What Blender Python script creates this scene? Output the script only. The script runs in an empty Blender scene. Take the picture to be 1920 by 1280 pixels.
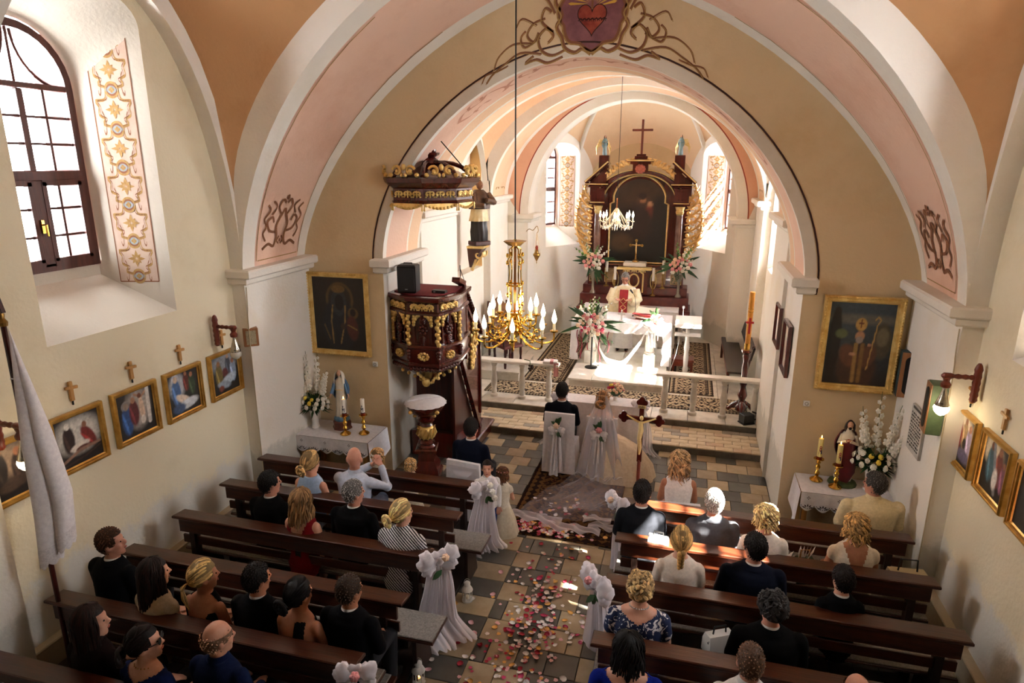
import bpy, math, random
import numpy as np
from math import sin, cos, pi, sqrt, atan2, radians
from mathutils import Vector, Matrix, Euler
random.seed(7)
S = bpy.context.scene
COL = S.collection

# ------------------------------------------------------------------ camera, world, sun, exposure
cam = bpy.data.cameras.new('camera'); cam.sensor_width = 36.0; cam.lens = 1218.756/1920*36
cam.clip_start = 0.05
camo = bpy.data.objects.new('camera', cam); COL.objects.link(camo)
_rt = Vector((0.96536167, 0.26090281, 0.00256303)); _up = Vector((-0.0712744, 0.25424605, 0.96450967)); _fw = Vector((-0.25099164, 0.93128335, -0.26403508))
camo.matrix_world = Matrix(((_rt.x, _up.x, -_fw.x, 1.3771), (_rt.y, _up.y, -_fw.y, 0.0), (_rt.z, _up.z, -_fw.z, 4.55), (0, 0, 0, 1)))
S.camera = camo

W = bpy.data.worlds.new('daylight'); S.world = W; W.use_nodes = True
_bg = W.node_tree.nodes['Background']; _bg.inputs[0].default_value = (0.95, 0.97, 1.0, 1); _bg.inputs[1].default_value = 34.0
sun = bpy.data.lights.new('sun', 'SUN'); sun.energy = 150.0; sun.angle = radians(0.8); sun.color = (1.0, 0.93, 0.82)
suno = bpy.data.objects.new('sun', sun); COL.objects.link(suno)
SUN_DIR = Vector((-1.0, 0.23, -1.14)).normalized()
suno.rotation_euler = SUN_DIR.to_track_quat('-Z', 'Y').to_euler()
S.view_settings.view_transform = 'Standard'; S.view_settings.look = 'None'
S.view_settings.exposure = 0.85; S.view_settings.gamma = 1.0; S.view_settings.use_curve_mapping = False
cy = S.cycles
cy.max_bounces = 9; cy.diffuse_bounces = 5; cy.glossy_bounces = 3; cy.transmission_bounces = 5; cy.transparent_max_bounces = 24
cy.sample_clamp_indirect = 12.0; cy.caustics_reflective = False; cy.caustics_refractive = False
cy.use_denoising = True

def portal(loc, direction, sx, sy):
    """the sky seen through a window: a light portal in the window opening"""
    l = bpy.data.lights.new('window_daylight', 'AREA'); l.shape = 'RECTANGLE'; l.size = sx; l.size_y = sy
    l.cycles.is_portal = True
    o = bpy.data.objects.new('window_daylight', l); COL.objects.link(o); o.location = loc
    o.rotation_euler = Vector(direction).to_track_quat('-Z', 'Z').to_euler()

# ------------------------------------------------------------------ helpers: materials
def lin(h):
    if not isinstance(h, str): return (h[0], h[1], h[2], 1.0)
    h = h.lstrip('#'); out = []
    for i in (0, 2, 4):
        c = int(h[i:i+2], 16)/255.0
        out.append(c/12.92 if c <= 0.04045 else ((c+0.055)/1.055)**2.4)
    return (*out, 1.0)
MATS = {}
def mat(name, col, col2=None, rough=0.6, metal=0.0, scale=6.0, bump=0.0, detail=4.0, stretch=None, emit=None, es=0.0, spec=0.5, lo=0.35, hi=0.65, bscale=None, alpha=None, vcol=False, sub=0.0, sheen=0.0):
    if name in MATS: return MATS[name]
    m = bpy.data.materials.new(name); m.use_nodes = True; nt = m.node_tree; N = nt.nodes; L = nt.links
    b = N['Principled BSDF']; b.inputs['Roughness'].default_value = rough; b.inputs['Metallic'].default_value = metal
    b.inputs['Specular IOR Level'].default_value = spec
    c1 = lin(col); b.inputs['Base Color'].default_value = c1; m.diffuse_color = c1
    if sheen: b.inputs['Sheen Weight'].default_value = sheen
    tc = mp = None
    if col2 is not None or bump:
        tc = N.new('ShaderNodeTexCoord'); mp = N.new('ShaderNodeMapping'); L.new(tc.outputs['Object'], mp.inputs[0])
        if stretch: mp.inputs['Scale'].default_value = stretch
    if vcol:
        at = N.new('ShaderNodeVertexColor'); at.layer_name = 'paint'; L.new(at.outputs[0], b.inputs['Base Color'])
    elif col2 is not None:
        n = N.new('ShaderNodeTexNoise'); n.inputs['Scale'].default_value = scale; n.inputs['Detail'].default_value = detail; n.inputs['Roughness'].default_value = 0.6
        L.new(mp.outputs[0], n.inputs['Vector'])
        r = N.new('ShaderNodeValToRGB'); r.color_ramp.elements[0].position = lo; r.color_ramp.elements[1].position = hi
        r.color_ramp.elements[0].color = c1; r.color_ramp.elements[1].color = lin(col2)
        L.new(n.outputs[0], r.inputs[0]); L.new(r.outputs[0], b.inputs['Base Color'])
    if bump:
        n2 = N.new('ShaderNodeTexNoise'); n2.inputs['Scale'].default_value = bscale or scale*3; n2.inputs['Detail'].default_value = 5
        L.new(mp.outputs[0], n2.inputs['Vector'])
        bp = N.new('ShaderNodeBump'); bp.inputs['Strength'].default_value = bump; bp.inputs['Distance'].default_value = 0.02
        L.new(n2.outputs[0], bp.inputs['Height']); L.new(bp.outputs[0], b.inputs['Normal'])
    if emit is not None:
        b.inputs['Emission Color'].default_value = lin(emit); b.inputs['Emission Strength'].default_value = es
    if alpha is not None:
        b.inputs['Alpha'].default_value = alpha
    MATS[name] = m
    return m

def glass_mat(name, tint=(1, 1, 1), gloss=0.06):
    m = bpy.data.materials.new(name); m.use_nodes = True; nt = m.node_tree; N = nt.nodes; L = nt.links; N.clear()
    o = N.new('ShaderNodeOutputMaterial'); t = N.new('ShaderNodeBsdfTransparent'); t.inputs[0].default_value = (*tint, 1)
    g = N.new('ShaderNodeBsdfGlossy'); g.inputs['Roughness'].default_value = 0.05
    x = N.new('ShaderNodeMixShader'); x.inputs[0].default_value = gloss
    L.new(t.outputs[0], x.inputs[1]); L.new(g.outputs[0], x.inputs[2]); L.new(x.outputs[0], o.inputs[0])
    MATS[name] = m; return m

def tulle_mat(name, col, density, edge=0.6):
    """sheer net: part see-through, part white diffuse and translucent"""
    m = bpy.data.materials.new(name); m.use_nodes = True; nt = m.node_tree; N = nt.nodes; L = nt.links; N.clear()
    o = N.new('ShaderNodeOutputMaterial'); t = N.new('ShaderNodeBsdfTransparent')
    d = N.new('ShaderNodeBsdfDiffuse'); d.inputs[0].default_value = lin(col)
    tr = N.new('ShaderNodeBsdfTranslucent'); tr.inputs[0].default_value = lin(col)
    x1 = N.new('ShaderNodeMixShader'); x1.inputs[0].default_value = 0.35; L.new(d.outputs[0], x1.inputs[1]); L.new(tr.outputs[0], x1.inputs[2])
    lw = N.new('ShaderNodeLayerWeight'); lw.inputs['Blend'].default_value = 0.4
    ma = N.new('ShaderNodeMath'); ma.operation = 'MULTIPLY_ADD'; ma.inputs[1].default_value = edge; ma.inputs[2].default_value = density; ma.use_clamp = True
    L.new(lw.outputs['Facing'], ma.inputs[0])
    x2 = N.new('ShaderNodeMixShader'); L.new(ma.outputs[0], x2.inputs[0]); L.new(t.outputs[0], x2.inputs[1]); L.new(x1.outputs[0], x2.inputs[2])
    L.new(x2.outputs[0], o.inputs[0]); MATS[name] = m; return m

def plaster(name, base, stain, lo=0.5, hi=0.8, fine=0.06, damp=None):
    """limewashed plaster: broad mottling, grain, and grey damp low on the wall where asked"""
    m = bpy.data.materials.new(name); m.use_nodes = True; nt = m.node_tree; N = nt.nodes; L = nt.links
    b = N['Principled BSDF']; b.inputs['Roughness'].default_value = 0.9; b.inputs['Specular IOR Level'].default_value = 0.15
    tc = N.new('ShaderNodeTexCoord')
    n = N.new('ShaderNodeTexNoise'); n.inputs['Scale'].default_value = 0.9; n.inputs['Detail'].default_value = 7; n.inputs['Roughness'].default_value = 0.65
    L.new(tc.outputs['Object'], n.inputs['Vector'])
    r = N.new('ShaderNodeValToRGB'); r.color_ramp.elements[0].position = lo; r.color_ramp.elements[1].position = hi
    r.color_ramp.elements[0].color = lin(base); r.color_ramp.elements[1].color = lin(stain); L.new(n.outputs[0], r.inputs[0])
    out = r.outputs[0]
    if damp:
        zmax, dcol = damp
        sx = N.new('ShaderNodeSeparateXYZ'); L.new(tc.outputs['Object'], sx.inputs[0])
        mr = N.new('ShaderNodeMapRange'); mr.inputs['From Min'].default_value = zmax; mr.inputs['From Max'].default_value = 0.2; L.new(sx.outputs[2], mr.inputs[0])
        n3 = N.new('ShaderNodeTexNoise'); n3.inputs['Scale'].default_value = 2.1; n3.inputs['Detail'].default_value = 8; n3.inputs['Roughness'].default_value = 0.7
        L.new(tc.outputs['Object'], n3.inputs['Vector'])
        mm = N.new('ShaderNodeMath'); mm.operation = 'MULTIPLY_ADD'; mm.inputs[1].default_value = 1.0; L.new(n3.outputs[0], mm.inputs[0]); L.new(mr.outputs[0], mm.inputs[2])
        r3 = N.new('ShaderNodeValToRGB'); r3.color_ramp.elements[0].position = 0.85; r3.color_ramp.elements[1].position = 1.75; L.new(mm.outputs[0], r3.inputs[0])
        mx = N.new('ShaderNodeMix'); mx.data_type = 'RGBA'; L.new(r3.outputs[0], mx.inputs[0]); L.new(out, mx.inputs[6]); mx.inputs[7].default_value = lin(dcol)
        out = mx.outputs[2]
    L.new(out, b.inputs['Base Color'])
    n2 = N.new('ShaderNodeTexNoise'); n2.inputs['Scale'].default_value = 26; n2.inputs['Detail'].default_value = 6; L.new(tc.outputs['Object'], n2.inputs['Vector'])
    bp = N.new('ShaderNodeBump'); bp.inputs['Strength'].default_value = 0.35; bp.inputs['Distance'].default_value = fine*0.2
    L.new(n2.outputs[0], bp.inputs['Height']); L.new(bp.outputs[0], b.inputs['Normal'])
    MATS[name] = m; return m

def wood(name, a, b_, rough=0.4, axis=0, scale=3.0, coat=0.0):
    st = [9.0, 9.0, 9.0]; st[axis] = 0.7
    m = mat(name, a, b_, rough=rough, scale=scale, stretch=tuple(st), bump=0.12, detail=6, lo=0.3, hi=0.7)
    if coat: m.node_tree.nodes['Principled BSDF'].inputs['Coat Weight'].default_value = coat
    return m

# ------------------------------------------------------------------ helpers: meshes
class MB:
    """collects shapes and links them as ONE mesh object"""
    def __init__(s): s.v = []; s.f = []; s.k = []; s.M = None
    def add(s, vs, fs, k=0):
        o = len(s.v)
        if s.M is not None: vs = [tuple(s.M @ Vector(p)) for p in vs]
        s.v.extend([tuple(p) for p in vs]); s.f.extend([tuple(i+o for i in f) for f in fs]); s.k.extend([k]*len(fs)); return s
    def box(s, c, d, k=0, rz=0.0, rx=0.0, ry=0.0, ch=0.0):
        x, y, z = d[0]/2, d[1]/2, d[2]/2
        if ch <= 0:
            vs = [(-x,-y,-z),(x,-y,-z),(x,y,-z),(-x,y,-z),(-x,-y,z),(x,-y,z),(x,y,z),(-x,y,z)]
            fs = [(0,3,2,1),(4,5,6,7),(0,1,5,4),(1,2,6,5),(2,3,7,6),(3,0,4,7)]
        else:
            c_ = min(ch, x*.9, y*.9, z*.9); vs = []
            for zz, i in ((-z, c_), (-z+c_, 0), (z-c_, 0), (z, c_)):
                vs += [(-x+i,-y+i,zz),(x-i,-y+i,zz),(x-i,y-i,zz),(-x+i,y-i,zz)]
            fs = [(3,2,1,0),(12,13,14,15)]
            for r in range(3):
                for j in range(4): fs.append((r*4+j, r*4+(j+1)%4, r*4+4+(j+1)%4, r*4+4+j))
        R = Euler((rx, ry, rz)).to_matrix() if (rz or rx or ry) else None
        if R is not None: vs = [R @ Vector(p) for p in vs]
        return s.add([(p[0]+c[0], p[1]+c[1], p[2]+c[2]) for p in vs], fs, k)
    def quad(s, a, b, c, d, k=0): return s.add([a, b, c, d], [(0,1,2,3)], k)
    def lathe(s, prof, c=(0,0,0), n=16, k=0, sx=1.0, sy=1.0, wob=None, caps=True):
        vs = []; fs = []
        for r, z in prof:
            for i in range(n):
                a = 2*pi*i/n; rr = r*(wob(a, z) if wob else 1.0); vs.append((c[0]+rr*cos(a)*sx, c[1]+rr*sin(a)*sy, c[2]+z))
        for j in range(len(prof)-1):
            for i in range(n): fs.append((j*n+i, j*n+(i+1)%n, (j+1)*n+(i+1)%n, (j+1)*n+i))
        if caps:
            fs.append(tuple(range(n-1,-1,-1))); fs.append(tuple(range((len(prof)-1)*n, len(prof)*n)))
        return s.add(vs, fs, k)
    def tube(s, pts, r, n=6, k=0, closed=False, caps=True, flat=1.0):
        P = [Vector(p) for p in pts]; m = len(P)
        rs = r if isinstance(r, (list, tuple)) else [r]*m
        vs = []; fs = []; up = None
        for i in range(m):
            t = (P[(i+1) % m]-P[i-1]) if closed else (P[min(i+1, m-1)]-P[max(i-1, 0)])
            if t.length < 1e-9: t = Vector((0,0,1))
            t.normalize()
            if up is None:
                up = Vector((0,0,1)) if abs(t.z) < 0.9 else Vector((1,0,0))
            sd = t.cross(up)
            if sd.length < 1e-6: sd = t.cross(Vector((0.3,1,0.2)))
            sd.normalize(); up = sd.cross(t).normalized()
            for j in range(n):
                a = 2*pi*j/n; vs.append(P[i]+sd*(cos(a)*rs[i])+up*(sin(a)*rs[i]*flat))
        for i in range(m if closed else m-1):
            q = (i+1) % m
            for j in range(n): fs.append((i*n+j, i*n+(j+1)%n, q*n+(j+1)%n, q*n+j))
        if caps and not closed:
            fs.append(tuple(range(n-1,-1,-1))); fs.append(tuple(range((m-1)*n, m*n)))
        return s.add(vs, fs, k)
    def ell(s, c, r, nu=12, nv=8, k=0, R=None, warp=None):
        if not isinstance(r, (tuple, list)): r = (r, r, r)
        vs = [(0,0,-r[2])]; fs = []
        for j in range(1, nv):
            ph = -pi/2+pi*j/nv
            for i in range(nu):
                a = 2*pi*i/nu; vs.append((r[0]*cos(ph)*cos(a), r[1]*cos(ph)*sin(a), r[2]*sin(ph)))
        vs.append((0,0,r[2])); top = len(vs)-1
        for i in range(nu):
            fs.append((0, 1+(i+1)%nu, 1+i)); fs.append((top, 1+(nv-2)*nu+i, 1+(nv-2)*nu+(i+1)%nu))
        for j in range(nv-2):
            for i in range(nu): fs.append((1+j*nu+i, 1+j*nu+(i+1)%nu, 1+(j+1)*nu+(i+1)%nu, 1+(j+1)*nu+i))
        if R is not None: vs = [R @ Vector(p) for p in vs]
        if warp: vs = [warp(Vector(p)) for p in vs]
        return s.add([(p[0]+c[0], p[1]+c[1], p[2]+c[2]) for p in vs], fs, k)
    def loft(s, rings, k=0, closed=True, caps=True):
        n = len(rings[0]); vs = [p for r in rings for p in r]; fs = []
        for j in range(len(rings)-1):
            for i in range(n if closed else n-1): fs.append((j*n+i, j*n+(i+1)%n, (j+1)*n+(i+1)%n, (j+1)*n+i))
        if caps and closed:
            fs.append(tuple(range(n-1,-1,-1))); fs.append(tuple(range((len(rings)-1)*n, len(rings)*n)))
        return s.add(vs, fs, k)
    def prism(s, poly, axis, a, b, k=0):
        """poly: 2D outline (counter-clockwise); extruded along axis (0,1,2) from a to b"""
        def P(p, t): return (t, p[0], p[1]) if axis == 0 else ((p[0], t, p[1]) if axis == 1 else (p[0], p[1], t))
        n = len(poly); vs = [P(p, a) for p in poly]+[P(p, b) for p in poly]
        fs = [tuple(range(n-1,-1,-1)), tuple(range(n, 2*n))]+[(i, (i+1)%n, n+(i+1)%n, n+i) for i in range(n)]
        return s.add(vs, fs, k)
    def grid(s, fn, nu, nv, k=0, kf=None, flip=False):
        vs = [fn(i/nu, j/nv) for j in range(nv+1) for i in range(nu+1)]; o = len(s.v)
        fs = []; ks = []
        for j in range(nv):
            for i in range(nu):
                q = (j*(nu+1)+i, j*(nu+1)+i+1, (j+1)*(nu+1)+i+1, (j+1)*(nu+1)+i)
                fs.append(q[::-1] if flip else q); ks.append(kf((i+.5)/nu, (j+.5)/nv) if kf else k)
        s.add(vs, fs, 0); s.k[-len(fs):] = ks; return s
    def ribbon(s, pts, w, F, k=0, closed=False):
        """flat painted stroke: 2D points widened by w and mapped to the surface by F(u,v)->xyz"""
        n = len(pts); L_ = []; R_ = []
        for i in range(n):
            a = pts[(i-1) % n] if (closed or i > 0) else pts[i]; b = pts[(i+1) % n] if (closed or i < n-1) else pts[i]
            tx, ty = b[0]-a[0], b[1]-a[1]; l = sqrt(tx*tx+ty*ty) or 1
            ww = (w[i] if isinstance(w, (list, tuple)) else w)/2
            L_.append(F(pts[i][0]-ty/l*ww, pts[i][1]+tx/l*ww)); R_.append(F(pts[i][0]+ty/l*ww, pts[i][1]-tx/l*ww))
        return s.add(L_+R_, [(i, n+i, n+(i+1)%n, (i+1)%n) for i in range(n if closed else n-1)], k)
    def blob(s, pts, F, k=0):
        """flat painted patch: 2D outline star-shaped about its centre, mapped by F"""
        cx = sum(p[0] for p in pts)/len(pts); cy_ = sum(p[1] for p in pts)/len(pts); n = len(pts)
        return s.add([F(cx, cy_)]+[F(*p) for p in pts], [(0, 1+i, 1+(i+1)%n) for i in range(n)], k)
    def mesh(s, name, mats, ang=35):
        me = bpy.data.meshes.new(name); me.from_pydata(s.v, [], s.f)
        for m in (mats if isinstance(mats, (list, tuple)) else [mats]): me.materials.append(m)
        if me.polygons:
            me.polygons.foreach_set('material_index', s.k); me.polygons.foreach_set('use_smooth', [True]*len(me.polygons))
            if ang < 180: me.set_sharp_from_angle(angle=radians(ang))
        me.update(); return me
    def build(s, name, mats, parent=None, ang=35, loc=None):
        return link(name, s.mesh(name, mats, ang), parent, loc)

def link(name, data, parent=None, loc=None):
    o = bpy.data.objects.new(name, data); COL.objects.link(o)
    if parent is not None: o.parent = parent
    if loc is not None: o.location = loc
    return o
def tag(o, label, cat, group=None):
    o['label'] = label; o['category'] = cat
    if group: o['group'] = group
    return o
def thing(name, label, cat, loc=(0,0,0), rz=0.0, group=None):
    o = link(name, None, None, loc); o.rotation_euler = (0, 0, rz); o.empty_display_size = 0.1
    return tag(o, label, cat, group)
def struct(o): o['kind'] = 'structure'; return o
def stuff(o): o['kind'] = 'stuff'; return o
def kids(o): return [c for c in ALLKIDS.get(o.name, [])]
def copy_tree(o, parent=None):
    c = o.copy(); COL.objects.link(c)
    if parent is not None: c.parent = parent
    for ch in list(o.children): copy_tree(ch, c)
    return c
def relabel(o, label, group=None):
    o['label'] = label
    if group: o['group'] = group
    return o
def arcpts(c, r, a0, a1, n, ry=None): return [(c[0]+r*cos(a0+(a1-a0)*i/n), c[1]+(ry or r)*sin(a0+(a1-a0)*i/n)) for i in range(n+1)]
def spiral(c, r0, r1, a0, a1, n=16): return [(c[0]+(r0+(r1-r0)*i/n)*cos(a0+(a1-a0)*i/n), c[1]+(r0+(r1-r0)*i/n)*sin(a0+(a1-a0)*i/n)) for i in range(n+1)]
def rnd(a, b): return random.uniform(a, b)
def smooth_line(pts, n=6):
    """Catmull-Rom through points of any dimension"""
    out = []; P = [Vector(p) for p in pts]
    for i in range(len(P)-1):
        p0 = P[max(i-1, 0)]; p1 = P[i]; p2 = P[i+1]; p3 = P[min(i+2, len(P)-1)]
        for j in range(n):
            t = j/n; out.append(tuple(0.5*((2*p1)+(p2-p0)*t+(2*p0-5*p1+4*p2-p3)*t*t+(3*p1-p0-3*p2+p3)*t**3)))
    out.append(tuple(P[-1])); return out

# ------------------------------------------------------------------ materials
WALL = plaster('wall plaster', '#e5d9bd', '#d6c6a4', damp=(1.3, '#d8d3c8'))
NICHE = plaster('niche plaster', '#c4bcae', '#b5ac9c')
WALLC = plaster('arch wall plaster', '#d8c09a', '#c9ad82')
VAULT = plaster('vault plaster', '#c4976c', '#b08256')
PEACH = plaster('peach plaster', '#e6c5a4', '#d9b08c')
PINK = plaster('pink arch plaster', '#e6c2ac', '#d5a78e')
WHITE = plaster('white plaster', '#e9e3d8', '#dbd2c2')
CHWALL = plaster('chancel plaster', '#f0eadf', '#e8dcc6', damp=(1.2, '#d0ccc0'))
OCHRE = plaster('ochre niche plaster', '#dcb67a', '#cfa567')
PORTAL_PINK = plaster('brick red outer plaster', (0.075,0.034,0.030), (0.062,0.028,0.025))
DKWOOD = wood('dark mahogany', '#2c0d0a', '#4a1711', rough=0.3, axis=2, scale=2.5)
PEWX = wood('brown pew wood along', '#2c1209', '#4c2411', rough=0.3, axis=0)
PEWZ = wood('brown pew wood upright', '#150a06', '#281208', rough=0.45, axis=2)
DECK = wood('dark floor boards', '#170c07', '#281509', rough=0.5, axis=1)
REDWOOD = wood('red brown wood', '#5a1f12', '#7b3420', rough=0.35, axis=2)
LTWOOD = wood('light oak', '#9c6a35', '#c39350', rough=0.5, axis=2)
FRAMEWOOD = wood('window frame wood', '#3a1710', '#552417', rough=0.45, axis=2)
GOLD = mat('gilding', '#dcb060', '#f4d78c', rough=0.34, metal=0.6, scale=9, bump=0.25, bscale=60)
PALEGOLD = mat('pale gilding', '#e3bd72', '#f2dca2', rough=0.4, metal=0.45, scale=9, bump=0.2, bscale=50)
BRASS = mat('polished brass', '#b98a34', '#e0b85c', rough=0.2, metal=1.0, scale=7)
AGEDBRASS = mat('aged brass', '#8a6a3a', '#b08c50', rough=0.35, metal=1.0, scale=7)
BLACK = mat('black plastic', '#0b0b0c', rough=0.5)
BLKIRON = mat('black iron', '#131212', rough=0.5, metal=0.6)
WHITECLOTH = mat('white cloth', '#e6e2e4', '#d9d5d8', rough=0.9, scale=20, bump=0.15, bscale=120, sheen=0.2)
LACE = mat('white lace', '#e9e4e4', '#cfc9ca', rough=0.9, scale=60)
TULLE = tulle_mat('white tulle', '#f0ebf0', 0.30)
TULLE2 = tulle_mat('gathered white tulle', '#f4f0f4', 0.68)
VEIL = tulle_mat('sheer veil', '#f2eaf2', 0.10, 0.22)
GLASS = glass_mat('window glass')
MARBLE = mat('grey veined marble', '#dcd6cb', '#a9a297', rough=0.3, scale=3.5, detail=9, lo=0.45, hi=0.75)
MARBLEW = mat('white marble', '#efebe2', '#cfc8ba', rough=0.28, scale=3.0, detail=9, lo=0.5, hi=0.8)
REDMARBLE = mat('dark red marble', '#4b1613', '#6a2a22', rough=0.3, scale=8, detail=8)
LEAF = mat('deep green leaf', '#1c3a1c', '#2f5a2b', rough=0.5, scale=12)
LEAFL = mat('fresh green leaf', '#4d7a35', '#79a04c', rough=0.5, scale=12)
STEM = mat('green stem', '#3f5f2c', rough=0.6)
PETW = mat('white petals', '#f3efe6', '#e5dfcf', rough=0.7, scale=20)
PETY = mat('yellow petals', '#f0d95a', '#e3bf38', rough=0.7, scale=20)
PETP = mat('pink petals', '#e8a3a0', '#d67f86', rough=0.7, scale=20)
PETC = mat('cream petals', '#f1d9b8', '#e9b9a0', rough=0.7, scale=20)
PETR = mat('magenta petals', '#b3224a', '#8f1436', rough=0.7, scale=20)
CERAMIC = mat('white ceramic', '#e9e6e2', rough=0.25)
WAX = mat('ivory wax', '#efe6cf', '#e6d8b6', rough=0.45, scale=8)
CANVAS = mat('painted canvas', '#808080', rough=0.45, vcol=True)
FLAME = mat('candle flame', '#ffd08a', emit='#ffc069', es=9.0)
BULB = mat('lit bulb', '#fff2d8', emit='#ffe9c0', es=16.0)
GROUT = mat('dark joint mortar', '#2b2622', '#3d362e', rough=0.95, scale=10)
# ================================================================== ARCHITECTURE
HW = 4.11; YC = 8.314          # nave half width, chancel-arch wall
def prof(a, b, p, zs, n=48, cx=0.0):
    out = []
    for i in range(n+1):
        t = pi-pi*i/n; c, s_ = cos(t), sin(t)
        out.append((cx+a*math.copysign(abs(c)**(2/p), c), zs+b*abs(s_)**(2/p)))
    return out
def profz(x, a, b, p, zs): return zs+b*max(0.0, 1-abs(x/a)**p)**(1/p)
def soffit(mb, PA, ya, PB, yb, rows):
    """inner face of an arch: PA at ya to PB at yb; rows = [(fraction end, material slot)]"""
    f0 = 0.0; n = len(PA)
    for f1, k in rows:
        def pt(i, f): return (PA[i][0]*(1-f)+PB[i][0]*f, ya*(1-f)+yb*f, PA[i][1]*(1-f)+PB[i][1]*f)
        mb.add([pt(i, f0) for i in range(n)]+[pt(i, f1) for i in range(n)], [(i, i+1, n+i+1, n+i) for i in range(n-1)], k); f0 = f1
    return mb
def ring(mb, PA, PB, y, k=0, y2=None):
    n = len(PA); y2 = y if y2 is None else y2
    return mb.add([(p[0], y, p[1]) for p in PA]+[(p[0], y2, p[1]) for p in PB], [(i, i+1, n+i+1, n+i) for i in range(n-1)], k)

# ---- profiles
P_near = prof(3.93, 3.75, 1.85, 3.12); P_wall = prof(4.0, 3.5, 1.6, 3.12)
P_out = [(x*3.93/4.0, z) for x, z in prof(4.0, 2.95, 1.7, 4.2)]
def zT(x): return profz(x, 3.93, 2.95, 1.7, 4.2)
def zL(d): return 4.2+2.4*sqrt(max(0.0, 1-(d/1.65)**2))
P_ch = prof(2.75, 2.6, 1.8, 3.2); P_ch2 = prof(2.72, 2.12, 1.9, 3.78); P_ch3 = prof(2.72, 2.2, 1.9, 3.82); P_ap = prof(2.3, 2.45, 2.0, 3.42, cx=0.06)

# ---- niches and walls
def outline(y0, y1, z0, zs, zt, n=16):
    yc, h = (y0+y1)/2, (y1-y0)/2
    pts = [(y0, z0)]+[(y0, z0+(zs-z0)*i/6) for i in range(1, 6)]
    pts += [(yc-h*cos(pi*i/n), zs+(zt-zs)*sin(pi*i/n)) for i in range(n+1)]
    pts += [(y1, zs+(z0-zs)*i/6) for i in range(1, 7)]
    return pts
def wall_panel(mb, F, y0, y1, z0, z1, holes, k=0):
    """F(y,z)->xyz; holes = outlines"""
    y = y0
    def q(a, b, c, d): mb.quad(F(a, c), F(b, c), F(b, d), F(a, d), k)
    for H in sorted(holes, key=lambda h: h[0][0]):
        h0, h1, hz = H[0][0], H[-1][0], H[0][1]
        q(y, h0, z0, z1); q(h0, h1, z0, hz)
        top = H[5:-5]
        for (a, za), (b, zb) in zip(top[:-1], top[1:]):
            if b > a+1e-6: mb.quad(F(a, za), F(b, zb), F(b, z1), F(a, z1), k)
        y = h1
    q(y, y1, z0, z1)
def niche(mb, H, G, F, F2, k=0, ksill=0):
    """splayed reveal between wall outline H (mapped by F) and window outline G (mapped by F2)"""
    n = len(H); A = [F(*p) for p in H]; B = [F2(*p) for p in G]
    mb.add(A+B, [(i, i+1, n+i+1, n+i) for i in range(n-1)], k)
    mb.add([A[0], A[-1], B[-1], B[0]], [(0, 1, 2, 3)], ksill)

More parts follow.
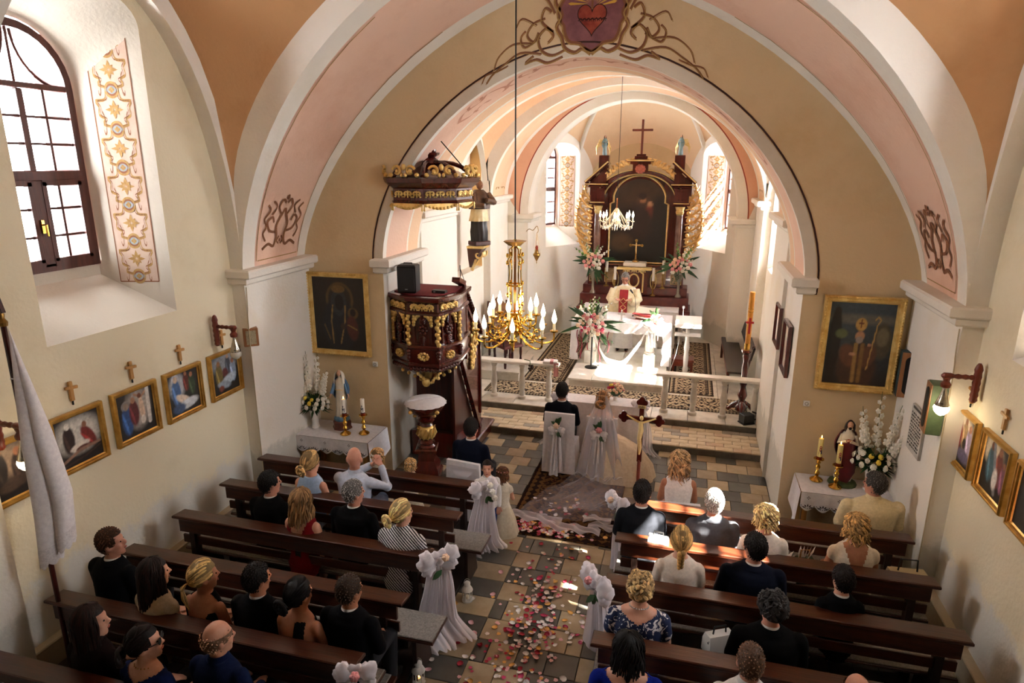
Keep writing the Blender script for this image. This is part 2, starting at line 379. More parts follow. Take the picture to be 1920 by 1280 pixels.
# ---- windows: local x along the width, z up from the sill, glass in the plane y = 0
def window(name, loc, rz, hw, zt, zs, zmid, cols, rows_lo, rows_up, fr=0.075):
    root = link(name, None, None, loc); root.rotation_euler = (0, 0, rz); struct(root)
    H = outline(-hw, hw, 0.0, zs, zt); n = len(H); cz = zs*0.6
    I = [(p[0]*(hw-fr)/hw, fr if i in (0, n-1) else (p[1] if p[1] <= zs else zs+(p[1]-zs)*(zt-zs-fr)/(zt-zs))) for i, p in enumerate(H)]
    m = MB()
    for y, s in ((-0.045, 1), (0.045, -1)):
        m.add([(p[0], y, p[1]) for p in H]+[(p[0], y, p[1]) for p in I], [(i, (i+1) % n, n+(i+1) % n, n+i) for i in range(n)], 0)
    m.add([(p[0], -0.045, p[1]) for p in I]+[(p[0], 0.045, p[1]) for p in I], [(i, (i+1) % n, n+(i+1) % n, n+i) for i in range(n)], 0)
    m.build('window_frame', FRAMEWOOD, root)
    MB().box((0, 0, zmid), (2*hw-fr, 0.1, 0.1), ch=0.01).build('transom', FRAMEWOOD, root)
    MB().box((0, 0, zs), (2*hw-fr, 0.08, 0.055), ch=0.008).build('transom', FRAMEWOOD, root)
    if cols > 2:
        MB().box((0, 0.005, zmid/2), (0.11, 0.1, zmid-fr), ch=0.012).build('mullion', FRAMEWOOD, root)
        MB().box((0, 0.005, (zmid+zs)/2), (0.065, 0.085, zs-zmid-0.06), ch=0.01).build('mullion', FRAMEWOOD, root)
        for s in (-1, 1):
            lf = MB(); a, b = 0.055*s, (hw-fr)*s
            for x in (a+0.02*s, b-0.02*s): lf.box((x, -0.02, zmid/2+fr/2-0.02), (0.05, 0.06, zmid-fr-0.08))
            for z in (fr+0.025, zmid-0.07): lf.box(((a+b)/2, -0.02, z), (abs(b-a), 0.06, 0.055))
            lf.build('casement', FRAMEWOOD, root)
    xs = [-(hw-fr)+2*(hw-fr)*i/cols for i in range(cols+1)]
    zl = [fr+(zmid-0.05-fr)*i/rows_lo for i in range(rows_lo+1)]; zu = [zmid+0.05+(zs-0.03-zmid-0.05)*i/rows_up for i in range(rows_up+1)]
    for i, x in enumerate(xs[1:-1]):
        if cols > 2 and abs(x) < 0.01: continue
        m = MB(); m.box((x, 0, zmid/2), (0.026, 0.05, zmid-0.1)); m.box((x, 0, (zmid+zs)/2), (0.026, 0.05, zs-zmid)); m.build('muntin', FRAMEWOOD, root)
    for z in zl[1:-1]+zu[1:-1]: MB().box((0, 0, z), (2*(hw-fr), 0.045, 0.024)).build('muntin', FRAMEWOOD, root)
    # curved bars of the arched head
    r = hw-fr
    fan = MB()
    for s in (-1, 1):
        fan.tube([(s*(r-r*0.92*sin(a)), 0, zs+(zt-zs-fr)*0.98*(1-cos(a))*1.0) for a in [i/10*pi/2 for i in range(11)]], 0.016, n=4)
    fan.tube([(0, 0, zs), (0, 0, zt-fr)], 0.016, n=4); fan.build('muntin', FRAMEWOOD, root)
    for Z in (zl, zu):
        dz = Z[1]-Z[0]; dx = xs[1]-xs[0]
        pm = MB().box((0, 0, 0), (dx-0.01, 0.006, dz-0.01)).mesh('pane', GLASS)
        for z in Z[:-1]:
            for x in xs[:-1]: link('pane', pm, root, (x+dx/2, 0, z+dz/2))
    for s in (-1, 1):
        g = MB(); g.prism([(0.0, zs)]+[(s*r*cos(a), zs+(zt-zs-fr)*sin(a)) for a in [i/8*pi/2 for i in range(9)]], 1, -0.003, 0.003); g.build('pane', GLASS, root)
    if cols > 2:
        h = MB(); h.box((-0.03, -0.065, zmid*0.48), (0.03, 0.012, 0.13)); h.tube([(-0.03, -0.07, zmid*.5), (-0.03, -0.11, zmid*.5), (-0.03, -0.11, zmid*.5-0.11)], 0.011, n=6); h.build('window_handle', BRASS, root)
    return root

# ---- painted ornament
LINE_BROWN = mat('painted brown line', '#7d5034', rough=0.9); LINE_OCHRE = mat('painted ochre line', '#94703c', '#a88650', rough=0.9, scale=30)
LINE_DARK = mat('painted dark line', '#3a1d17', rough=0.9); FILL_ROSE = mat('painted rose ground', '#c4ac9c', '#b89e8c', rough=0.9, scale=5)
FILL_BLUE = mat('painted blue grey', '#8e9698', rough=0.9); FILL_MAUVE = mat('painted mauve ground', '#8c5a5a', '#6f4248', rough=0.9, scale=4)
FILL_HEART = mat('painted heart red', '#7c2a20', '#a04a32', rough=0.9, scale=5); FILL_GOLD = mat('painted gold ray', '#c69a3e', rough=0.9); FILL_PALE = mat('painted pale lilac', '#cfc4c0', rough=0.9)
def column_ornament(F0, v0, v1, n, name, parent, bg=True):
    """strip of alternating medallions and flowers; F0(u,v,offset): u in -1..1 across, v in metres"""
    F = lambda u, v, o=0.003: F0(u, v, o)
    m = MB(); A = 0.21
    if bg:
        m.grid(lambda a, b: F0(-1+2*a, v0+(v1-v0)*b, 0.0015), 2, 24, k=2)
        for u in (-1, 1): m.ribbon([(u, v0+(v1-v0)*i/24) for i in range(25)], 0.05, F, 1)
        m.ribbon([(-1, v0), (1, v0)], 0.012, F, 1)
    h = (v1-v0)/n
    for i in range(n):
        c = v0+h*(i+0.5); w = h*0.5
        ring_ = lambda r: [(r*cos(t*pi/10)/A*1.0, c-h*0.5+0.06+r*sin(t*pi/10)) for t in range(20)]
        m.blob(ring_(0.062), F, 3); m.ribbon(ring_(0.066), 0.035, lambda u, v: F0(u, v, 0.004), 0, True); m.ribbon(ring_(0.05), 0.02, lambda u, v: F0(u, v, 0.0045), 1, True)
        for q in range(4): m.blob([((0.016*cos(q*pi/2)+0.014*cos(t))/A, c-h*0.5+0.06+0.016*sin(q*pi/2)+0.014*sin(t)) for t in [j*pi/3 for j in range(6)]], lambda u, v: F0(u, v, 0.005), 0)
        fy = c+0.06
        for q in range(8):
            a = q*pi/4; l = 0.095 if q % 2 == 0 else 0.07
            m.blob([(x/A, y) for x, y in ((0.006*cos(a), fy+0.006*sin(a)), (0.5*l*cos(a)+0.018*sin(a), fy+0.5*l*sin(a)-0.018*cos(a)), (l*cos(a), fy+l*sin(a)), (0.5*l*cos(a)-0.018*sin(a), fy+0.5*l*sin(a)+0.018*cos(a)))], lambda u, v: F0(u, v, 0.004), 0)
        for s in (-1, 1):
            pts = smooth_line([(s*0.30, c-w*0.55), (s*0.62, c-w*0.42), (s*0.50, c-w*0.15), (s*0.78, c+w*0.05), (s*0.74, c+w*0.45), (s*0.86, c+w*0.75), (s*0.42, c+w*0.82), (s*0.32, c+w*1.25)], 4)
            m.ribbon(pts, 0.03, F, 0); m.ribbon([(p[0]-s*0.09, p[1]) for p in pts], 0.012, F, 1)
            m.ribbon(spiral((s*0.62, c-w*0.62), 0.16, 0.03, pi/2, pi/2+s*4, 8), 0.02, lambda u, v: F(u, v), 1)
    return struct(m.build(name, [LINE_OCHRE, LINE_BROWN, FILL_ROSE, FILL_BLUE], parent, ang=180))
def scroll_motif(m, F, s=1.0, k=0, k2=1):
    """mirrored leaf scroll standing on its base, about 0.9 wide and 1 high in (u,v)"""
    for g in (-1, 1):
        for pts, w in ((smooth_line([(g*.45, 0.02), (g*.30, .10), (g*.16, .05), (g*.10, .22), (g*.14, .42), (g*.05, .62), (0, .72)], 5), .03),
                       (smooth_line([(g*.12, .30), (g*.30, .34), (g*.38, .50), (g*.28, .58), (g*.22, .48)], 5), .026),
                       (smooth_line([(g*.38, .16), (g*.46, .30), (g*.40, .42), (g*.47, .56), (g*.36, .70), (g*.44, .80)], 5), .022),
                       (smooth_line([(g*.05, .60), (g*.16, .74), (g*.10, .88), (g*.02, .82)], 5), .024),
                       (smooth_line([(g*.02, .08), (g*.08, .14), (g*.03, .22)], 4), .02),
                       (smooth_line([(g*.30, .62), (g*.22, .76), (g*.32, .86)], 4), .02)):
            m.ribbon([(p[0]*s, p[1]*s) for p in pts], w*s*1.7, F, k); m.ribbon([(p[0]*s+0.012*s, p[1]*s-0.02*s) for p in pts], w*s*.4, F, k2)
    for c, r in (((0, .92), .05), ((.0, .14), .035)): m.blob([(s*(c[0]+r*cos(t)*.7), s*(c[1]+r*sin(t))) for t in [j*pi/4 for j in range(8)]], F, k)

# ---- nave side walls
def nave_wall(side, dy, name):
    m = MB(); F = lambda y, z: (side*HW, y, z)
    holes = []; zz = (2.95, 5.85, 6.2)
    for y0 in (4.33+dy,): holes.append(outline(y0, y0+1.57, zz[0], zz[1], zz[2]))
    wall_panel(m, F, -1.4, YC, -0.1, 7.7, holes)
    o = struct(m.build(name, WALL, None, 180))
    for i, H in enumerate(holes):
        y0 = H[0][0]; a, b = y0+0.21, y0+1.36
        G = outline(a, b, 3.36, 5.28, 5.86); F2 = lambda y, z: (side*4.86, y, z)
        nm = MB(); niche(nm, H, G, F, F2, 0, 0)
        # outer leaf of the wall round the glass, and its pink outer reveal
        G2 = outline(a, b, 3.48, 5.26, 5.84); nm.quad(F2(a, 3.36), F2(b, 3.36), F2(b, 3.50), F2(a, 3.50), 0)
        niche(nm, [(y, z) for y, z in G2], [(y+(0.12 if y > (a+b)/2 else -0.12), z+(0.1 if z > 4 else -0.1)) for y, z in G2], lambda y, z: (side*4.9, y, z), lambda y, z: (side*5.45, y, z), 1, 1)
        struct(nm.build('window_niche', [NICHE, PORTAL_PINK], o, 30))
        # painted strip on the far reveal
        for yw, yg in (((y0+1.57), b), (y0, a)):
            dirn = 1 if yw > yg else -1
            def F0(u, v, off, yw=yw, yg=yg, dirn=dirn):
                t = 0.46+u*0.27
                return (side*(HW+(4.86-HW)*t)-side*off*.3, yw+(yg-yw)*t-dirn*off, v)
            column_ornament(F0, 3.28, 5.98, 7, 'painted_ornament', o)
        portal((side*5.2, (a+b)/2, 4.7), (-side, 0, 0), 1.5, 2.7)
    return o
wall_left = nave_wall(-1, 0.0, 'wall_left'); wall_right = nave_wall(1, 0.32, 'wall_right')
window('window_1', (-4.88, 5.115, 3.48), pi/2, 0.575, 2.36, 1.78, 0.94, 4, 3, 3)
window('window_2', (4.88, 5.435, 3.48), -pi/2, 0.575, 2.36, 1.78, 0.94, 4, 3, 3)
for s, nm in ((-1, 'baseboard_left'), (1, 'baseboard_right')):
    struct(MB().box((s*4.07, 2.7, 0.14), (0.1, 8.3, 0.28), ch=0.01).build(nm, plaster('plinth plaster', '#b9ab93', '#9d907b')))
m = MB(); m.quad((-HW, -1.4, 0), (HW, -1.4, 0), (HW, -1.4, 7.6), (-HW, -1.4, 7.6)); struct(m.build('wall_back', WALL))
# unseen roof slabs and wall boxes, added to block sky light at the seams
m = MB(); m.box((0, 3.4, 7.75), (8.5, 10.0, 0.1)); m.box((0, 13.2, 7.0), (7.6, 10.2, 0.1))
for s in (-1, 1):
    m.box((s*3.0, 9.8, 3.4), (0.1, 2.84, 7.2)); m.box((s*3.0, 14.45, 3.4), (0.1, 2.06, 7.2)); m.box((s*2.75, 15.46, 3.4), (0.6, 0.05, 7.2)); m.box((s*3.5, 8.42, 3.8), (1.4, 0.1, 7.9))
m.box((0, 8.9, 7.2), (6.2, 1.3, 0.1)); struct(m.build('roof', GROUT))
# organ gallery under the camera, out of the frame; put in to shade the nave floor
m = MB(); m.box((0, -0.3, 3.0), (8.2, 2.2, 0.2)); m.box((0, 0.72, 3.3), (8.2, 0.1, 0.5)); struct(m.build('trim_1', DECK))

# ---- pilasters, transverse arches, lunette arches, vault of the nave
def nave_bay(y0, y1):
    yc = (y0+y1)/2; m = MB(); nx, ny = 40, 20
    def V(u, v):
        t = -cos(pi*u); x = 3.93*t; y = y0+(y1-y0)*v; d = (y-yc)*1.65/((y1-y0)/2)
        a, b = zT(x)-4.2, zL(d)-4.2
        return (x, y, 4.2+sqrt(a*a+b*b))
    m.grid(V, nx, ny); c = struct(m.build('ceiling', VAULT, None, 180))
    for s in (-1, 1):
        b = MB(); inn = []; out = []; n = 32
        for i in range(n+1):
            t = -cos(pi*i/n); d = 1.66*t
            inn.append((yc+d, 3.15+3.2*max(0, 1-abs(t)**2.2)**(1/2.2))); out.append((yc+1.65*t, zL(1.65*t)))
        b.add([(s*3.93, p[0], p[1]) for p in inn]+[(s*3.93, p[0], p[1]) for p in out], [(i, i+1, n+2+i, n+1+i) for i in range(n)], 0)
        b.add([(s*3.93, p[0], p[1]) for p in inn]+[(s*HW, p[0], p[1]) for p in inn], [(i, i+1, n+2+i, n+1+i) for i in range(n)], 0)
        struct(b.build('lunette_arch', WHITE, c, 30))
    return c
ceiling = nave_bay(3.55, 6.85); nave_bay(-1.4, 2.1)
def transverse(PA, ya, PB, yb, fa, fb, name):
    m = MB(); soffit(m, PA, ya, PB, yb, [(0.17, 0), (0.86, 1), (1.0, 0)])
    if fa: ring(m, PA, P_out, ya, 0)
    if fb: ring(m, PB, P_out, yb, 0)
    for s in (-1, 1):
        m.box((s*4.03, (ya+yb)/2, 1.52), (0.2, yb-ya, 3.2), 2)
        m.box((s*3.99, (ya+yb)/2-0.02, 3.13), (0.3, yb-ya+0.1, 0.09), 0, ch=0.02); m.box((s*3.96, (ya+yb)/2-0.02, 3.22), (0.38, yb-ya+0.16, 0.11), 0, ch=0.02)
    return struct(m.build(name, [WHITE, PINK, CHWALL], None, 30))
arch1 = transverse(P_near, 6.85, P_wall, YC, True, False, 'trim_2')
transverse(P_near, 2.1, P_near, 3.55, True, True, 'trim_3')
# painted scrolls at the feet of the nave arch
for s in (-1, 1):
    m = MB()
    def F(u, v, s=s):
        z = 3.46+v; t = 0.52+u*1.15/1.46; A = profz(0, 3.93, 3.75, 1.85, 3.12)
        inv = lambda a, b, p: a*max(0.0, 1-((z-3.12)/b)**p)**(1/p)
        x = inv(3.93, 3.75, 1.85)*(1-t)+inv(4.0, 3.5, 1.6)*t
        return (s*(x-0.006), 6.85+(YC-6.85)*t, z)
    scroll_motif(m, F, 0.72)
    m.ribbon([(-.40, -.12), (.40, -.12)], 0.012, F, 1)
    for u in (-.42, .42): m.ribbon([(u, -.12+i*0.25) for i in range(12)], 0.01, F, 1)
    struct(m.build('painted_ornament', [LINE_BROWN, LINE_OCHRE], arch1, 180))

# ---- wall of the chancel arch
m = MB(); n = len(P_ch)
for i in range(n-1):
    a, b = P_ch[i], P_ch[i+1]
    if b[0] > a[0]+1e-6: m.quad((a[0], YC, a[1]), (b[0], YC, b[1]), (b[0], YC, 7.7), (a[0], YC, 7.7), 0)
for s in (-1, 1):
    x0, x1 = sorted((s*2.75, s*HW)); m.quad((x0, YC, -.1), (x1, YC, -.1), (x1, YC, 7.7), (x0, YC, 7.7), 0)
    m.quad((s*2.75, YC, -.1), (s*2.75, 9.6, -.1), (s*2.75, 9.6, 3.2), (s*2.75, YC, 3.2), 1); m.quad((s*2.75, 9.6, -.1), (s*2.70, 9.6, -.1), (s*2.70, 9.6, 4.2), (s*2.75, 9.6, 4.2), 1)
wall_arch = struct(m.build('wall_front', [WALLC, CHWALL], None, 30))
m = MB()
soffit(m, P_ch, YC, prof(2.74, 2.58, 1.8, 3.2), 9.6, [(0.09, 0), (0.62, 1), (0.66, 0), (0.94, 2), (1.0, 0)])
ring(m, prof(2.74, 2.58, 1.8, 3.2), P_ch2, 9.6, 0)
soffit(m, P_ch2, 9.6, P_ch2, 11.2, [(0.12, 0), (0.9, 2), (1.0, 0)])
for s in (-1, 1):
    m.quad((s*2.72, 9.6, 0), (s*2.72, 11.2, 0), (s*2.72, 11.2, 3.8), (s*2.72, 9.6, 3.8), 3); m.quad((s*2.72, 11.2, 0), (s*2.88, 11.2, 0), (s*2.88, 11.2, 4.2), (s*2.72, 11.2, 4.2), 3)
    m.box((s*2.77, 8.93, 3.10), (0.22, 1.34, 0.10), 0, ch=0.02); m.box((s*2.74, 8.90, 3.20), (0.30, 1.44, 0.12), 0, ch=0.02)
    m.box((s*2.76, 10.4, 3.68), (0.18, 1.66, 0.09), 0, ch=0.02); m.box((s*2.73, 10.4, 3.77), (0.28, 1.74, 0.11), 0, ch=0.02)
arch2 = struct(m.build('trim_4', [WHITE, PINK, PEACH, CHWALL], None, 30))
def off_prof(P, d):
    out = []
    for i, p in enumerate(P):
        a, b = P[max(i-1, 0)], P[min(i+1, len(P)-1)]; tx, tz = b[0]-a[0], b[1]-a[1]; l = sqrt(tx*tx+tz*tz) or 1
        out.append((p[0]-tz/l*d, p[1]+tx/l*d))
    return out
FW = lambda o: (lambda u, v: (u, YC-o, v))
m = MB(); Q = prof(2.75, 2.6, 1.8, 3.0)
Pd = [(-2.75, 3.08)]+P_ch+[(2.75, 3.08)]
m.ribbon(off_prof(Pd, 0.06), 0.13, FW(0.003), 0); m.ribbon([(-2.70, 3.06)]+[(-2.9, 3.06)]+off_prof(Pd, 0.145)+[(2.9, 3.06), (2.70, 3.06)], 0.022, FW(0.005), 1)
struct(m.build('painted_border', [plaster('arch border grey', '#d8cdbb', '#c9bba5'), LINE_DARK], wall_arch, 180))
# heart medallion and scrolls over the arch
m = MB(); cx, cz = 0.10, 6.17
lob = [(cx+(0.36+0.035*abs(cos(4*t)))*cos(t)*1.0, cz+0.10+(0.40+0.03*cos(8*t))*sin(t)) for t in [i*pi/24 for i in range(48)]]
m.blob(lob, FW(0.004), 2); m.ribbon(lob, 0.035, FW(0.006), 0, True); m.ribbon([(cx+(p[0]-cx)*1.06, cz+.1+(p[1]-cz-.1)*1.05) for p in lob], 0.018, FW(0.007), 1, True)
for i in range(13):
    a = pi*(i+.5)/13; m.blob([(cx+0.05*cos(a-.3), cz+0.16+0.05*sin(a-.3)), (cx+0.26*cos(a-.06), cz+0.16+0.26*sin(a-.06)), (cx+0.29*cos(a), cz+.16+.29*sin(a)), (cx+0.26*cos(a+.06), cz+0.16+0.26*sin(a+.06))], FW(0.007), 4)
hrt = [(cx+0.0125*16*sin(t)**3*0.85, cz+0.03+0.0125*(13*cos(t)-5*cos(2*t)-2*cos(3*t)-cos(4*t))*0.95) for t in [i*pi/20 for i in range(40)]]
m.blob(hrt, FW(0.009), 3); m.ribbon(hrt, 0.01, FW(0.010), 5, True)
for i in range(14):
    x = cx-0.15+0.30*i/13; m.ribbon([(x-.015, cz+0.0+.02*(i % 2)), (x+.025, cz+0.03-.02*(i % 2))], 0.009, FW(0.012), 5); m.ribbon([(x, cz+.03), (x+.012, cz-.012)], 0.006, FW(0.012), 5)
m.blob([(cx-.012, cz+.12), (cx+.012, cz+.12), (cx+.012, cz+.36), (cx-.012, cz+.36)], FW(0.011), 0); m.blob([(cx-.07, cz+.25), (cx+.07, cz+.25), (cx+.07, cz+.275), (cx-.07, cz+.275)], FW(0.011), 0)
for g in (-1, 1):
    def G(u, v, g=g): return (cx+g*u, YC-0.006, cz+v)
    base = lambda u: -0.42-(u*u)*0.105
    for pts, w in ((smooth_line([(0, -.36), (.10, -.30), (.20, -.34), (.32, -.28), (.36, -.16), (.42, -.05), (.36, .08), (.44, .22), (.40, .36)], 5), .045),
                   (smooth_line([(.30, -.30), (.46, -.36), (.60, -.30), (.64, -.16), (.54, -.06), (.46, -.14), (.52, -.22)], 5), .032),
                   (smooth_line([(.46, -.10), (.60, .02), (.56, .16), (.48, .12)], 5), .028), (smooth_line([(.44, .1), (.54, .26), (.66, .30), (.60, .42)], 5), .024),
                   (smooth_line([(.56, .05), (.70, .0), (.78, -.12), (.70, -.20), (.64, -.10)], 5), .026), (smooth_line([(.62, -.16), (.80, -.26), (.86, -.16), (.80, -.08)], 5), .024),
                   (smooth_line([(.34, -.38), (.52, -.44), (.66, -.40), (.80, -.44), (.70, -.36)], 5), .03), (smooth_line([(.60, -.34), (.86, -.32), (1.06, -.44), (1.22, -.56), (1.30, -.66)], 5), .022),
                   (smooth_line([(.70, -.22), (.95, -.22), (1.14, -.36), (1.20, -.50)], 5), .02), (smooth_line([(1.02, -.46), (1.16, -.52), (1.30, -.56), (1.36, -.66)], 5), .016), (smooth_line([(.66, -.02), (.84, .06), (.92, -.04)], 5), .018)):
        m.ribbon(pts, w, G, 0); m.ribbon([(p[0]+.01, p[1]-.016) for p in pts], w*.4, lambda u, v, g=g: (cx+g*u, YC-0.008, cz+v), 1)
struct(m.build('painted_medallion', [LINE_BROWN, LINE_OCHRE, FILL_MAUVE, FILL_HEART, FILL_GOLD, LINE_DARK], wall_arch, 180))
# faint scroll painting on the soffit of the chancel arch
m = MB()
def Fs(u, v):
    """u across 0..1 from the nave edge, v arc fraction 0..1"""
    i = v*(n-1); a = int(min(i, n-2)); f = i-a; x = P_ch[a][0]*(1-f)+P_ch[a+1][0]*f; z = P_ch[a][1]*(1-f)+P_ch[a+1][1]*f
    return (x*(0.9975), YC+1.286*u, z-0.007 if z > 4 else z)
LINE_FAINT = mat('painted faint rose line', '#c08a72', rough=0.9)
for c in range(6):
    v0 = 0.27+c*0.09
    for g in (-1, 1):
        q = lambda pts: [(0.34+g*p[0]*.6, v0+p[1]*.09) for p in pts]
        m.ribbon(q(smooth_line([(0, 0), (.2, .2), (.1, .5), (.26, .7), (.12, .95), (0, 1.0)], 5)), 0.008, Fs, 0); m.ribbon(q(smooth_line([(.12, .3), (.3, .35), (.32, .6), (.2, .55)], 5)), 0.006, Fs, 0)
for s in (-1, 1):
    Fb = lambda u, v, s=s: (s*(2.745-0.012*max(0, v-.5)), YC+0.42+u, 3.36+v*1.0)
    scroll_motif(m, Fb, 0.62, 0, 0)
struct(m.build('painted_ornament', [LINE_FAINT], arch2, 180))

# ---- chancel walls: y 11.2 - 13.4, niche on the left, window on the right
m = MB(); FL = lambda y, z: (-2.88, y, z); HL = outline(11.75, 13.30, 2.42, 5.25, 5.4)
AD = outline(12.05, 12.75, 0.24, 1.35, 1.72)
m2 = MB(); wall_panel(m2, FL, 11.2, 13.4, 2.0, 7, [HL]); wall_panel(m2, FL, 11.2, 13.4, 0, 2.0, [AD])
niche(m2, HL, HL, FL, lambda y, z: (-3.12, y, z), 1, 0); m2.quad((-3.12, 11.7, 2.4), (-3.12, 13.4, 2.4), (-3.12, 13.4, 5.5), (-3.12, 11.7, 5.5), 0)
niche(m2, AD, AD, FL, lambda y, z: (-3.5, y, z), 0, 0); m2.quad((-3.5, 11.9, .1), (-3.5, 12.9, .1), (-3.5, 12.9, 1.8), (-3.5, 11.9, 1.8), 2)
struct(m2.build('wall_chancel_left', [CHWALL, OCHRE, plaster('passage plaster', '#a08a6c', '#85714f')], None, 30))
FR = lambda y, z: (2.88, y, z); HR = outline(11.3, 13.3, 2.62, 5.2, 5.6); GR = outline(11.6, 13.1, 2.98, 4.9, 5.4)
m2 = MB(); wall_panel(m2, FR, 11.2, 13.4, 0, 7, [HR]); niche(m2, HR, GR, FR, lambda y, z: (3.55, y, z), 1, 1)
niche(m2, GR, [(y+(.1 if y > 12.4 else -.1), z) for y, z in GR], lambda y, z: (3.6, y, z), lambda y, z: (4.0, y, z), 2, 2)
struct(m2.build('wall_chancel_right', [CHWALL, WHITE, PORTAL_PINK], None, 30))
window('window_3', (3.57, 12.35, 2.98), -pi/2, 0.75, 2.42, 1.85, 0.95, 4, 3, 3); portal((3.9, 12.35, 4.2), (-1, 0, 0), 1.6, 2.6)
m = MB()
def V2(u, v):
    t = -cos(pi*u); x = 2.88*t; y = 11.2+2.2*v; d = (y-12.3)/1.1
    a = 2.0*max(0, 1-abs(t)**1.9)**(1/1.9); b = 1.35*sqrt(max(0, 1-d*d)); return (x, y, 4.15+sqrt(a*a+b*b))
m.grid(V2, 28, 14); ceil2 = struct(m.build('ceiling', plaster('chancel vault plaster', '#e8bd98', '#dca884'), None, 180))
for s in (-1, 1):
    b = MB(); pin = [(12.3-1.08*cos(pi*i/24), 3.9+1.35*sin(pi*i/24)) for i in range(25)]; po = [(12.3-1.1*cos(pi*i/24), 4.15+1.35*sin(pi*i/24)) for i in range(25)]
    b.add([(s*2.76, *p) for p in pin]+[(s*2.80, *p) for p in po], [(i, i+1, 26+i, 25+i) for i in range(24)]); b.add([(s*2.76, *p) for p in pin]+[(s*2.88, *p) for p in pin], [(i, i+1, 26+i, 25+i) for i in range(24)])
    struct(b.build('lunette_arch', WHITE, ceil2, 30))
m = MB(); F = lambda u, v: (0.15+u*0.75, 11.75+v*0.45, V2(math.acos(-max(-1, min(1, (0.15+u*.75)/2.88)))/pi, (11.75+v*.45-11.2)/2.2)[2]-0.012)
m.blob(arcpts((0, 0), 1.0, 0, 2*pi, 24), F, 0); m.blob(arcpts((0, 0), .5, 0, 2*pi, 16), lambda u, v: (lambda p: (p[0], p[1], p[2]-.006))(F(u, v)), 1); m.ribbon(arcpts((0, 0), 1.0, 0, 2*pi, 24), .08, F, 1, True)
m.blob(arcpts((0, 0), .14, 0, 2*pi, 8), lambda u, v: (lambda p: (p[0], p[1], p[2]-.012))(F(u, v)), 2)
struct(m.build('painted_medallion', [FILL_BLUE, FILL_PALE, LINE_DARK], ceil2, 180))
# third arch and the apse-arch wall
YA = 14.8
m = MB(); PRI = plaster('salmon arch plaster', '#dca98a', '#cf977a')
ring(m, P_ch3, P_ch3, 13.4, 0); soffit(m, P_ch3, 13.4, P_ch3, YA, [(0.12, 0), (0.8, 2), (1.0, 0)])
Pb1 = off_prof(P_ap, 0.19); Pb2 = off_prof(P_ap, 0.215)
def clampP(P): return [(p[0], min(p[1], 6.4)) for p in P]
ring(m, P_ap, Pb1, YA, 0); ring(m, Pb1, Pb2, YA, 4); ring(m, Pb2, prof(2.72, 2.6, 1.9, 3.82), YA, 1)
ring(m, P_ch2, [(p[0]*1.02, p[1]+.6) for p in P_ch2], 11.2, 0); ring(m, P_ch3, [(p[0]*1.02, p[1]+.6) for p in P_ch3], 13.4, 0)
soffit(m, P_ap, YA, P_ap, 15.5, [(0.25, 0), (1.0, 3)])
for s in (-1, 1):
    m.quad((s*2.88, 13.4, 0), (s*2.72, 13.4, 0), (s*2.72, 13.4, 4.2), (s*2.88, 13.4, 4.2), 3); m.quad((s*2.72, 13.4, 0), (s*2.72, YA, 0), (s*2.72, YA, 3.85), (s*2.72, 13.4, 3.85), 3)
    e = 0.06+s*2.3; m.quad((s*2.72, YA+.012, 0), (e, YA+.012, 0), (e, YA+.012, 3.42), (s*2.72, YA+.012, 3.86), 3); m.quad((s*2.75, YA+.03, 3.2), (e, YA+.03, 3.2), (e+s*.02, YA+.03, 4.6), (s*2.75, YA+.03, 4.6), 0); m.quad((e, YA, 0), (e, 15.5, 0), (e, 15.5, 3.42), (e, YA, 3.42), 3)
    m.box((s*2.74, 14.1, 3.74), (0.16, 1.46, 0.08), 0, ch=0.02); m.box((s*2.71, 14.1, 3.82), (0.24, 1.54, 0.10), 0, ch=0.02)
    m.box((e+s*0.12, 15.13, 3.28), (0.44, 0.84, 0.08), 0, ch=0.02); m.box((e+s*0.10, 15.13, 3.37), (0.52, 0.92, 0.11), 0, ch=0.02)
arch3 = struct(m.build('trim_5', [WHITE, PRI, PEACH, CHWALL, mat('painted red line', '#8e3b28', rough=0.9)], None, 30))
m = MB()
for s in (-1, 1):
    scroll_motif(m, lambda u, v, s=s: (s*(2.70-0.03*v), 14.1+u*1.0, 4.0+v*1.0), 0.75)
struct(m.build('painted_ornament', [LINE_OCHRE, LINE_BROWN], arch3, 180))
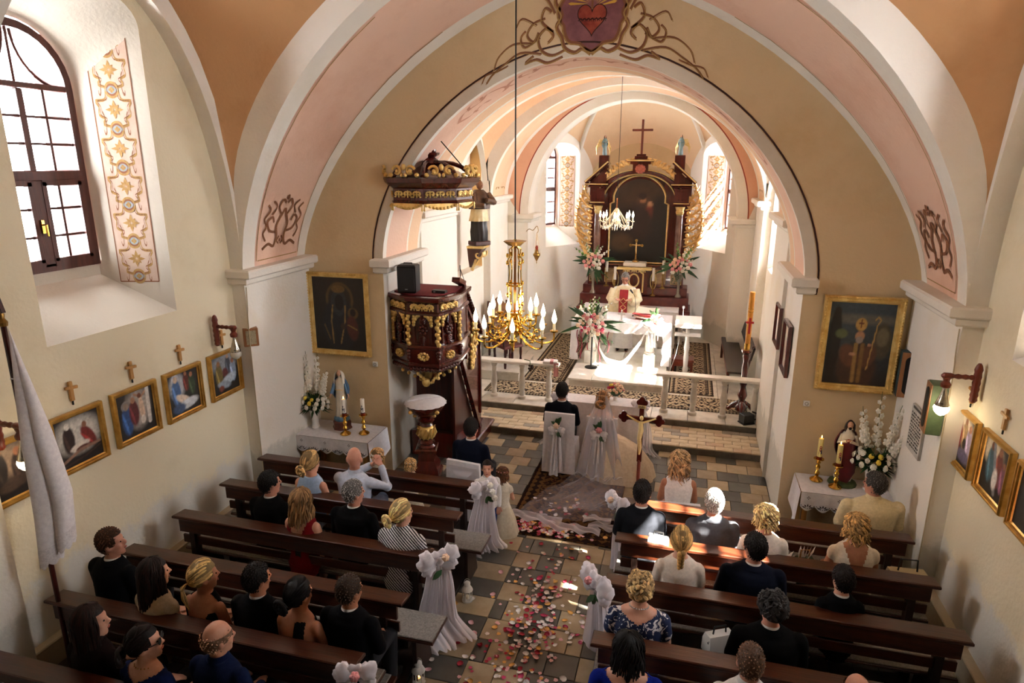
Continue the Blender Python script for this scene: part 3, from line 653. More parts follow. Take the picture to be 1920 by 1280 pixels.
# apse: three walls and a dome
AX = 0.06; corners = [(-2.45+AX, 15.45), (-2.45+AX, 15.75), (-1.25+AX, 17.7), (1.25+AX, 17.7), (2.45+AX, 15.75), (2.45+AX, 15.45)]
for i in range(5):
    a, b = Vector((*corners[i], 0)), Vector((*corners[i+1], 0)); L_ = (b-a).length; t = (b-a)/L_; nrm = Vector((t.y, -t.x, 0))
    m = MB(); F = lambda u, z, a=a, t=t: tuple(a+t*u+Vector((0, 0, z)))
    nm = ('wall_apse_left', 'wall_apse_north', 'wall_apse', 'wall_apse_south', 'wall_apse_right')[i]
    if i in (1, 3):
        c = L_*(0.50 if i == 1 else 0.50); H = outline(c-0.62, c+0.62, 2.5, 4.75, 5.05); G = outline(c-0.36, c+0.36, 2.98, 4.72, 5.1)
        G = [(u, min(z, 5.1)) for u, z in G]
        F2 = lambda u, z, a=a, t=t, nr=nrm: tuple(a+t*u-nr*0.62+Vector((0, 0, z)))
        F3 = lambda u, z, a=a, t=t, nr=nrm: tuple(a+t*u-nr*0.66+Vector((0, 0, z)))
        F4 = lambda u, z, a=a, t=t, nr=nrm: tuple(a+t*u-nr*1.0+Vector((0, 0, z)))
        wall_panel(m, F, 0, L_, 0, 7, [H]); niche(m, H, G, F, F2, 1, 1); niche(m, G, [(u+(.1 if u > c else -.1), z) for u, z in G], F3, F4, 2, 2)
        wo = struct(m.build(nm, [CHWALL, WHITE, PORTAL_PINK], None, 30))
        wc = a+t*c-nrm*0.64
        window('window_%d' % (4 if i == 1 else 5), (wc.x, wc.y, 2.98), atan2(t.y, t.x), 0.36, 2.12, 1.72, 0.92, 2, 3, 3, fr=0.05)
        pc = a+t*c-nrm*0.9; portal((pc.x, pc.y, 4.05), tuple(nrm), 1.0, 2.4)
        for uw, ug in ((c+0.62, c+0.36), (c-0.62, c-0.36)):
            d = 1 if uw > ug else -1
            def F0(u, v, off, a=a, t=t, nr=nrm, uw=uw, ug=ug, d=d):
                q = 0.5+u*0.3; return tuple(a+t*(uw+(ug-uw)*q-d*off*1.2)-nr*(0.62*q-off*.4)+Vector((0, 0, v)))
            column_ornament(F0, 2.95, 4.75, 6, 'painted_ornament', wo)
    else:
        wall_panel(m, F, 0, L_, 0, 7, []); struct(m.build(nm, [CHWALL if i != 2 else WALLC], None, 30))
m = MB()
def dome(u, v):
    a = pi*u*1.16-0.08*pi; r = cos(v*pi/2); z = 3.75+2.7*sin(v*pi/2)
    return (AX+2.95*r*cos(a), 15.3+2.75*r*sin(a)*1.0, z)
m.grid(dome, 72, 28)
def inside_apse(p):
    for (ax, ay), (bx, by) in zip(corners[:-1], corners[1:]):
        if (bx-ax)*(p[1]-ay)-(by-ay)*(p[0]-ax) > 0.03*sqrt((bx-ax)**2+(by-ay)**2): return False
    return True
keep = [i for i, f in enumerate(m.f) if any(inside_apse(m.v[q]) for q in f)]
m.f = [m.f[i] for i in keep]; m.k = [m.k[i] for i in keep]
dm = struct(m.build('ceiling', plaster('apse vault plaster', '#ecd0ae', '#e2c09c'), None, 180))
m = MB(); ring(m, P_ap, [(p[0]*1.3, p[1]*1.12+.3) for p in P_ap], 15.5, 0); struct(m.build('apse_arch_back', WHITE, dm))
m = MB()
for a in (pi/2-.62, pi/2+.62, 0.28, pi-.28):
    m.tube([(AX+2.93*cos(v)*cos(a), 15.3+2.73*cos(v)*sin(a), 3.75+2.68*sin(v)) for v in [0.1+i*1.35/16 for i in range(17)]], 0.06, n=6)
struct(m.build('vault_rib', WHITE, dm, 60))
m = MB(); E = lambda u, v: (AX+0.15+u, 15.9+v*0.5, 3.75+2.7*sqrt(max(0, 1-((u+.15)/2.95)**2-((.6+v*.5)/2.75)**2))-0.03)
m.blob(arcpts((0, 0), .5, 0, 2*pi, 20, .35), E, 0); m.blob(arcpts((0, 0), .12, 0, 2*pi, 10, .2), lambda u, v: (lambda p: (p[0], p[1], p[2]-.01))(E(u, v)), 1)
for i in range(12): m.ribbon([(.3*cos(i*pi/6), .2*sin(i*pi/6)), (.62*cos(i*pi/6), .45*sin(i*pi/6))], .03, lambda u, v: (lambda p: (p[0], p[1], p[2]-.006))(E(u, v)), 2)
struct(m.build('painted_medallion', [FILL_GOLD, mat('painted green', '#3c5a48', rough=.9), LINE_OCHRE], dm, 180))

# ---- floor with single tiles
floor = struct(MB().box((0, 5.2, -0.06), (8.3, 13.4, 0.08)).build('floor', GROUT))
TS = [mat('sand tile', '#a08d72', '#806e52', rough=0.45, scale=5, detail=8, lo=.3, hi=.75, bump=.05), mat('pale sand tile', '#b09e82', '#94825f', rough=0.45, scale=5, detail=8, lo=.3, hi=.75, bump=.05)]
TG = [mat('grey slate tile', '#45433d', '#59564f', rough=0.4, scale=5, detail=8, lo=.3, hi=.75, bump=.05), mat('dark slate tile', '#35332f', '#4b4842', rough=0.4, scale=5, detail=8, lo=.3, hi=.75, bump=.05)]
TM = {}
def tile(x0, x1, y0, y1, m, parent, z=0.0, th=0.03, name='tile'):
    key = (round(x1-x0, 2), round(y1-y0, 2), m.name)
    if key not in TM:
        TM[key] = MB().box((0, 0, -th/2), (key[0]-0.006, key[1]-0.006, th), ch=0.004).mesh(name, m)
    o = link(name, TM[key], parent, ((x0+x1)/2, (y0+y1)/2, z+rnd(-0.0015, 0.0015))); return o
rr = random.Random(5)
y = 3.33; row = 0
while y < 7.0:
    h = 0.31; par = row % 2
    tile(-0.80, -0.36-0.0*par, y, y+h, (TS if par else TG)[rr.random() < .4], floor)
    x = -0.36; c = 0; off = 0.0
    w0 = 0.14 if par else 0.29
    while x < 0.60:
        w = w0 if c == 0 else 0.29
        if x+w > 0.60: w = 0.66-x
        dark = ((c+row) % 2 == 1) if rr.random() > .18 else ((c+row) % 2 == 0)
        tile(x, x+w, y, y+h, (TG if dark else TS)[rr.random() < .4], floor); x += w; c += 1
    tile(x, x+0.34, y, y+h, (TS if (row % 2) else TG)[rr.random() < .4], floor) if row % 1 == 0 else None
    y += h; row += 1
for i, x in enumerate([-0.80+0.46*k for k in range(4)]): tile(x, x+0.46, y, y+0.16, TS[i % 2] if i % 3 else TG[0], floor)
y += 0.16; row = 0
while y < 10.13:
    h = 0.30; x = -2.75+(0.15 if row % 2 else 0) - 0.15
    if y > 7.9:
        c = 0
        while x < 2.7:
            a, b = max(x, -2.74), min(x+0.30, 2.74)
            dark = ((c+row) % 2 == 1) if rr.random() > .2 else (rr.random() > .5)
            if b-a > 0.05: tile(a, b, y, min(y+h, 10.13), (TG if dark else TS)[rr.random() < .4], floor)
            x += 0.30; c += 1
    else:
        for c in range(26):
            a = -3.9+0.30*c+(0.15 if row % 2 else 0)
            tile(a, a+.3, y, y+h, (TG if (c+row) % 2 else TS)[rr.random() < .4], floor)
    y += h; row += 1
# ---- steps, sanctuary floor, altar platform
TSTEP = [mat('cream step tile', '#d6c6aa', '#bba888', rough=0.4, scale=6, detail=8), mat('rosy step tile', '#c9ae92', '#b0967c', rough=0.4, scale=6, detail=8), mat('grey step tile', '#a39a8c', '#8b8376', rough=0.4, scale=6, detail=8)]
RISER = mat('step riser stone', '#6f675c', '#4f483f', rough=0.6, scale=5, detail=8)
st1 = struct(MB().box((0, 10.6, 0.03), (5.46, 0.94, 0.15)).build('step_1', RISER)); st1.location.z = 0
y = 10.13; row = 0
while y < 10.98:
    x = -2.73-(0.14 if row % 2 else 0)
    while x < 2.72:
        a, b = max(x, -2.72), min(x+0.28, 2.72)
        if b-a > 0.04: tile(a, b, y, y+0.142, TSTEP[0 if rr.random() < .72 else (1 if rr.random() < .5 else 2)], st1, z=0.124, th=0.03)
        x += 0.28
    y += 0.142; row += 1
st2 = struct(MB().box((0, 13.9, 0.11), (5.74, 5.8, 0.22)).build('step_2', RISER))
for i in range(9):
    x0 = -2.85+5.7*i/9
    tile(x0, x0+5.7/9, 11.0, 11.5, MARBLE, st2, z=0.24, th=0.05, name='slab')
for j in range(6):
    for i in range(8):
        x0 = -2.85+5.7*i/8; tile(x0, x0+5.7/8, 11.5+j*.88, 11.5+(j+1)*.88, MARBLE, st2, z=0.24, th=0.03, name='slab')
m = MB().box((0, 16.6, .115), (5.6, 2.6, .23)); struct(m.build('floor_apse', MARBLE))
pf = struct(MB().box((0.17, 13.62, 0.30), (1.84, 2.62, 0.13)).build('step_3', MARBLE))
for i in range(4):
    for j in range(4): tile(-0.78+i*0.475, -0.78+(i+1)*0.475, 12.28+j*.66, 12.28+(j+1)*.66, MARBLEW, pf, z=0.40, th=0.04, name='slab')
# ================================================================== FURNITURE OF THE NAVE
def bar(m, p, q, w, h, k=0):
    """rectangular bar from p to q"""
    P, Q = Vector(p), Vector(q); d = (Q-P).normalized(); up = Vector((0, 0, 1)) if abs(d.z) < .9 else Vector((0, 1, 0))
    s = d.cross(up).normalized(); u = s.cross(d).normalized()
    return m.loft([[tuple(c+s*a+u*b) for a, b in ((-w/2, -h/2), (w/2, -h/2), (w/2, h/2), (-w/2, h/2))] for c in (P, Q)], k)
GREYPAD = mat('grey felt seat cover', '#6e6862', '#8a847c', rough=0.95, scale=60, bump=0.2, bscale=150)
# floor decks of plain boards under the pews
for s, x0, x1, nm in ((-1, -4.02, -0.80, 'pew_deck'), (1, 0.94, 4.02, 'pew_deck')):
    d = struct(MB().box(((x0+x1)/2, 5.2, 0.012), (x1-x0, 4.0, 0.02)).build(nm, GROUT)); n = 14
    for i in range(n):
        w = (x1-x0)/n; pm = MB().box((0, 0, 0), (w-0.006, 4.0, 0.02), ch=0.003).mesh('plank', DECK); link('plank', pm, d, (x0+w*(i+.5), 5.2, 0.03+rnd(-.002, .002)))
def pew(x0, x1, y, label, seat=True, ext=(0, 0), group='pews'):
    """back with a broad book ledge at y; open frame; felt covered seat on its far side; kneeler on the near side"""
    o = thing('pew', label, 'pew', ((x0+x1)/2, y, 0.04), 0, group); L = x1-x0; H = L/2
    m = MB(); m.box((0, 0.02, 0.865), (L, 0.19, 0.035), ch=0.008, rx=-0.10); m.build('ledge', PEWX, o)
    m = MB(); m.box((0, -0.035, 0.775), (L-0.12, 0.028, 0.15), ch=0.005); m.build('apron', PEWX, o)
    m = MB(); m.box((0, 0.0, 0.60), (L-0.12, 0.024, 0.10), ch=0.005); m.build('back_rail', PEWX, o)
    for t in ((-1, 0, 1) if L < 3.2 else (-1, -.35, .35, 1)):
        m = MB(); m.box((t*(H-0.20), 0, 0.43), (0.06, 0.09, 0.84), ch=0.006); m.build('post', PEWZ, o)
    if seat:
        a, b = -H-ext[0], H+ext[1]
        m = MB(); m.box(((a+b)/2, 0.24, 0.425), (b-a, 0.37, 0.03), ch=0.006); st = m.build('seat', PEWX, o)
        m = MB(); m.box(((a+b)/2, 0.24, 0.447), (b-a-0.01, 0.355, 0.016), ch=0.006); m.build('seat_cover', GREYPAD, st)
        for t in (a+0.18, b-0.18):
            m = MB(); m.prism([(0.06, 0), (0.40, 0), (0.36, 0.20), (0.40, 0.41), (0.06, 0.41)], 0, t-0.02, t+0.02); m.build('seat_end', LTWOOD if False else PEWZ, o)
    m = MB(); m.box((0, -0.20, 0.17), (L-0.1, 0.17, 0.03), ch=0.006); kn = m.build('kneeler', PEWX, o)
    m = MB(); m.box((0, -0.20, 0.195), (L-0.2, 0.15, 0.018), ch=0.006); m.build('kneeler_pad', GREYPAD, kn)
    for t in (-1, 1):
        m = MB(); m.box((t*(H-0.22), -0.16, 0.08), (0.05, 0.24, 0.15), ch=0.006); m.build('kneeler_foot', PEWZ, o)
    return o
LY = [6.55, 5.836, 5.093, 4.405, 3.649]; RY = [6.63, 5.89, 5.16, 4.37, 3.62]
ordl = ['foremost pew on the left of the aisle, before the font', 'second pew from the altar on the left of the aisle', 'third from the altar on the left, tulle bow on end', 'fourth from the altar on the left, empty grey seat before it', 'fifth from the altar on the left, white bow on end']
for i, y in enumerate(LY):
    pew((-3.72, -3.72, -3.72, -3.72, -3.74)[i], (-0.78, -0.77, -0.75, -0.76, -0.80)[i], y, 'dark wooden pew, '+ordl[i], seat=i > 0, ext=(0, 0.22 if i in (1, 3) else 0.0), group='pews on the left of the aisle')
pew(-3.74, -0.80, 2.93, 'dark brown wooden pew, rearmost on the left below the gallery', group='pews on the left of the aisle')
ordr = ['foremost pew on the right of the aisle, lit by the sun', 'second pew from the altar on the right, sunlit ledge with white handbag', 'third pew from the altar on the right, tulle bow on its end', 'fourth pew from the altar on the right, sash bag lying before it', 'rearmost pew on the right of the aisle']
for i, y in enumerate(RY):
    pew((0.88, 0.88, 0.87, 0.86, 0.86)[i], 3.77, y, 'brown wooden pew, '+ordr[i], seat=True, group='pews on the right of the aisle')

# ------------------------------------------------------------------ tulle bows on the pew ends
def tulle_drop(loc, w0, w1, h, seed, train=(0, 0), folds=5):
    r = random.Random(seed); m = MB(); ph = [r.uniform(0, 6) for _ in range(4)]
    def F(u, v):
        w = w0+(w1-w0)*v**0.8; a = (u-.5)*2
        x = a*w/2+0.012*sin(7*v+ph[0]); y = 0.05*v*cos(a*pi*.5)+(0.018+0.03*v)*sin(folds*pi*u*2+ph[1]+1.5*v)
        z = -h*v; t = max(0, v-0.8)/0.2
        return (x+train[0]*t*t+.01*sin(20*u), y+train[1]*t*t, z+0.03*t*(1+sin(9*u+ph[2])) )
    m.grid(F, 44, 26); m.grid(lambda u, v: (lambda p: (p[0]*.7+.02, p[1]-.03, p[2]*.97))(F(1-u, v)), 26, 18); return m
def rose(parent, loc, col, name='rose', r=0.03, R=None):
    m = MB()
    for k, (n, rr, t) in enumerate(((3, .35, 1.15), (5, .65, 0.9), (6, 1.0, 0.45))):
        for i in range(n):
            a = 2*pi*i/n+k*.5
            m.ell((rr*r*.62*cos(a), rr*r*.62*sin(a), t*r*.5), (r*.52, r*.52, r*.62), 7, 5)
    o = m.build(name, col, parent, 60, loc)
    if R is not None: o.rotation_euler = R
    return o
def loops(parent, loc, s, name='bow', mt=None):
    """gathered puffs of net tied at the middle"""
    m = MB(); r = random.Random(int(s*1000)+len(name))
    for g, cz, k in ((-1, .10, 1.0), (1, .12, 1.0), (-1, -.28, .7), (1, -.30, .75), (0, .26, .7)):
        ph = [r.uniform(0, 6) for _ in range(3)]
        def wp(p):
            d = p.normalized() if p.length > 1e-6 else p; n = 1+.13*sin(7*d.x+5*d.z+ph[0])+.11*sin(9*d.z-6*d.y+ph[1])+.07*sin(15*d.x+ph[2])
            f = min(1.0, .35+abs(d.x-(-g))*.6); return Vector((p.x*n, p.y*n*f, p.z*n*f))
        m.ell((g*s*.42, -s*.22, cz*s), (s*.44*k, s*.30*k, s*.38*k), 18, 12, warp=wp)
    m.ell((0, -s*.32, 0), (s*.16, s*.14, s*.15), 10, 7)
    return m.build(name, mt or TULLE2, parent, 180, loc)
def leafset(parent, loc, n, l, seed, spread=1.0, down=True, name='leaf', mt=None):
    r = random.Random(seed)
    for i in range(n):
        m = MB(); a = r.uniform(-1, 1)*spread; L_ = l*r.uniform(.7, 1.1)
        w = L_*.22; pts = [(0, 0), (w, L_*.35), (w*.8, L_*.7), (0, L_), (-w*.8, L_*.7), (-w, L_*.35)]
        F = lambda u, v: (u, -.012-.05*v*v/l*.3, (-v if down else v))
        m.add([F(0, L_*.5)]+[F(*p) for p in pts], [(0, 1+j, 1+(j+1) % 6) for j in range(6)])
        m.add([(p[0], p[1]+.003, p[2]) for p in ([F(0, L_*.5)]+[F(*p) for p in pts])], [(0, 1+(j+1) % 6, 1+j) for j in range(6)])
        o = m.build(name, mt or LEAF, parent, 60, loc); o.rotation_euler = (r.uniform(-.5, .3), a, r.uniform(-.6, .6))
def pew_decor(x, y, label, seed, side=1, h=0.86, rosecol=None, long=True, leaves=0, tr=(0.1, 0), z=0.93, s=0.2, rz=None, w1=.28, roses=1):
    o = thing('pew_bow', label, 'bow', (x, y, z), rz if rz is not None else side*pi*.27, 'tulle bows on the pew ends')
    if long: tulle_drop((0, 0, 0), 0.15, w1, h, seed, tr).build('tulle_drop', TULLE2, o, 180)
    else:
        for g in (-1, 1): tulle_drop((0, 0, 0), 0.06, 0.10, h, seed+g, (0, 0), 2).build('tulle_tail', TULLE2, o, 180, (g*.045, -.02, -.02))
    loops(o, (0, 0, 0.0), s)
    for q in range(roses): rose(o, (0.02+.03*q, -0.15, 0.07-.09*q), rosecol or PETC, r=0.035, R=(0.9, 0, 0))
    if leaves: leafset(o, (0.02, -0.07, -0.10), leaves, 0.12, seed)
    return o
pew_decor(-0.74, 6.52, 'long white tulle drape with white flowers and leaves, by the small boy', 1, 1, 0.92, PETW, True, 4, (0.05, -.05), s=.22, w1=.52, roses=3)
pew_decor(-0.73, 5.06, 'long white tulle drape with blush rose, behind the woman in spotted dress', 2, 1, 0.92, PETC, True, 2, (0.05, -0.24), s=.25, w1=.52)
pew_decor(-0.79, 3.60, 'short white ribbon bow with pink rose on the fifth left pew', 3, 1, 0.5, PETP, False, 2, z=0.9, s=.19, rz=.3)
pew_decor(0.86, 6.58, 'sunlit white tulle drape beside the man in dark suit', 4, -1, 0.92, PETC, True, 2, (0, 0), s=.22, w1=.3)
pew_decor(0.84, 5.10, 'white tulle drape with pink rose and dark leaves beside the floral blouse', 5, -1, 0.92, PETP, True, 5, (0, 0.10), s=.25, w1=.52)

# ------------------------------------------------------------------ side tables, cloths, statues, candles, flowers
def side_table(cx, cy, w, d, label, label_cloth):
    t = thing('side_table', label, 'table', (cx, cy, 0)); H = 0.735
    MB().box((0, 0, H-.02), (w-.06, d-.06, .03), ch=.005).build('tabletop', PEWX, t); MB().box((0, 0, H-.09), (w-.14, d-.14, .10), ch=.004).build('apron', PEWX, t)
    for sx in (-1, 1):
        for sy in (-1, 1): MB().box((sx*(w/2-.07), sy*(d/2-.07), (H-.03)/2), (.06, .06, H-.03), ch=.006).build('leg', LTWOOD, t)
    c = thing('tablecloth', label_cloth, 'cloth', (cx, cy, H)); m = MB()
    m.grid(lambda u, v: ((u-.5)*w, (v-.5)*d, .006+.002*sin(9*u)*sin(7*v)), 12, 6)
    fr = 0.24
    def front(u, v): return ((u-.5)*w, -d/2-.008-.012*v*sin(u*30), .006-fr*(.78+.22*abs(sin(u*pi*6)))*v)
    m.grid(front, 60, 5)
    for s in (-1, 1):
        m.grid(lambda u, v, s=s: (s*(w/2+.008+.03*v+.02*v*sin(u*9)), (u-.5)*d, .006-v*(0.42+.08*sin(u*5))), 16, 6, flip=s < 0)
    cl = m.build('cloth', WHITECLOTH, c, 180)
    e = MB(); F = lambda u, v: ((u)*1.0, -d/2-.022, v)
    HOLE = mat('lace eyelet shadow', '#3a3236', rough=1)
    for i in range(6):
        ux = (i+.5)/6*w-w/2; z0 = -fr*.70
        for a, l in ((0, .03), (.7, .045), (-.7, .045), (1.4, .035), (-1.4, .035)):
            p = (ux+.04*sin(a), z0+.03*cos(a)-.02); m2 = [(p[0]+(.007*cos(t)*cos(a)-.018*sin(t)*sin(-a)), p[1]+(.018*sin(t)*cos(a)+.007*cos(t)*sin(-a))) for t in [j*pi/4 for j in range(8)]]
            e.blob(m2, F)
        for k in range(9):
            t = -1.25+2.5*k/8; e.blob([(ux+.075*sin(t)+.006*cos(q), z0+.025-.055*cos(t)+.006*sin(q)) for q in [j*pi/3 for j in range(6)]], F)
        if i % 2 == 0:
            for q in range(4): e.blob([(ux+.014*cos(q*pi/2)+.007*cos(t), z0+.11+.014*sin(q*pi/2)+.007*sin(t)) for t in [j*pi/3 for j in range(6)]], F)
    stuff(e.build('lace_edge', HOLE, c, 180))
    return H
side_table(-3.36, 7.95, 1.14, 0.62, 'wooden side table in the left corner below the dark icon', 'white lace edged cloth on the left side table under blue statue')
side_table(3.42, 8.02, 1.02, 0.52, 'wooden side table in the right corner below the bishop painting', 'white lace edged cloth on the right side table under red statue')
def candlestick(x, y, z, hc, label, wax, labelc, decal, lit, s=1.0):
    o = thing('candlestick', label, 'candlestick', (x, y, z)); o.scale = (s, s, s)
    p = [(.075, 0), (.078, .012), (.06, .03), (.03, .045), (.018, .06), (.024, .075), (.034, .10), (.024, .125), (.016, .14), (.026, .16), (.033, .185), (.02, .21), (.015, .23), (.03, .24), (.018, .255), (.03, .268), (.062, .285), (.06, .295), (.02, .292)]
    MB().lathe(p, n=18).build('stem', BRASS, o)
    MB().lathe([(.026, .285), (.034, .29), (.034, .325), (.030, .325)], n=14).build('socket', mat('copper candle ring', '#8a3a1e', rough=.35, metal=.8), o)
    c = thing('candle', labelc, 'candle', (x, y, z+.30*s)); c.scale = (s, s, s)
    MB().lathe([(.029, 0), (.03, .01), (.03, hc-.008), (.026, hc), (.008, hc-.004)], n=16).build('wax', wax, c)
    MB().tube([(0, 0, hc-.006), (.001, 0, hc+.012)], .002, 5).build('wick', BLACK, c)
    d = MB(); G = lambda u, v: (.0305*sin(u/.03), -.0305*cos(u/.03), v)
    if decal == 'blue':
        for pts in ([(-.018, .05), (-.018, .11), (0, .075), (.018, .11), (.018, .05)], [(-.018, .085), (.022, .105)], [(0, .075), (0, .15)], [(-.012, .135), (.012, .135)]): d.ribbon(smooth_line(pts, 3), .007, G)
        mt = [mat('dark blue print', '#16203f')]; MB().lathe([(.0306, .0), (.0306, .035)], n=16, caps=False).build('base_band', mt[0], c)
    else:
        d.blob([(.016*cos(t), .15+.02*sin(t)) for t in [j*pi/5 for j in range(10)]], G, 0); d.blob([(-.018, .06), (.018, .06), (.012, .14), (-.012, .14)], G, 0); d.blob([(.008*cos(t), .152+.01*sin(t)) for t in [j*pi/5 for j in range(10)]], lambda u, v: (.031*sin(u/.03), -.031*cos(u/.03), v), 1); d.blob([(.004, .06), (.02, .07), (.016, .12), (.004, .11)], lambda u, v: (.031*sin(u/.03), -.031*cos(u/.03), v), 2)
        mt = [mat('red print', '#8e2a1c'), mat('skin print', '#d9a888'), mat('blue print', '#2c3c6a')]
    d.build('printed_emblem', mt, c, 180)
    if lit: MB().lathe([(.001, hc+.004), (.007, hc+.014), (.005, hc+.03), (.001, hc+.045)], n=8).build('flame', FLAME, c)
WHITEWAX = mat('white wax', '#eeeae2', rough=.45); YELWAX = mat('pale yellow wax', '#ecdc92', '#e2cf7c', rough=.45, scale=6)
candlestick(-3.24, 7.84, .745, .24, 'brass candlestick at the blue statue, nearer the statue', WHITEWAX, 'lit white candle with blue emblem beside the blue statue', 'blue', True)
candlestick(-2.99, 7.93, .745, .24, 'brass candlestick near the right edge of the left side table', WHITEWAX, 'unlit white candle with blue emblem near the pulpit', 'blue', False)
candlestick(3.13, 8.12, .745, .26, 'brass candlestick by the left edge of the right side table', YELWAX, 'lit yellow candle with red figure, farther from the red statue', 'red', True)
candlestick(3.32, 7.98, .745, .26, 'brass candlestick standing right before the red robed statue', YELWAX, 'lit yellow candle with red figure, nearest the red statue', 'red', True)

def robed(parent, h, robe, mantle, skin, hair, sx=1.0, veil=None, beard=False, arms='open', pose=0.0, names=('robe', 'mantle', 'head')):
    """small carved standing figure, height h, facing -y"""
    rings = []; prof_ = [(0, .115, .095), (.06, .12, .10), (.25, .105, .085), (.45, .10, .075), (.58, .088, .065), (.68, .095, .068), (.76, .105, .062), (.81, .075, .05), (.845, .034, .034), (.88, .03, .032)]
    for z, rx, ry in prof_:
        rings.append([(h*(rx*sx*(1+(.10 if z < .6 else .02)*sin(9*a+z*3))*cos(a)+.03*pose*sin(z*3)), h*(ry*(1+(.10 if z < .6 else .02)*cos(8*a))*sin(a)), h*z) for a in [2*pi*i/36 for i in range(36)]])
    MB().loft(rings).build(names[0], robe, parent, 60)
    m = MB(); n = 30
    rg = []
    for j in range(13):
        t = j/12; z = h*(.83-.62*t); w = h*(.082+.075*sin(pi*min(1, t*1.25))-.02*t); ring_ = []
        for i in range(n+1):
            a = radians(-20)+radians(220)*i/n; f = 1+.07*sin(11*a+2*t)
            ring_.append((w*1.12*f*cos(a)*sx+.03*pose*h*sin(z/h*3), w*.86*f*sin(a)+h*.005, z+h*.03*sin(4*a)*t))
        rg.append(ring_)
    m.loft(rg, closed=False); m.loft([[(x*.97, y*.97-.002, z) for x, y, z in r] for r in rg], closed=False); m.build(names[1], mantle, parent, 60)
    m = MB(); m.ell((0, -h*.01, h*.935), (h*.043, h*.052, h*.062), 14, 10); m.ell((0, -h*.06, h*.93), (h*.008, h*.014, h*.014), 6, 5); m.ell((0, -h*.035, h*.905), (h*.028, h*.026, h*.022), 8, 6); m.build(names[2], skin, parent, 60)
    if veil is None:
        m = MB(); m.ell((0, h*.012, h*.95), (h*.05, h*.052, h*.06), 14, 9)
        for g in (-1, 1): m.tube([(g*h*.03, h*.0, h*.985), (g*h*.052, -h*.005, h*.94), (g*h*.058, h*.005, h*.88), (g*h*.062, -h*.02, h*.82)], [h*.014, h*.02, h*.02, h*.008], 7)
        m.tube([(0, h*.05, h*.96), (0, h*.058, h*.88), (0, h*.05, h*.80)], [h*.03, h*.035, h*.012], 8)
        if beard: m.ell((0, -h*.045, h*.893), (h*.024, h*.02, h*.03), 8, 6)
        m.build('hair', hair, parent, 60)
    else:
        m = MB(); rg = []
        for j in range(9):
            t = j/8; z = h*(1.0-.27*t); w = h*(.02+.065*sin(pi*.5*min(1, t*2.2))+.03*t)
            rg.append([(w*1.05*cos(a), h*.012+w*.95*sin(a), z-(h*.02 if t < .1 else 0)) for a in [radians(-50)+radians(280)*i/20 for i in range(21)]])
        m.loft(rg, closed=False); m.build('veil', veil, parent, 60)
    for g in (-1, 1):
        m = MB()
        if arms == 'open': pts = [(g*h*.085, 0, h*.77), (g*h*.13, -h*.01, h*.62), (g*h*.165, -h*.06, h*.52)]
        elif arms == 'chest': pts = [(g*h*.09, 0, h*.77), (g*h*.125, -h*.03, h*.64), (g*h*.02, -h*.10, h*.70)]
        else: pts = [(g*h*.09, 0, h*.77), (g*h*.12, -h*.04, h*.65), (g*h*.03, -h*.12, h*.66)]
        m.tube(pts, [h*.032, h*.036, h*.03], 9); m.build('sleeve', mantle if arms == 'open' else robe, parent, 60)
        m = MB(); e = Vector(pts[-1]); d = (e-Vector(pts[-2])).normalized(); m.tube([e-d*h*.01, e+d*h*.045], [h*.016, h*.014], 7)
        for q in range(4): m.tube([e+d*h*.04+Vector(((q-1.5)*h*.007, 0, 0)), e+d*h*.075+Vector(((q-1.5)*h*.010, 0, -h*.004))], h*.0045, 5)
        m.build('hand', skin, parent, 60)
SK = mat('painted statue skin', '#d9a98a', '#cf9c7c', rough=.45, scale=8)
BLUEM = mat('pale blue mantle', '#5f86ad', '#4a6f98', rough=.45, scale=6); WROBE = mat('white painted robe', '#e4ded0', '#d0c8b6', rough=.5, scale=6); REDM = mat('deep red mantle', '#6a1420', '#4c0d17', rough=.45, scale=6); DKHAIR = mat('dark painted hair', '#2a1812', rough=.5)
o = thing('statue', 'painted statue of a veiled woman in white robe and blue mantle, arms open', 'statue', (-3.40, 8.04, .742)); o.rotation_euler = (0, 0, .25)
MB().lathe([(.14, 0), (.145, .02), (.13, .05), (.135, .11), (.12, .13)], n=8, sy=.85).build('pedestal', mat('brown painted pedestal', '#4a2015', '#6a3320', rough=.4, scale=9), o, 20)
b = link('figure', None, o, (0, 0, .13)); b.scale = (1, 1, 1); bb = MB(); bb.ell((0, 0, 0.03), (.12, .10, .06), 14, 8); bb.build('cloud_base', mat('blue base', '#3c6a8e', '#6a98b0', rough=.5, scale=12), o, 60, (0, 0, .13))
bpy.data.objects.remove(b); 
def at_child(parent, z, fn):
    """builds a figure and lifts its parts to stand on a base"""
    before = set(bpy.data.objects); fn()
    for q in set(bpy.data.objects)-before: q.location.z += z
at_child(o, .17, lambda: robed(o, .74, WROBE, BLUEM, SK, DKHAIR, veil=WROBE, arms='open', pose=.4))
MB().tube([(.066*cos(a)*1.0, .055*sin(a), .17+.74*.60+.006*sin(3*a)) for a in [i*pi/8 for i in range(16)]], .006, 5, closed=True).build('gold_belt', PALEGOLD, o)
o = thing('statue', 'painted statue of a bearded man in white robe and red mantle, hands at heart', 'statue', (3.42, 8.10, .742)); o.rotation_euler = (0, 0, -.15)
MB().lathe([(.16, 0), (.165, .02), (.15, .05), (.10, .07)], n=16, sy=.8).build('green_base', mat('green base', '#2e3a1e', '#4a5a30', rough=.6, scale=12), o, 40)
at_child(o, .055, lambda: robed(o, .78, WROBE, REDM, SK, DKHAIR, beard=True, arms='chest', pose=-.4))
rb = MB(); rg = []
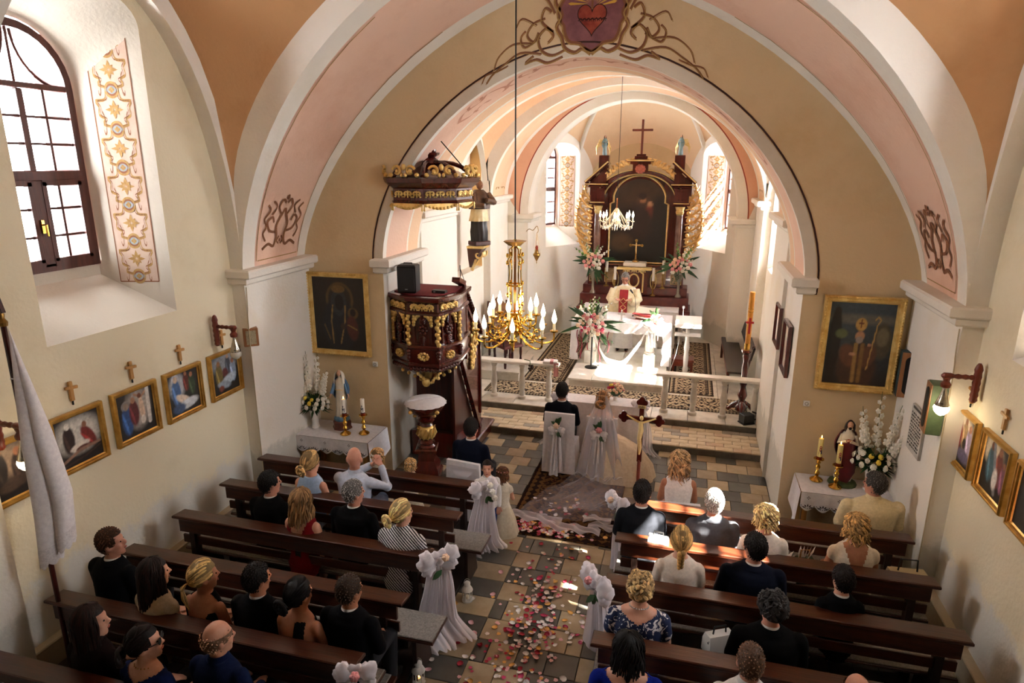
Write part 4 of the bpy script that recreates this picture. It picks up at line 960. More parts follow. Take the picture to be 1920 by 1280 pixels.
for j in range(9):
    t = j/8; z = .10+.50*(1-t)
    rg.append([(.012+.092*(1+.06*sin(9*a))*cos(a)+.02*t-.03*(1-t), -.012+.078*sin(a), z+(.16*cos(a-.4))*(1 if t > .6 else .3)) for a in [2*pi*i/24 for i in range(24)]])
rb.loft(rg, caps=False).build('lower_mantle', REDM, o, 60)
MB().ell((0, -.075, .055+.78*.70), (.022, .014, .026), 8, 6).build('heart', mat('gilt heart', '#b5452c', rough=.4), o)

def bouquet(name, label, x, y, z, vase, seed, group, gl, yellow, hv=.24):
    o = thing(name, label, 'flowers', (x, y, z)); r = random.Random(seed)
    if vase: MB().lathe([(.055, 0), (.062, .01), (.05, .04), (.045, .08), (.062, .18), (.075, hv), (.07, hv), (.04, .06)], n=18).build('vase', CERAMIC, o)
    m = MB()
    for i in range(110):
        a = r.uniform(0, 2*pi); e = r.uniform(-.35, .9); l = r.uniform(.12, .24); d = Vector((cos(a)*cos(e), sin(a)*cos(e)*.8, sin(e)))
        b0 = Vector((0, 0, hv+.04))+d*l*.3; q = d*l; s = d.cross(Vector((0, 0, 1))).normalized()*.018
        m.add([b0, b0+q*.5+s, b0+q+Vector((0, 0, -.02)), b0+q*.5-s], [(0, 1, 2, 3)])
    stuff(m.build('foliage', LEAF, o, 180))
    for i in range(34):
        a = 2*pi*i*.382; e = .0+1.0*((i*7) % 34)/34; l = .17+.03*r.random(); d = Vector((cos(a)*cos(e)*1.25, sin(a)*cos(e)*.8, sin(e)*.9)); c = Vector((0, 0, hv+.05))+d*l
        if d.y > .6: continue
        m = MB(); ye = yellow and d.x*d.x < .1 and d.y < 0 and 0.3 < e < .9; rr_ = r.uniform(.03, .042)
        for k, (n_, f) in enumerate(((9, 1.0), (7, .66), (4, .3))):
            for j in range(n_):
                t = 2*pi*j/n_+k*.4; m.ell((f*rr_*.6*cos(t), f*rr_*.6*sin(t), .008*k), (rr_*.33, rr_*.33, rr_*.26), 5, 4)
        f = m.build('chrysanthemum', PETY if ye else PETW, o, 80, tuple(c)); f.rotation_euler = d.to_track_quat('Z', 'Y').to_euler()
    for g in gl:
        ln = Vector(g[1])-Vector(g[0]); m = MB()
        m.tube([Vector(g[0])+ln*(-.9), Vector(g[0]), Vector(g[0])+ln*.5, Vector(g[1])+ln*.12], [.005, .005, .004, .003], 5); st = m.build('gladiolus_stem', STEM, o)
        for k in range(11):
            t = k/10; c = Vector(g[0])+ln*t; m = MB(); rr_ = .036*(1-.55*t)
            for j in range(5): a = 2*pi*j/5+k; m.ell((rr_*.8*cos(a), -.012, rr_*.8*sin(a)), (rr_*.6, rr_*.35, rr_*.6), 6, 4)
            m.ell((0, 0, 0), (rr_*.6, rr_*.6, rr_*.6), 6, 4); f = m.build('gladiolus_flower', PETW, st, 80, tuple(c+Vector((.016*(-1)**k, -.016, 0)))); f.rotation_euler = (0, r.uniform(-.4, .4), .5*(-1)**k)
    o.scale = (1.02, 1.1, 1.2); return o
bouquet('flower_vase', 'white vase of white chrysanthemums and gladioli beside the blue mantled statue', -3.80, 7.96, .742, True, 3, '', [((-.14, 0, .50), (-.27, .02, .76)), ((-.07, .02, .52), (-.10, .04, .92)), ((.06, .03, .52), (.08, .05, .90)), ((.14, .02, .48), (.22, .03, .72))], True)
bouquet('flower_vase', 'white vase of white chrysanthemums and gladioli beside the red mantled statue', 3.70, 8.02, .742, True, 4, '', [((-.12, 0, .52), (-.18, .02, .84)), ((0, .02, .52), (.0, .05, .98)), ((.12, .0, .50), (.20, .0, .88)), ((.17, -.05, .45), (.30, -.12, .72))], True)

# ------------------------------------------------------------------ paintings
def canvas(name, parent, w, h, bg, shapes, nx=64, ny=84, noise=.06, seed=1):
    """flat picture: brush patches (kind, params, colour, softness) laid over a mottled ground; u 0..1 rightwards, v 0..1 upwards; faces -y"""
    rs = np.random.RandomState(seed); U, V_ = np.meshgrid(np.linspace(0, 1, nx+1), np.linspace(0, 1, ny+1)); c0, c1 = [np.array(lin(q)[:3]) for q in bg]
    img = c0*(1-V_[..., None])+c1*V_[..., None]; asp = h/w
    def blend(mask, col):
        nonlocal img
        img = img*(1-mask[..., None])+np.array(lin(col)[:3])*mask[..., None]
    for sh in shapes:
        kind, p, col, soft = sh
        if kind == 'e':
            cx_, cy_, rx, ry, rot = p; dx, dy = U-cx_, (V_-cy_)*asp; c, s = cos(rot), sin(rot); q = np.sqrt(((dx*c+dy*s)/rx)**2+((-dx*s+dy*c)/ry)**2)
            soft *= .5; blend(np.clip((1+soft-q)/(2*soft+1e-6), 0, 1), col)
        elif kind == 'l':
            pts, wd = p; dist = np.full(U.shape, 9.0)
            for (ax, ay), (bx, by) in zip(pts[:-1], pts[1:]):
                ex, ey = bx-ax, (by-ay)*asp; t = np.clip(((U-ax)*ex+(V_-ay)*asp*ey)/(ex*ex+ey*ey+1e-9), 0, 1); dist = np.minimum(dist, np.sqrt((U-ax-t*ex)**2+((V_-ay)*asp-t*ey)**2))
            soft *= .6; blend(np.clip((wd*(1+soft)-dist)/(2*soft*wd+1e-6), 0, 1), col)
    nz = rs.rand(ny//3+2, nx//3+2); nz = np.kron(nz, np.ones((3, 3)))[:ny+1, :nx+1]; img = np.clip(img*(1+noise*4*(nz-.5)[..., None])*(1+noise*2*(rs.rand(*U.shape)-.5)[..., None]), 0, 1)
    vs = [((u-.5)*w, 0, (v-.5)*h) for u, v in zip(U.ravel(), V_.ravel())]; fs = [(j*(nx+1)+i, j*(nx+1)+i+1, (j+1)*(nx+1)+i+1, (j+1)*(nx+1)+i) for j in range(ny) for i in range(nx)]
    me = bpy.data.meshes.new(name); me.from_pydata(vs, [], fs); me.materials.append(CANVAS); a = me.color_attributes.new('paint', 'FLOAT_COLOR', 'POINT'); a.data.foreach_set('color', np.concatenate([img.reshape(-1, 3), np.ones((len(vs), 1))], 1).ravel().astype(np.float32))
    return link(name, me, parent)
def frame(parent, w, h, fw, depth, mt, steps, name='frame', carve=None):
    """mitred moulding; steps = [(fraction across, height)] from the inner edge outwards; opening w x h, facing -y"""
    m = MB(); rg = []
    for f, z in steps:
        a, b = w/2+fw*f, h/2+fw*f; rg.append([(-a, -z*depth, -b), (a, -z*depth, -b), (a, -z*depth, b), (-a, -z*depth, b)])
    m.loft(rg, caps=False); o = m.build(name, mt, parent, 20)
    if carve:
        c = MB(); n = int(w/carve); P = w+fw*1.5; Q = h+fw*1.5
        for L_, hor in ((P, True), (Q, False)):
            n = max(3, int(L_/carve))
            for i in range(n+1):
                t = -L_/2+L_*i/n
                for s in (-1, 1):
                    x, z = (t, s*Q/2) if hor else (s*P/2, t); r_ = carve*.42
                    c.ell((x, -depth*.98, z), (r_*(1.15 if hor else .8), depth*.28, r_*(.8 if hor else 1.15)), 6, 4)
                    c.ell((x+(carve*.3 if hor else 0), -depth*1.06, z+(0 if hor else carve*.3)), (r_*.5, depth*.3, r_*.5), 5, 4)
        c.build('carved_border', mt, o, 60)
    return o
MOULD = [(0, .2), (.08, .45), (.2, .5), (.28, .75), (.6, .8), (.75, 1.0), (.95, .9), (1.0, .5), (1.0, 0)]
def person_paint(x, y, s, robe, head='#7a5238', halo=None, lean=0.0):
    out = []
    if halo: out.append(('e', (x+lean*.1, y+.30*s, .11*s, .11*s, 0), halo, .15))
    return out+[('e', (x, y, .13*s, .30*s, -lean), robe, .25), ('e', (x+lean*.12, y+.29*s, .06*s, .075*s, 0), head, .25), ('e', (x-.05*s, y-.05*s, .03*s, .22*s, -lean+.2), '#%02x%02x%02x' % tuple(min(255, int(int(robe[i:i+2], 16)*1.45+12)) for i in (1, 3, 5)), .5)]
o = thing('icon_painting', 'large dark icon of a crowned dark figure with child in gold frame, left wall', 'painting', (-3.47, 8.30, 2.42))
frame(o, .82, 1.08, .075, .06, GOLD, MOULD, carve=.042)
cv = canvas('canvas', o, .84, 1.10, ('#15100c', '#2a1c12'), [('e', (.52, .70, .26, .30, 0), '#5a421f', .1), ('e', (.52, .70, .22, .26, 0), '#2a1e14', .15), ('e', (.50, .36, .34, .48, 0), '#1d1a1e', .15), ('e', (.50, .66, .15, .24, 0), '#2b2a2e', .1), ('e', (.50, .84, .13, .07, 0), '#6b5026', .15), ('e', (.51, .66, .085, .14, 0), '#120b09', .15),
   ('e', (.76, .52, .10, .10, 0), '#5a421f', .15), ('e', (.76, .53, .055, .07, 0), '#1a0f0b', .2), ('e', (.74, .32, .11, .22, .1), '#4c1f16', .25), ('l', ([(.38, .62), (.34, .4), (.36, .1)], .012), '#8a6a36', .5), ('l', ([(.62, .62), (.60, .4), (.5, .1)], .012), '#8a6a36', .5), ('l', ([(.2, .35), (.3, .15)], .010), '#6b5026', .5), ('e', (.56, .34, .05, .06, 0), '#3a2418', .3), ('l', ([(.66, .36), (.82, .30)], .01), '#8a6a36', .5)], seed=2); cv.location = (0, -.012, 0)
o = thing('bishop_painting', 'large painting of a mitred bishop with crozier in carved gold frame', 'painting', (3.425, 8.30, 2.48)); o.rotation_euler = (.0, 0, 0)
frame(o, .70, 1.0, .085, .07, GOLD, MOULD, carve=.036)
cv = canvas('canvas', o, .72, 1.02, ('#1a120d', '#3a4650'), [('e', (.5, .80, .9, .08, 0), '#5c5a52', .8), ('e', (.12, .5, .10, .62, 0), '#17110d', .2), ('l', ([(.13, .1), (.13, .9)], .045), '#1d1510', .3), ('e', (.84, .55, .14, .30, 0), '#4a4332', .3), ('e', (.84, .60, .09, .16, 0), '#6a6048', .3), ('e', (.5, .22, .30, .42, 0), '#3d2416', .2), ('e', (.36, .36, .13, .20, .4), '#5a3420', .3), ('e', (.64, .36, .13, .20, -.4), '#5a3420', .3), ('l', ([(.46, .5), (.47, .05)], .03), '#8a6a36', .4), ('l', ([(.56, .5), (.56, .05)], .03), '#7a5a2c', .4), ('e', (.5, .60, .07, .085, 0), '#a77a5a', .2), ('e', (.5, .555, .055, .06, 0), '#8a8078', .3), ('e', (.5, .74, .085, .11, 0), '#b08a48', .15), ('l', ([(.5, .70), (.5, .80)], .010), '#5a2416', .3), ('l', ([(.47, .755), (.53, .755)], .010), '#5a2416', .3), ('l', ([(.66, .2), (.74, .74), (.78, .80), (.74, .84), (.70, .80)], .009), '#b08a48', .4), ('e', (.42, .38, .05, .03, 0), '#a77a5a', .3), ('e', (.66, .5, .03, .03, 0), '#a77a5a', .3), ('e', (.22, .62, .09, .08, 0), '#56603a', .4)], seed=3); cv.location = (0, -.014, 0)
STATION = {
 'entomb': [('e', (.5, .6, .5, .35, 0), '#c9c4bc', .6)]+person_paint(.28, .55, 1.0, '#2a1a16', '#cfc8c0')+person_paint(.72, .5, .9, '#6e1f1c', '#8a5a40', lean=-.5)+[('e', (.5, .36, .22, .08, .15), '#d9cfc4', .3), ('e', (.55, .30, .16, .06, .1), '#5b2a20', .3), ('l', ([(.05, .12), (.5, .28), (.95, .30)], .03), '#8a6a58', .4), ('l', ([(.1, .05), (.6, .12), (.95, .22)], .02), '#3a2620', .4)],
 'cruc': [('e', (.55, .6, .32, .45, 0), '#a39c94', .5)]+person_paint(.24, .40, 1.1, '#2c4f86', '#9a8878', halo='#8a8680')+person_paint(.44, .52, 1.0, '#5a1f22', '#b08468')+[('e', (.66, .55, .07, .30, .05), '#d3b8a0', .25), ('l', ([(.66, .82), (.50, .92)], .025), '#b08468', .3), ('l', ([(.68, .82), (.86, .95)], .025), '#b08468', .3), ('e', (.63, .86, .055, .06, 0), '#6a3a24', .3), ('l', ([(.86, 1.0), (.84, .2)], .05), '#cfcac4', .3), ('e', (.66, .30, .07, .10, 0), '#e0d8cf', .3)],
 'pieta': [('e', (.3, .7, .25, .3, 0), '#a6a8ac', .5)]+person_paint(.26, .55, 1.1, '#44618c', '#c0a890', halo='#b9b9bd')+person_paint(.60, .72, .75, '#5a231c', '#a06a4c')+person_paint(.78, .62, .85, '#2f3f28', '#a06a4c')+[('e', (.46, .34, .26, .10, -.5), '#d8c4b0', .3), ('e', (.6, .2, .34, .12, .1), '#c9ccd0', .3), ('e', (.3, .15, .2, .12, 0), '#3a4f70', .4)],
 'depos': [('e', (.5, .8, .5, .25, 0), '#8c929a', .6)]+person_paint(.26, .5, 1.05, '#6a5a2c', '#8a6040')+person_paint(.62, .70, .8, '#39404a', '#b08a70')+person_paint(.80, .5, .95, '#7d8ba0', '#8a5a40')+[('e', (.5, .52, .10, .14, .3), '#5a1f20', .3), ('e', (.6, .32, .30, .13, .3), '#aab6c2', .35), ('e', (.42, .22, .25, .10, -.2), '#8793a0', .4), ('e', (.3, .14, .1, .08, 0), '#7a3a2a', .4)],
 'fall': [('e', (.5, .7, .5, .3, 0), '#7a6656', .6)]+person_paint(.3, .6, 1.0, '#1c1512', '#7a5238')+person_paint(.64, .5, 1.1, '#2a1f1a', '#8a5a40')+[('e', (.5, .25, .3, .12, .2), '#3a2c24', .3)],
 'cond': [('e', (.4, .75, .4, .3, 0), '#d8c9b4', .6)]+person_paint(.24, .52, 1.25, '#8e1f1c', '#8a5a40', halo='#cfc0a8')+person_paint(.52, .62, 1.0, '#a4845c', '#8a5a40')+person_paint(.74, .50, 1.1, '#9a8aa0', '#a06a4c')+[('e', (.55, .45, .08, .12, 0), '#15100e', .3), ('e', (.6, .2, .3, .14, 0), '#5b5570', .4)],
 'cross': [('e', (.3, .8, .4, .25, 0), '#c9b89c', .6)]+person_paint(.30, .55, 1.2, '#35525c', '#6a3a24')+person_paint(.62, .55, 1.2, '#6e3228', '#8a5a40')+person_paint(.82, .45, .9, '#7a4a5c', '#8a5a40')+[('l', ([(.35, .95), (.5, .5), (.62, .1)], .05), '#7a7f86', .4), ('e', (.55, .35, .1, .2, 0), '#d6d0ca', .4)],
 'vero': [('e', (.5, .8, .5, .25, 0), '#4a3a2c', .6)]+person_paint(.35, .5, 1.2, '#1c1714', '#7a5238')+person_paint(.68, .5, 1.1, '#3d3226', '#8a5a40')}
TRIMGOLD = mat('gold leaf frame', '#b7873c', '#d8ac5c', rough=.3, metal=.75, scale=7)
def station(side, y, z, key, label, seed, w=.57, h=.58):
    o = thing('station_picture', label, 'picture', (side*4.105, y, z), -side*pi/2 if side > 0 else pi/2, 'stations of the cross on the side walls')
    frame(o, w-.11, h-.11, .055, .055, TRIMGOLD, [(0, .35), (.25, .5), (.3, .8), (.55, .85), (.62, 1.0), (.85, 1.0), (1.0, .7), (1.0, 0)])
    cv = canvas('canvas', o, w-.10, h-.10, ('#161110', '#2a2422'), STATION[key], 56, 58, .09, seed); cv.location = (0, -.016, 0)
    return o
station(-1, 3.80, 2.0, 'fall', 'gold framed dark scene partly behind the white flag', 11)
station(-1, 4.453, 2.01, 'entomb', 'gold framed scene of two mourners over a laid out body, next to flag', 12)
station(-1, 5.139, 2.015, 'cruc', 'gold framed scene with blue mantled woman at a crucified figure', 13)
station(-1, 5.821, 2.01, 'pieta', 'gold framed scene of seated woman in blue holding a pale body', 14)
station(-1, 6.529, 2.013, 'depos', 'gold framed scene of figures lowering a body, nearest the pilaster', 15)
station(1, 6.771, 1.97, 'cond', 'gold framed scene with tall red robed figure under the lit lamp', 16)
station(1, 6.076, 1.984, 'cross', 'gold framed scene of figures carrying a cross, second from lamp', 17)
station(1, 5.40, 1.985, 'vero', 'gold framed dark scene at the right edge, third from lamp', 18)
def wall_cross(side, y, z, label):
    o = thing('wall_cross', label, 'cross', (side*4.10, y, z), pi/2 if side < 0 else -pi/2, 'small wooden crosses above the stations')
    MB().box((0, -.012, 0), (.035, .022, .19), ch=.004).build('upright', LTWOOD, o); MB().box((0, -.02, .035), (.125, .02, .03), ch=.004, ry=.12).build('crossbar', LTWOOD, o)
    MB().box((0, -.01, -.115), (.012, .012, .04)).build('hook', BLKIRON, o)
wall_cross(-1, 4.46, 2.49, 'small light wood cross above the mourners scene beside the flag'); wall_cross(-1, 5.15, 2.48, 'small light wood cross above the blue mantled woman scene'); wall_cross(-1, 5.83, 2.475, 'small light wood cross above the seated woman in blue scene'); wall_cross(-1, 6.53, 2.475, 'small wood cross behind the glass wall lamp on the left'); wall_cross(1, 6.08, 2.46, 'small light wood cross right of the lit wall lamp')
wall_cross(1, 6.771, 2.45, 'small wood cross behind the lit wall lamp')
def wall_lamp(side, y, z, label, lit):
    o = thing('wall_lamp', label, 'lamp', (side*4.08, y, z), pi/2 if side < 0 else -pi/2)
    MB().lathe([(.02, -.19), (.035, -.17), (.03, -.14), (.036, -.12), (.03, -.09), (.036, -.06), (.03, -.03), (.036, 0), (.03, .03), (.036, .06), (.03, .10), (.036, .13), (.025, .17), (.012, .19)], c=(0, -.035, 0), n=10).build('back_post', REDWOOD, o)
    m = MB(); m.M = Matrix.Translation((0, -.05, .05)) @ Matrix.Rotation(pi/2, 4, 'X'); m.lathe([(.02, 0), (.026, .03), (.018, .05), (.026, .08), (.018, .11), (.026, .14), (.018, .17), (.03, .20), (.03, .26), (.01, .28)], n=10); m.build('arm', REDWOOD, o)
    MB().lathe([(.02, .05), (.035, .03), (.025, .0), (.045, -.03), (.04, -.06), (.02, -.07)], c=(0, -.28, 0), n=12).build('lamp_cup', REDWOOD, o)
    MB().lathe([(.018, -.06), (.022, -.10), (.05, -.20), (.062, -.235), (.06, -.245)], c=(0, -.28, 0), n=16).build('glass_neck', mat('silvered glass', '#d8d4c8', '#a09a8a', rough=.12, metal=.8, scale=6), o)
    MB().lathe([(.06, -.245), (.068, -.27), (.06, -.30), (.035, -.33), (.008, -.345)], c=(0, -.28, 0), n=16).build('lamp_globe', BULB if lit else mat('clear lamp glass', '#c8c4b8', rough=.08, spec=.8), o)
    return o
WALLBULB = wall_lamp(1, 6.63, 2.60, 'lit turned wood wall lamp with glass drop on right wall', True)
wall_lamp(-1, 6.40, 2.60, 'unlit turned wood wall lamp with silvered glass drop on left wall', False)
wall_lamp(-1, 3.72, 2.42, 'lit turned wood wall lamp at the left picture edge behind flag', True)
def speaker_box(x, y, z, w, d, h, rz, label, side_m, face_m, oval=True):
    o = thing('speaker_box', label, 'loudspeaker', (x, y, z), rz)
    MB().box((0, 0, 0), (w, d, h), ch=.008).build('case', side_m, o); m = MB(); a, b = w/2-.012, h/2-.012
    m.box((0, -d/2-.004, 0), (w-.01, .012, h-.01), ch=.003); m.build('front_frame', face_m, o)
    rr_ = w/2-.045; pts = [(rr_*cos(t), (h/2-.05-rr_)*(1 if sin(t) >= 0 else -1)+rr_*sin(t)) for t in [i*pi/12 for i in range(24)]] if oval else [(-w/2+.03, -h/2+.03), (w/2-.03, -h/2+.03), (w/2-.03, h/2-.03), (-w/2+.03, h/2-.03)]
    MB().prism(pts, 1, -d/2-.016, -d/2-.009).build('grille', BLACK if oval else mat('woven grille', '#b8ac90', '#8e8468', rough=.9, scale=90), o, 20)
TEAL = mat('green painted case', '#4a5c40', '#5c6f4c', rough=.6, scale=8); DTEAL = mat('dark teal case', '#24383a', '#2e4648', rough=.6, scale=8); TANW = wood('tan wood', '#8a5a36', '#a8744a', axis=2)
speaker_box(-4.05, 8.16, 2.12, .19, .14, .52, .35, 'narrow dark column speaker left of the dark icon', DTEAL, mat('dark speaker front', '#2a1c18', rough=.6))
speaker_box(3.955, 8.15, 2.20, .20, .14, .55, -.15, 'narrow column speaker with oval grille right of the bishop painting', DTEAL, TANW)
speaker_box(3.855, 6.95, 2.22, .20, .13, .52, -1.66, 'green sided column speaker on the right pilaster by the lit lamp', TEAL, TANW)
speaker_box(-3.97, 6.92, 2.40, .18, .13, .24, .75, 'small wooden speaker box on the left pilaster edge', TANW, TANW, False)
for x, z, lb in ((-2.94, 1.70, 'small white wall socket left of the pulpit'), (2.94, 1.68, 'small white wall socket left of the right side table')):
    o = thing('wall_socket', lb, 'socket', (x, 8.305, z)); MB().box((0, -.01, 0), (.075, .02, .075), ch=.006).build('plate', CERAMIC, o); m = MB(); m.M = Matrix.Translation((0, -.018, 0)) @ Matrix.Rotation(pi/2, 4, 'X'); m.lathe([(.022, 0), (.022, .006), (.016, .006), (.016, .0)], n=14); m.build('socket_ring', mat('grey socket', '#8a8680'), o)
# memorial tablet
o = thing('memorial_tablet', 'grey stone tablet with rows of dark lettering on the right pilaster', 'plaque', (3.925, 7.46, 1.76), -pi/2)
MB().box((0, -.012, 0), (.40, .03, .52), ch=.006).build('stone', mat('pale grey stone', '#c9c5bb', '#b4afa4', rough=.6, scale=8), o); m = MB(); m.box((0, -.03, .235), (.30, .004, .025), 0); rq = random.Random(3)
for i in range(11):
    x = -.17
    while x < .16:
        w = rq.uniform(.02, .07); w = min(w, .17-x)
        for c in range(max(1, int(w/.011))): m.box((x+c*.011+.004, -.0285, .17-i*.036+rq.uniform(-.002, .002)), (.006, .003, rq.choice((.016, .02, .013))))
        x += w+.012
stuff(m.build('lettering', mat('dark lettering', '#4a463f', rough=.8), o))
for s, x in ((-1, -3.92), (1, 3.92)):
    o = thing('wire', ('thin' if s < 0 else 'slender')+' cable running down the '+('left' if s < 0 else 'right')+' pilaster edge below the impost', 'cable'); MB().tube(smooth_line([(s*3.915, 6.87, 3.05), (s*3.918, 6.86, 2.8), (s*3.925, 6.845, 2.5), (s*3.93, 6.843, 1.2), (s*3.93, 6.843, .3)], 5), .006, 5).build('cable', mat('beige cable', '#b8a888', rough=.7), o)

# ------------------------------------------------------------------ processional flag at the left wall
o = thing('flag', 'white processional flag with lace hem on dark pole by the left wall', 'flag', (-3.62, 3.59, 0))
m = MB(); m.tube([(-.02, .06, 3.36), (0, .03, 2.0), (.02, 0, .02)], .020, 10); m.build('pole', DKWOOD, o)
m = MB(); m.lathe([(.03, 3.34), (.035, 3.37), (.018, 3.40), (.022, 3.43), (.008, 3.46)], c=(-.02, .06, 0), n=10); m.build('finial', AGEDBRASS, o); MB().box((-.02, .06, 3.55), (.014, .03, .22), ry=-.25).build('finial_cross', DKWOOD, o)
MB().box((-.045, .06, 3.60), (.08, .02, .016), ry=-.25).build('finial_cross', DKWOOD, o)
m = MB()
def FG(u, v):
    z = 3.34-2.06*v*(1-.14*u*(1-v*.2)); w = .05+.46*min(1, v*1.25)*u
    return (.03+.38*w-.09*v+.035*sin(u*15+v*2)*min(1, v*3), .02-.07*v+.42*w+.06*sin(u*13+1.5*v)*min(1, v*2), z)
m.grid(FG, 40, 40); m.build('flag_cloth', mat('white linen', '#f0ebeb', '#e2dcde', rough=.95, scale=30, bump=.15, bscale=90), o, 180)
m = MB(); m.grid(lambda u, v: (lambda p: (p[0]+.004, p[1]-.004, p[2]-.006))(FG(u, .945+.07*v*(1+.25*abs(sin(u*40))))), 80, 3)
m.build('lace_hem', LACE, o, 180)
MB().tube([(-.03, .035, 2.92), (.0, .02, 2.93), (.03, .04, 2.92), (0, .07, 2.92)], .006, 5, closed=True).build('tie', WHITECLOTH, o)
# ================================================================== PULPIT, FONT, SANCTUARY
def scrollwork(m, P, w, h, n, r=.012, seed=0):
    """carved relief of paired leaf scrolls; P(u,v,o): u along -w/2..w/2, v -h/2..h/2, o out of the surface"""
    q = random.Random(seed)
    for i in range(n):
        c = -w/2+w*(i+.5)/n; a = w/n*.5
        for g in (-1, 1):
            s = spiral((c+g*a*.45, h*.05), h*.36, h*.08, pi*1.1 if g > 0 else -.1*pi, (pi*1.1-5.2) if g > 0 else (-.1*pi+5.2), 9)
            m.tube([P(u, v, r*.6) for u, v in s], [r*(.55+.6*k/9) for k in range(10)], 5)
            m.ell(P(c+g*a*.45, h*.05, r*.7), (h*.10, h*.10, h*.10), 6, 4); m.ell(P(c+g*a*.8, -h*.25, r*.6), (h*.13, h*.09, h*.09), 6, 4)
        m.ell(P(c, h*.30, r*.6), (h*.10, h*.08, h*.17), 6, 4); m.ell(P(c, -h*.18, r*.6), (h*.09, h*.07, h*.20), 6, 4)
def plane(o, ux, uz, nr):
    O, U, Z, N_ = Vector(o), Vector(ux).normalized(), Vector(uz).normalized(), Vector(nr).normalized()
    return lambda u, v, q=0.0: tuple(O+U*u+Z*v+N_*q)
MAHO = wood('red mahogany', '#3a100c', '#5c1d14', rough=.22, axis=2, scale=2.5, coat=.4); MAHOX = wood('red mahogany along', '#3a100c', '#5c1d14', rough=.22, axis=0, scale=2.5, coat=.4)
o = thing('pulpit', 'dark mahogany pulpit with gilded carving and stairs, on the left arch pier', 'pulpit', (-2.28, 8.75, 0))
PG = [(-.48, -.26), (-.10, -.50), (.36, -.50), (.53, -.06), (.48, .45), (-.46, .45)]
def pg(s, z, off=(0, 0)): return [(x*s+off[0], y*s+off[1], z) for x, y in PG]
m = MB(); m.loft([pg(.96, 1.72), pg(.99, 1.76), pg(.99, 2.02), pg(.94, 2.05), pg(.94, 2.50), pg(.98, 2.52), pg(.98, 2.68), pg(.9, 2.68)]); m.build('body', MAHO, o, 30)
m = MB(); m.loft([pg(1.0, 2.66), pg(1.08, 2.69), pg(1.10, 2.74), pg(1.08, 2.755)]); m.build('rim', MAHOX, o, 30)
m = MB(); m.loft([pg(.86, 2.757), pg(.86, 2.768)]); m.build('red_cushion', mat('dark red cloth', '#5a0f16', '#7a1820', rough=.9, scale=30), o)
for z, s in ((2.02, 1.04), (1.76, 1.04), (2.51, 1.03)):
    m = MB(); m.loft([pg(s-.04, z-.03), pg(s, z-.015), pg(s, z+.015), pg(s-.04, z+.03)]); m.build('moulding', MAHOX, o, 30)
m = MB(); m.loft([pg(.98, 1.74), pg(.92, 1.66), pg(.62, 1.58), pg(.34, 1.46), pg(.12, 1.36), pg(.03, 1.30)]); m.build('underside', MAHO, o, 30)
for i in range(4):
    a, b = Vector((*PG[i], 0)), Vector((*PG[i+1], 0)); t = (b-a).normalized(); nr = Vector((t.y, -t.x, 0)); L_ = (b-a).length*.95; mid = (a+b)/2*.95
    if i == 3: continue
    def PL(z, k=.955): return plane((mid.x/.95*k, mid.y/.95*k, z), t, (0, 0, 1), nr)
    m = MB(); scrollwork(m, PL(2.60, .99), L_*.80, .135, 3, .018, i); m.build('gilt_frieze', GOLD, o, 60)
    # recessed arched panel with carved garland
    m = MB(); F = PL(2.28); w = L_*.30
    pts = [(-w, -.20), (-w, .10)]+[(-w*cos(a_), .10+.10*sin(a_)) for a_ in [j*pi/8 for j in range(1, 8)]]+[(w, .10), (w, -.20)]
    m.tube([F(u, v, .004) for u, v in pts], .012, 5, closed=True); m.build('panel_moulding', MAHO, o, 60)
    m = MB()
    for k in range(8):
        a_ = 2*pi*k/8; m.ell(F(.055*cos(a_), .055*sin(a_)-.01, .012), (.026, .026, .026), 6, 4)
    m.ell(F(0, -.01, .015), (.032, .032, .032), 8, 5)
    for g in (-1, 1):
        for k in range(5):
            v = (.08+.026*k); s_ = .9-.12*k
            for up in (1, -1): m.tube([F(0, up*v-.01, .006), F(g*.045*s_, up*(v+.03)-.01, .02), F(g*.055*s_, up*(v+.055)-.01, .008)], [.012, .016, .003], 5)
    m.build('carved_garland', MAHO, o, 60)
    m = MB()
    for g in (-1, 1):
        for k in range(5):
            m.ell(F(g*(w*.35+w*.16*k), .21-.035*(k*.25)**2*3, .016), (.030, .026, .030), 6, 4)
        for k in range(4): m.ell(F(g*w*1.02, .19-.04*k, .016), (.026, .022, .028), 6, 4)
    stuff(m.build('gilt_spandrel', GOLD, o, 60))
    m = MB(); G = PL(1.89, 1.0)
    for k in range(9):
        a_ = 2*pi*k/9; m.ell(G(.065*cos(a_), .045*sin(a_), .010), (.030, .024, .024), 6, 4)
    m.ell(G(0, 0, .012), (.03, .02, .02), 7, 5); m.build('gilt_rosette', GOLD, o, 60)
for i in range(4):
    v_ = Vector((*PG[i], 0)); nr = v_.normalized(); t = Vector((-nr.y, nr.x, 0)); F = plane((v_.x*.955, v_.y*.955, 2.27), t, (0, 0, 1), nr)
    if i == 0: F = plane((v_.x*.93+.03, v_.y*.95-.02, 2.27), t, (0, 0, 1), nr)
    m = MB()
    for k in range(9): m.ell(F(.012*(-1)**k, .20-.05*k, .014), (.036, .034, .036), 6, 5)
    m.tube([F(.02*sin(k*1.1), .24-.5*k/12, .02) for k in range(13)], .012, 5); m.build('gilt_drop', GOLD, o, 60)
    m = MB(); G = plane((v_.x, v_.y, 1.90), t, (0, 0, 1), nr)
    for k in range(3): m.ell(G(0, .06-.05*k, .0), (.045-.006*k, .045-.006*k, .035), 8, 6)
    m.build('carved_console', MAHO, o, 60)
m = MB()
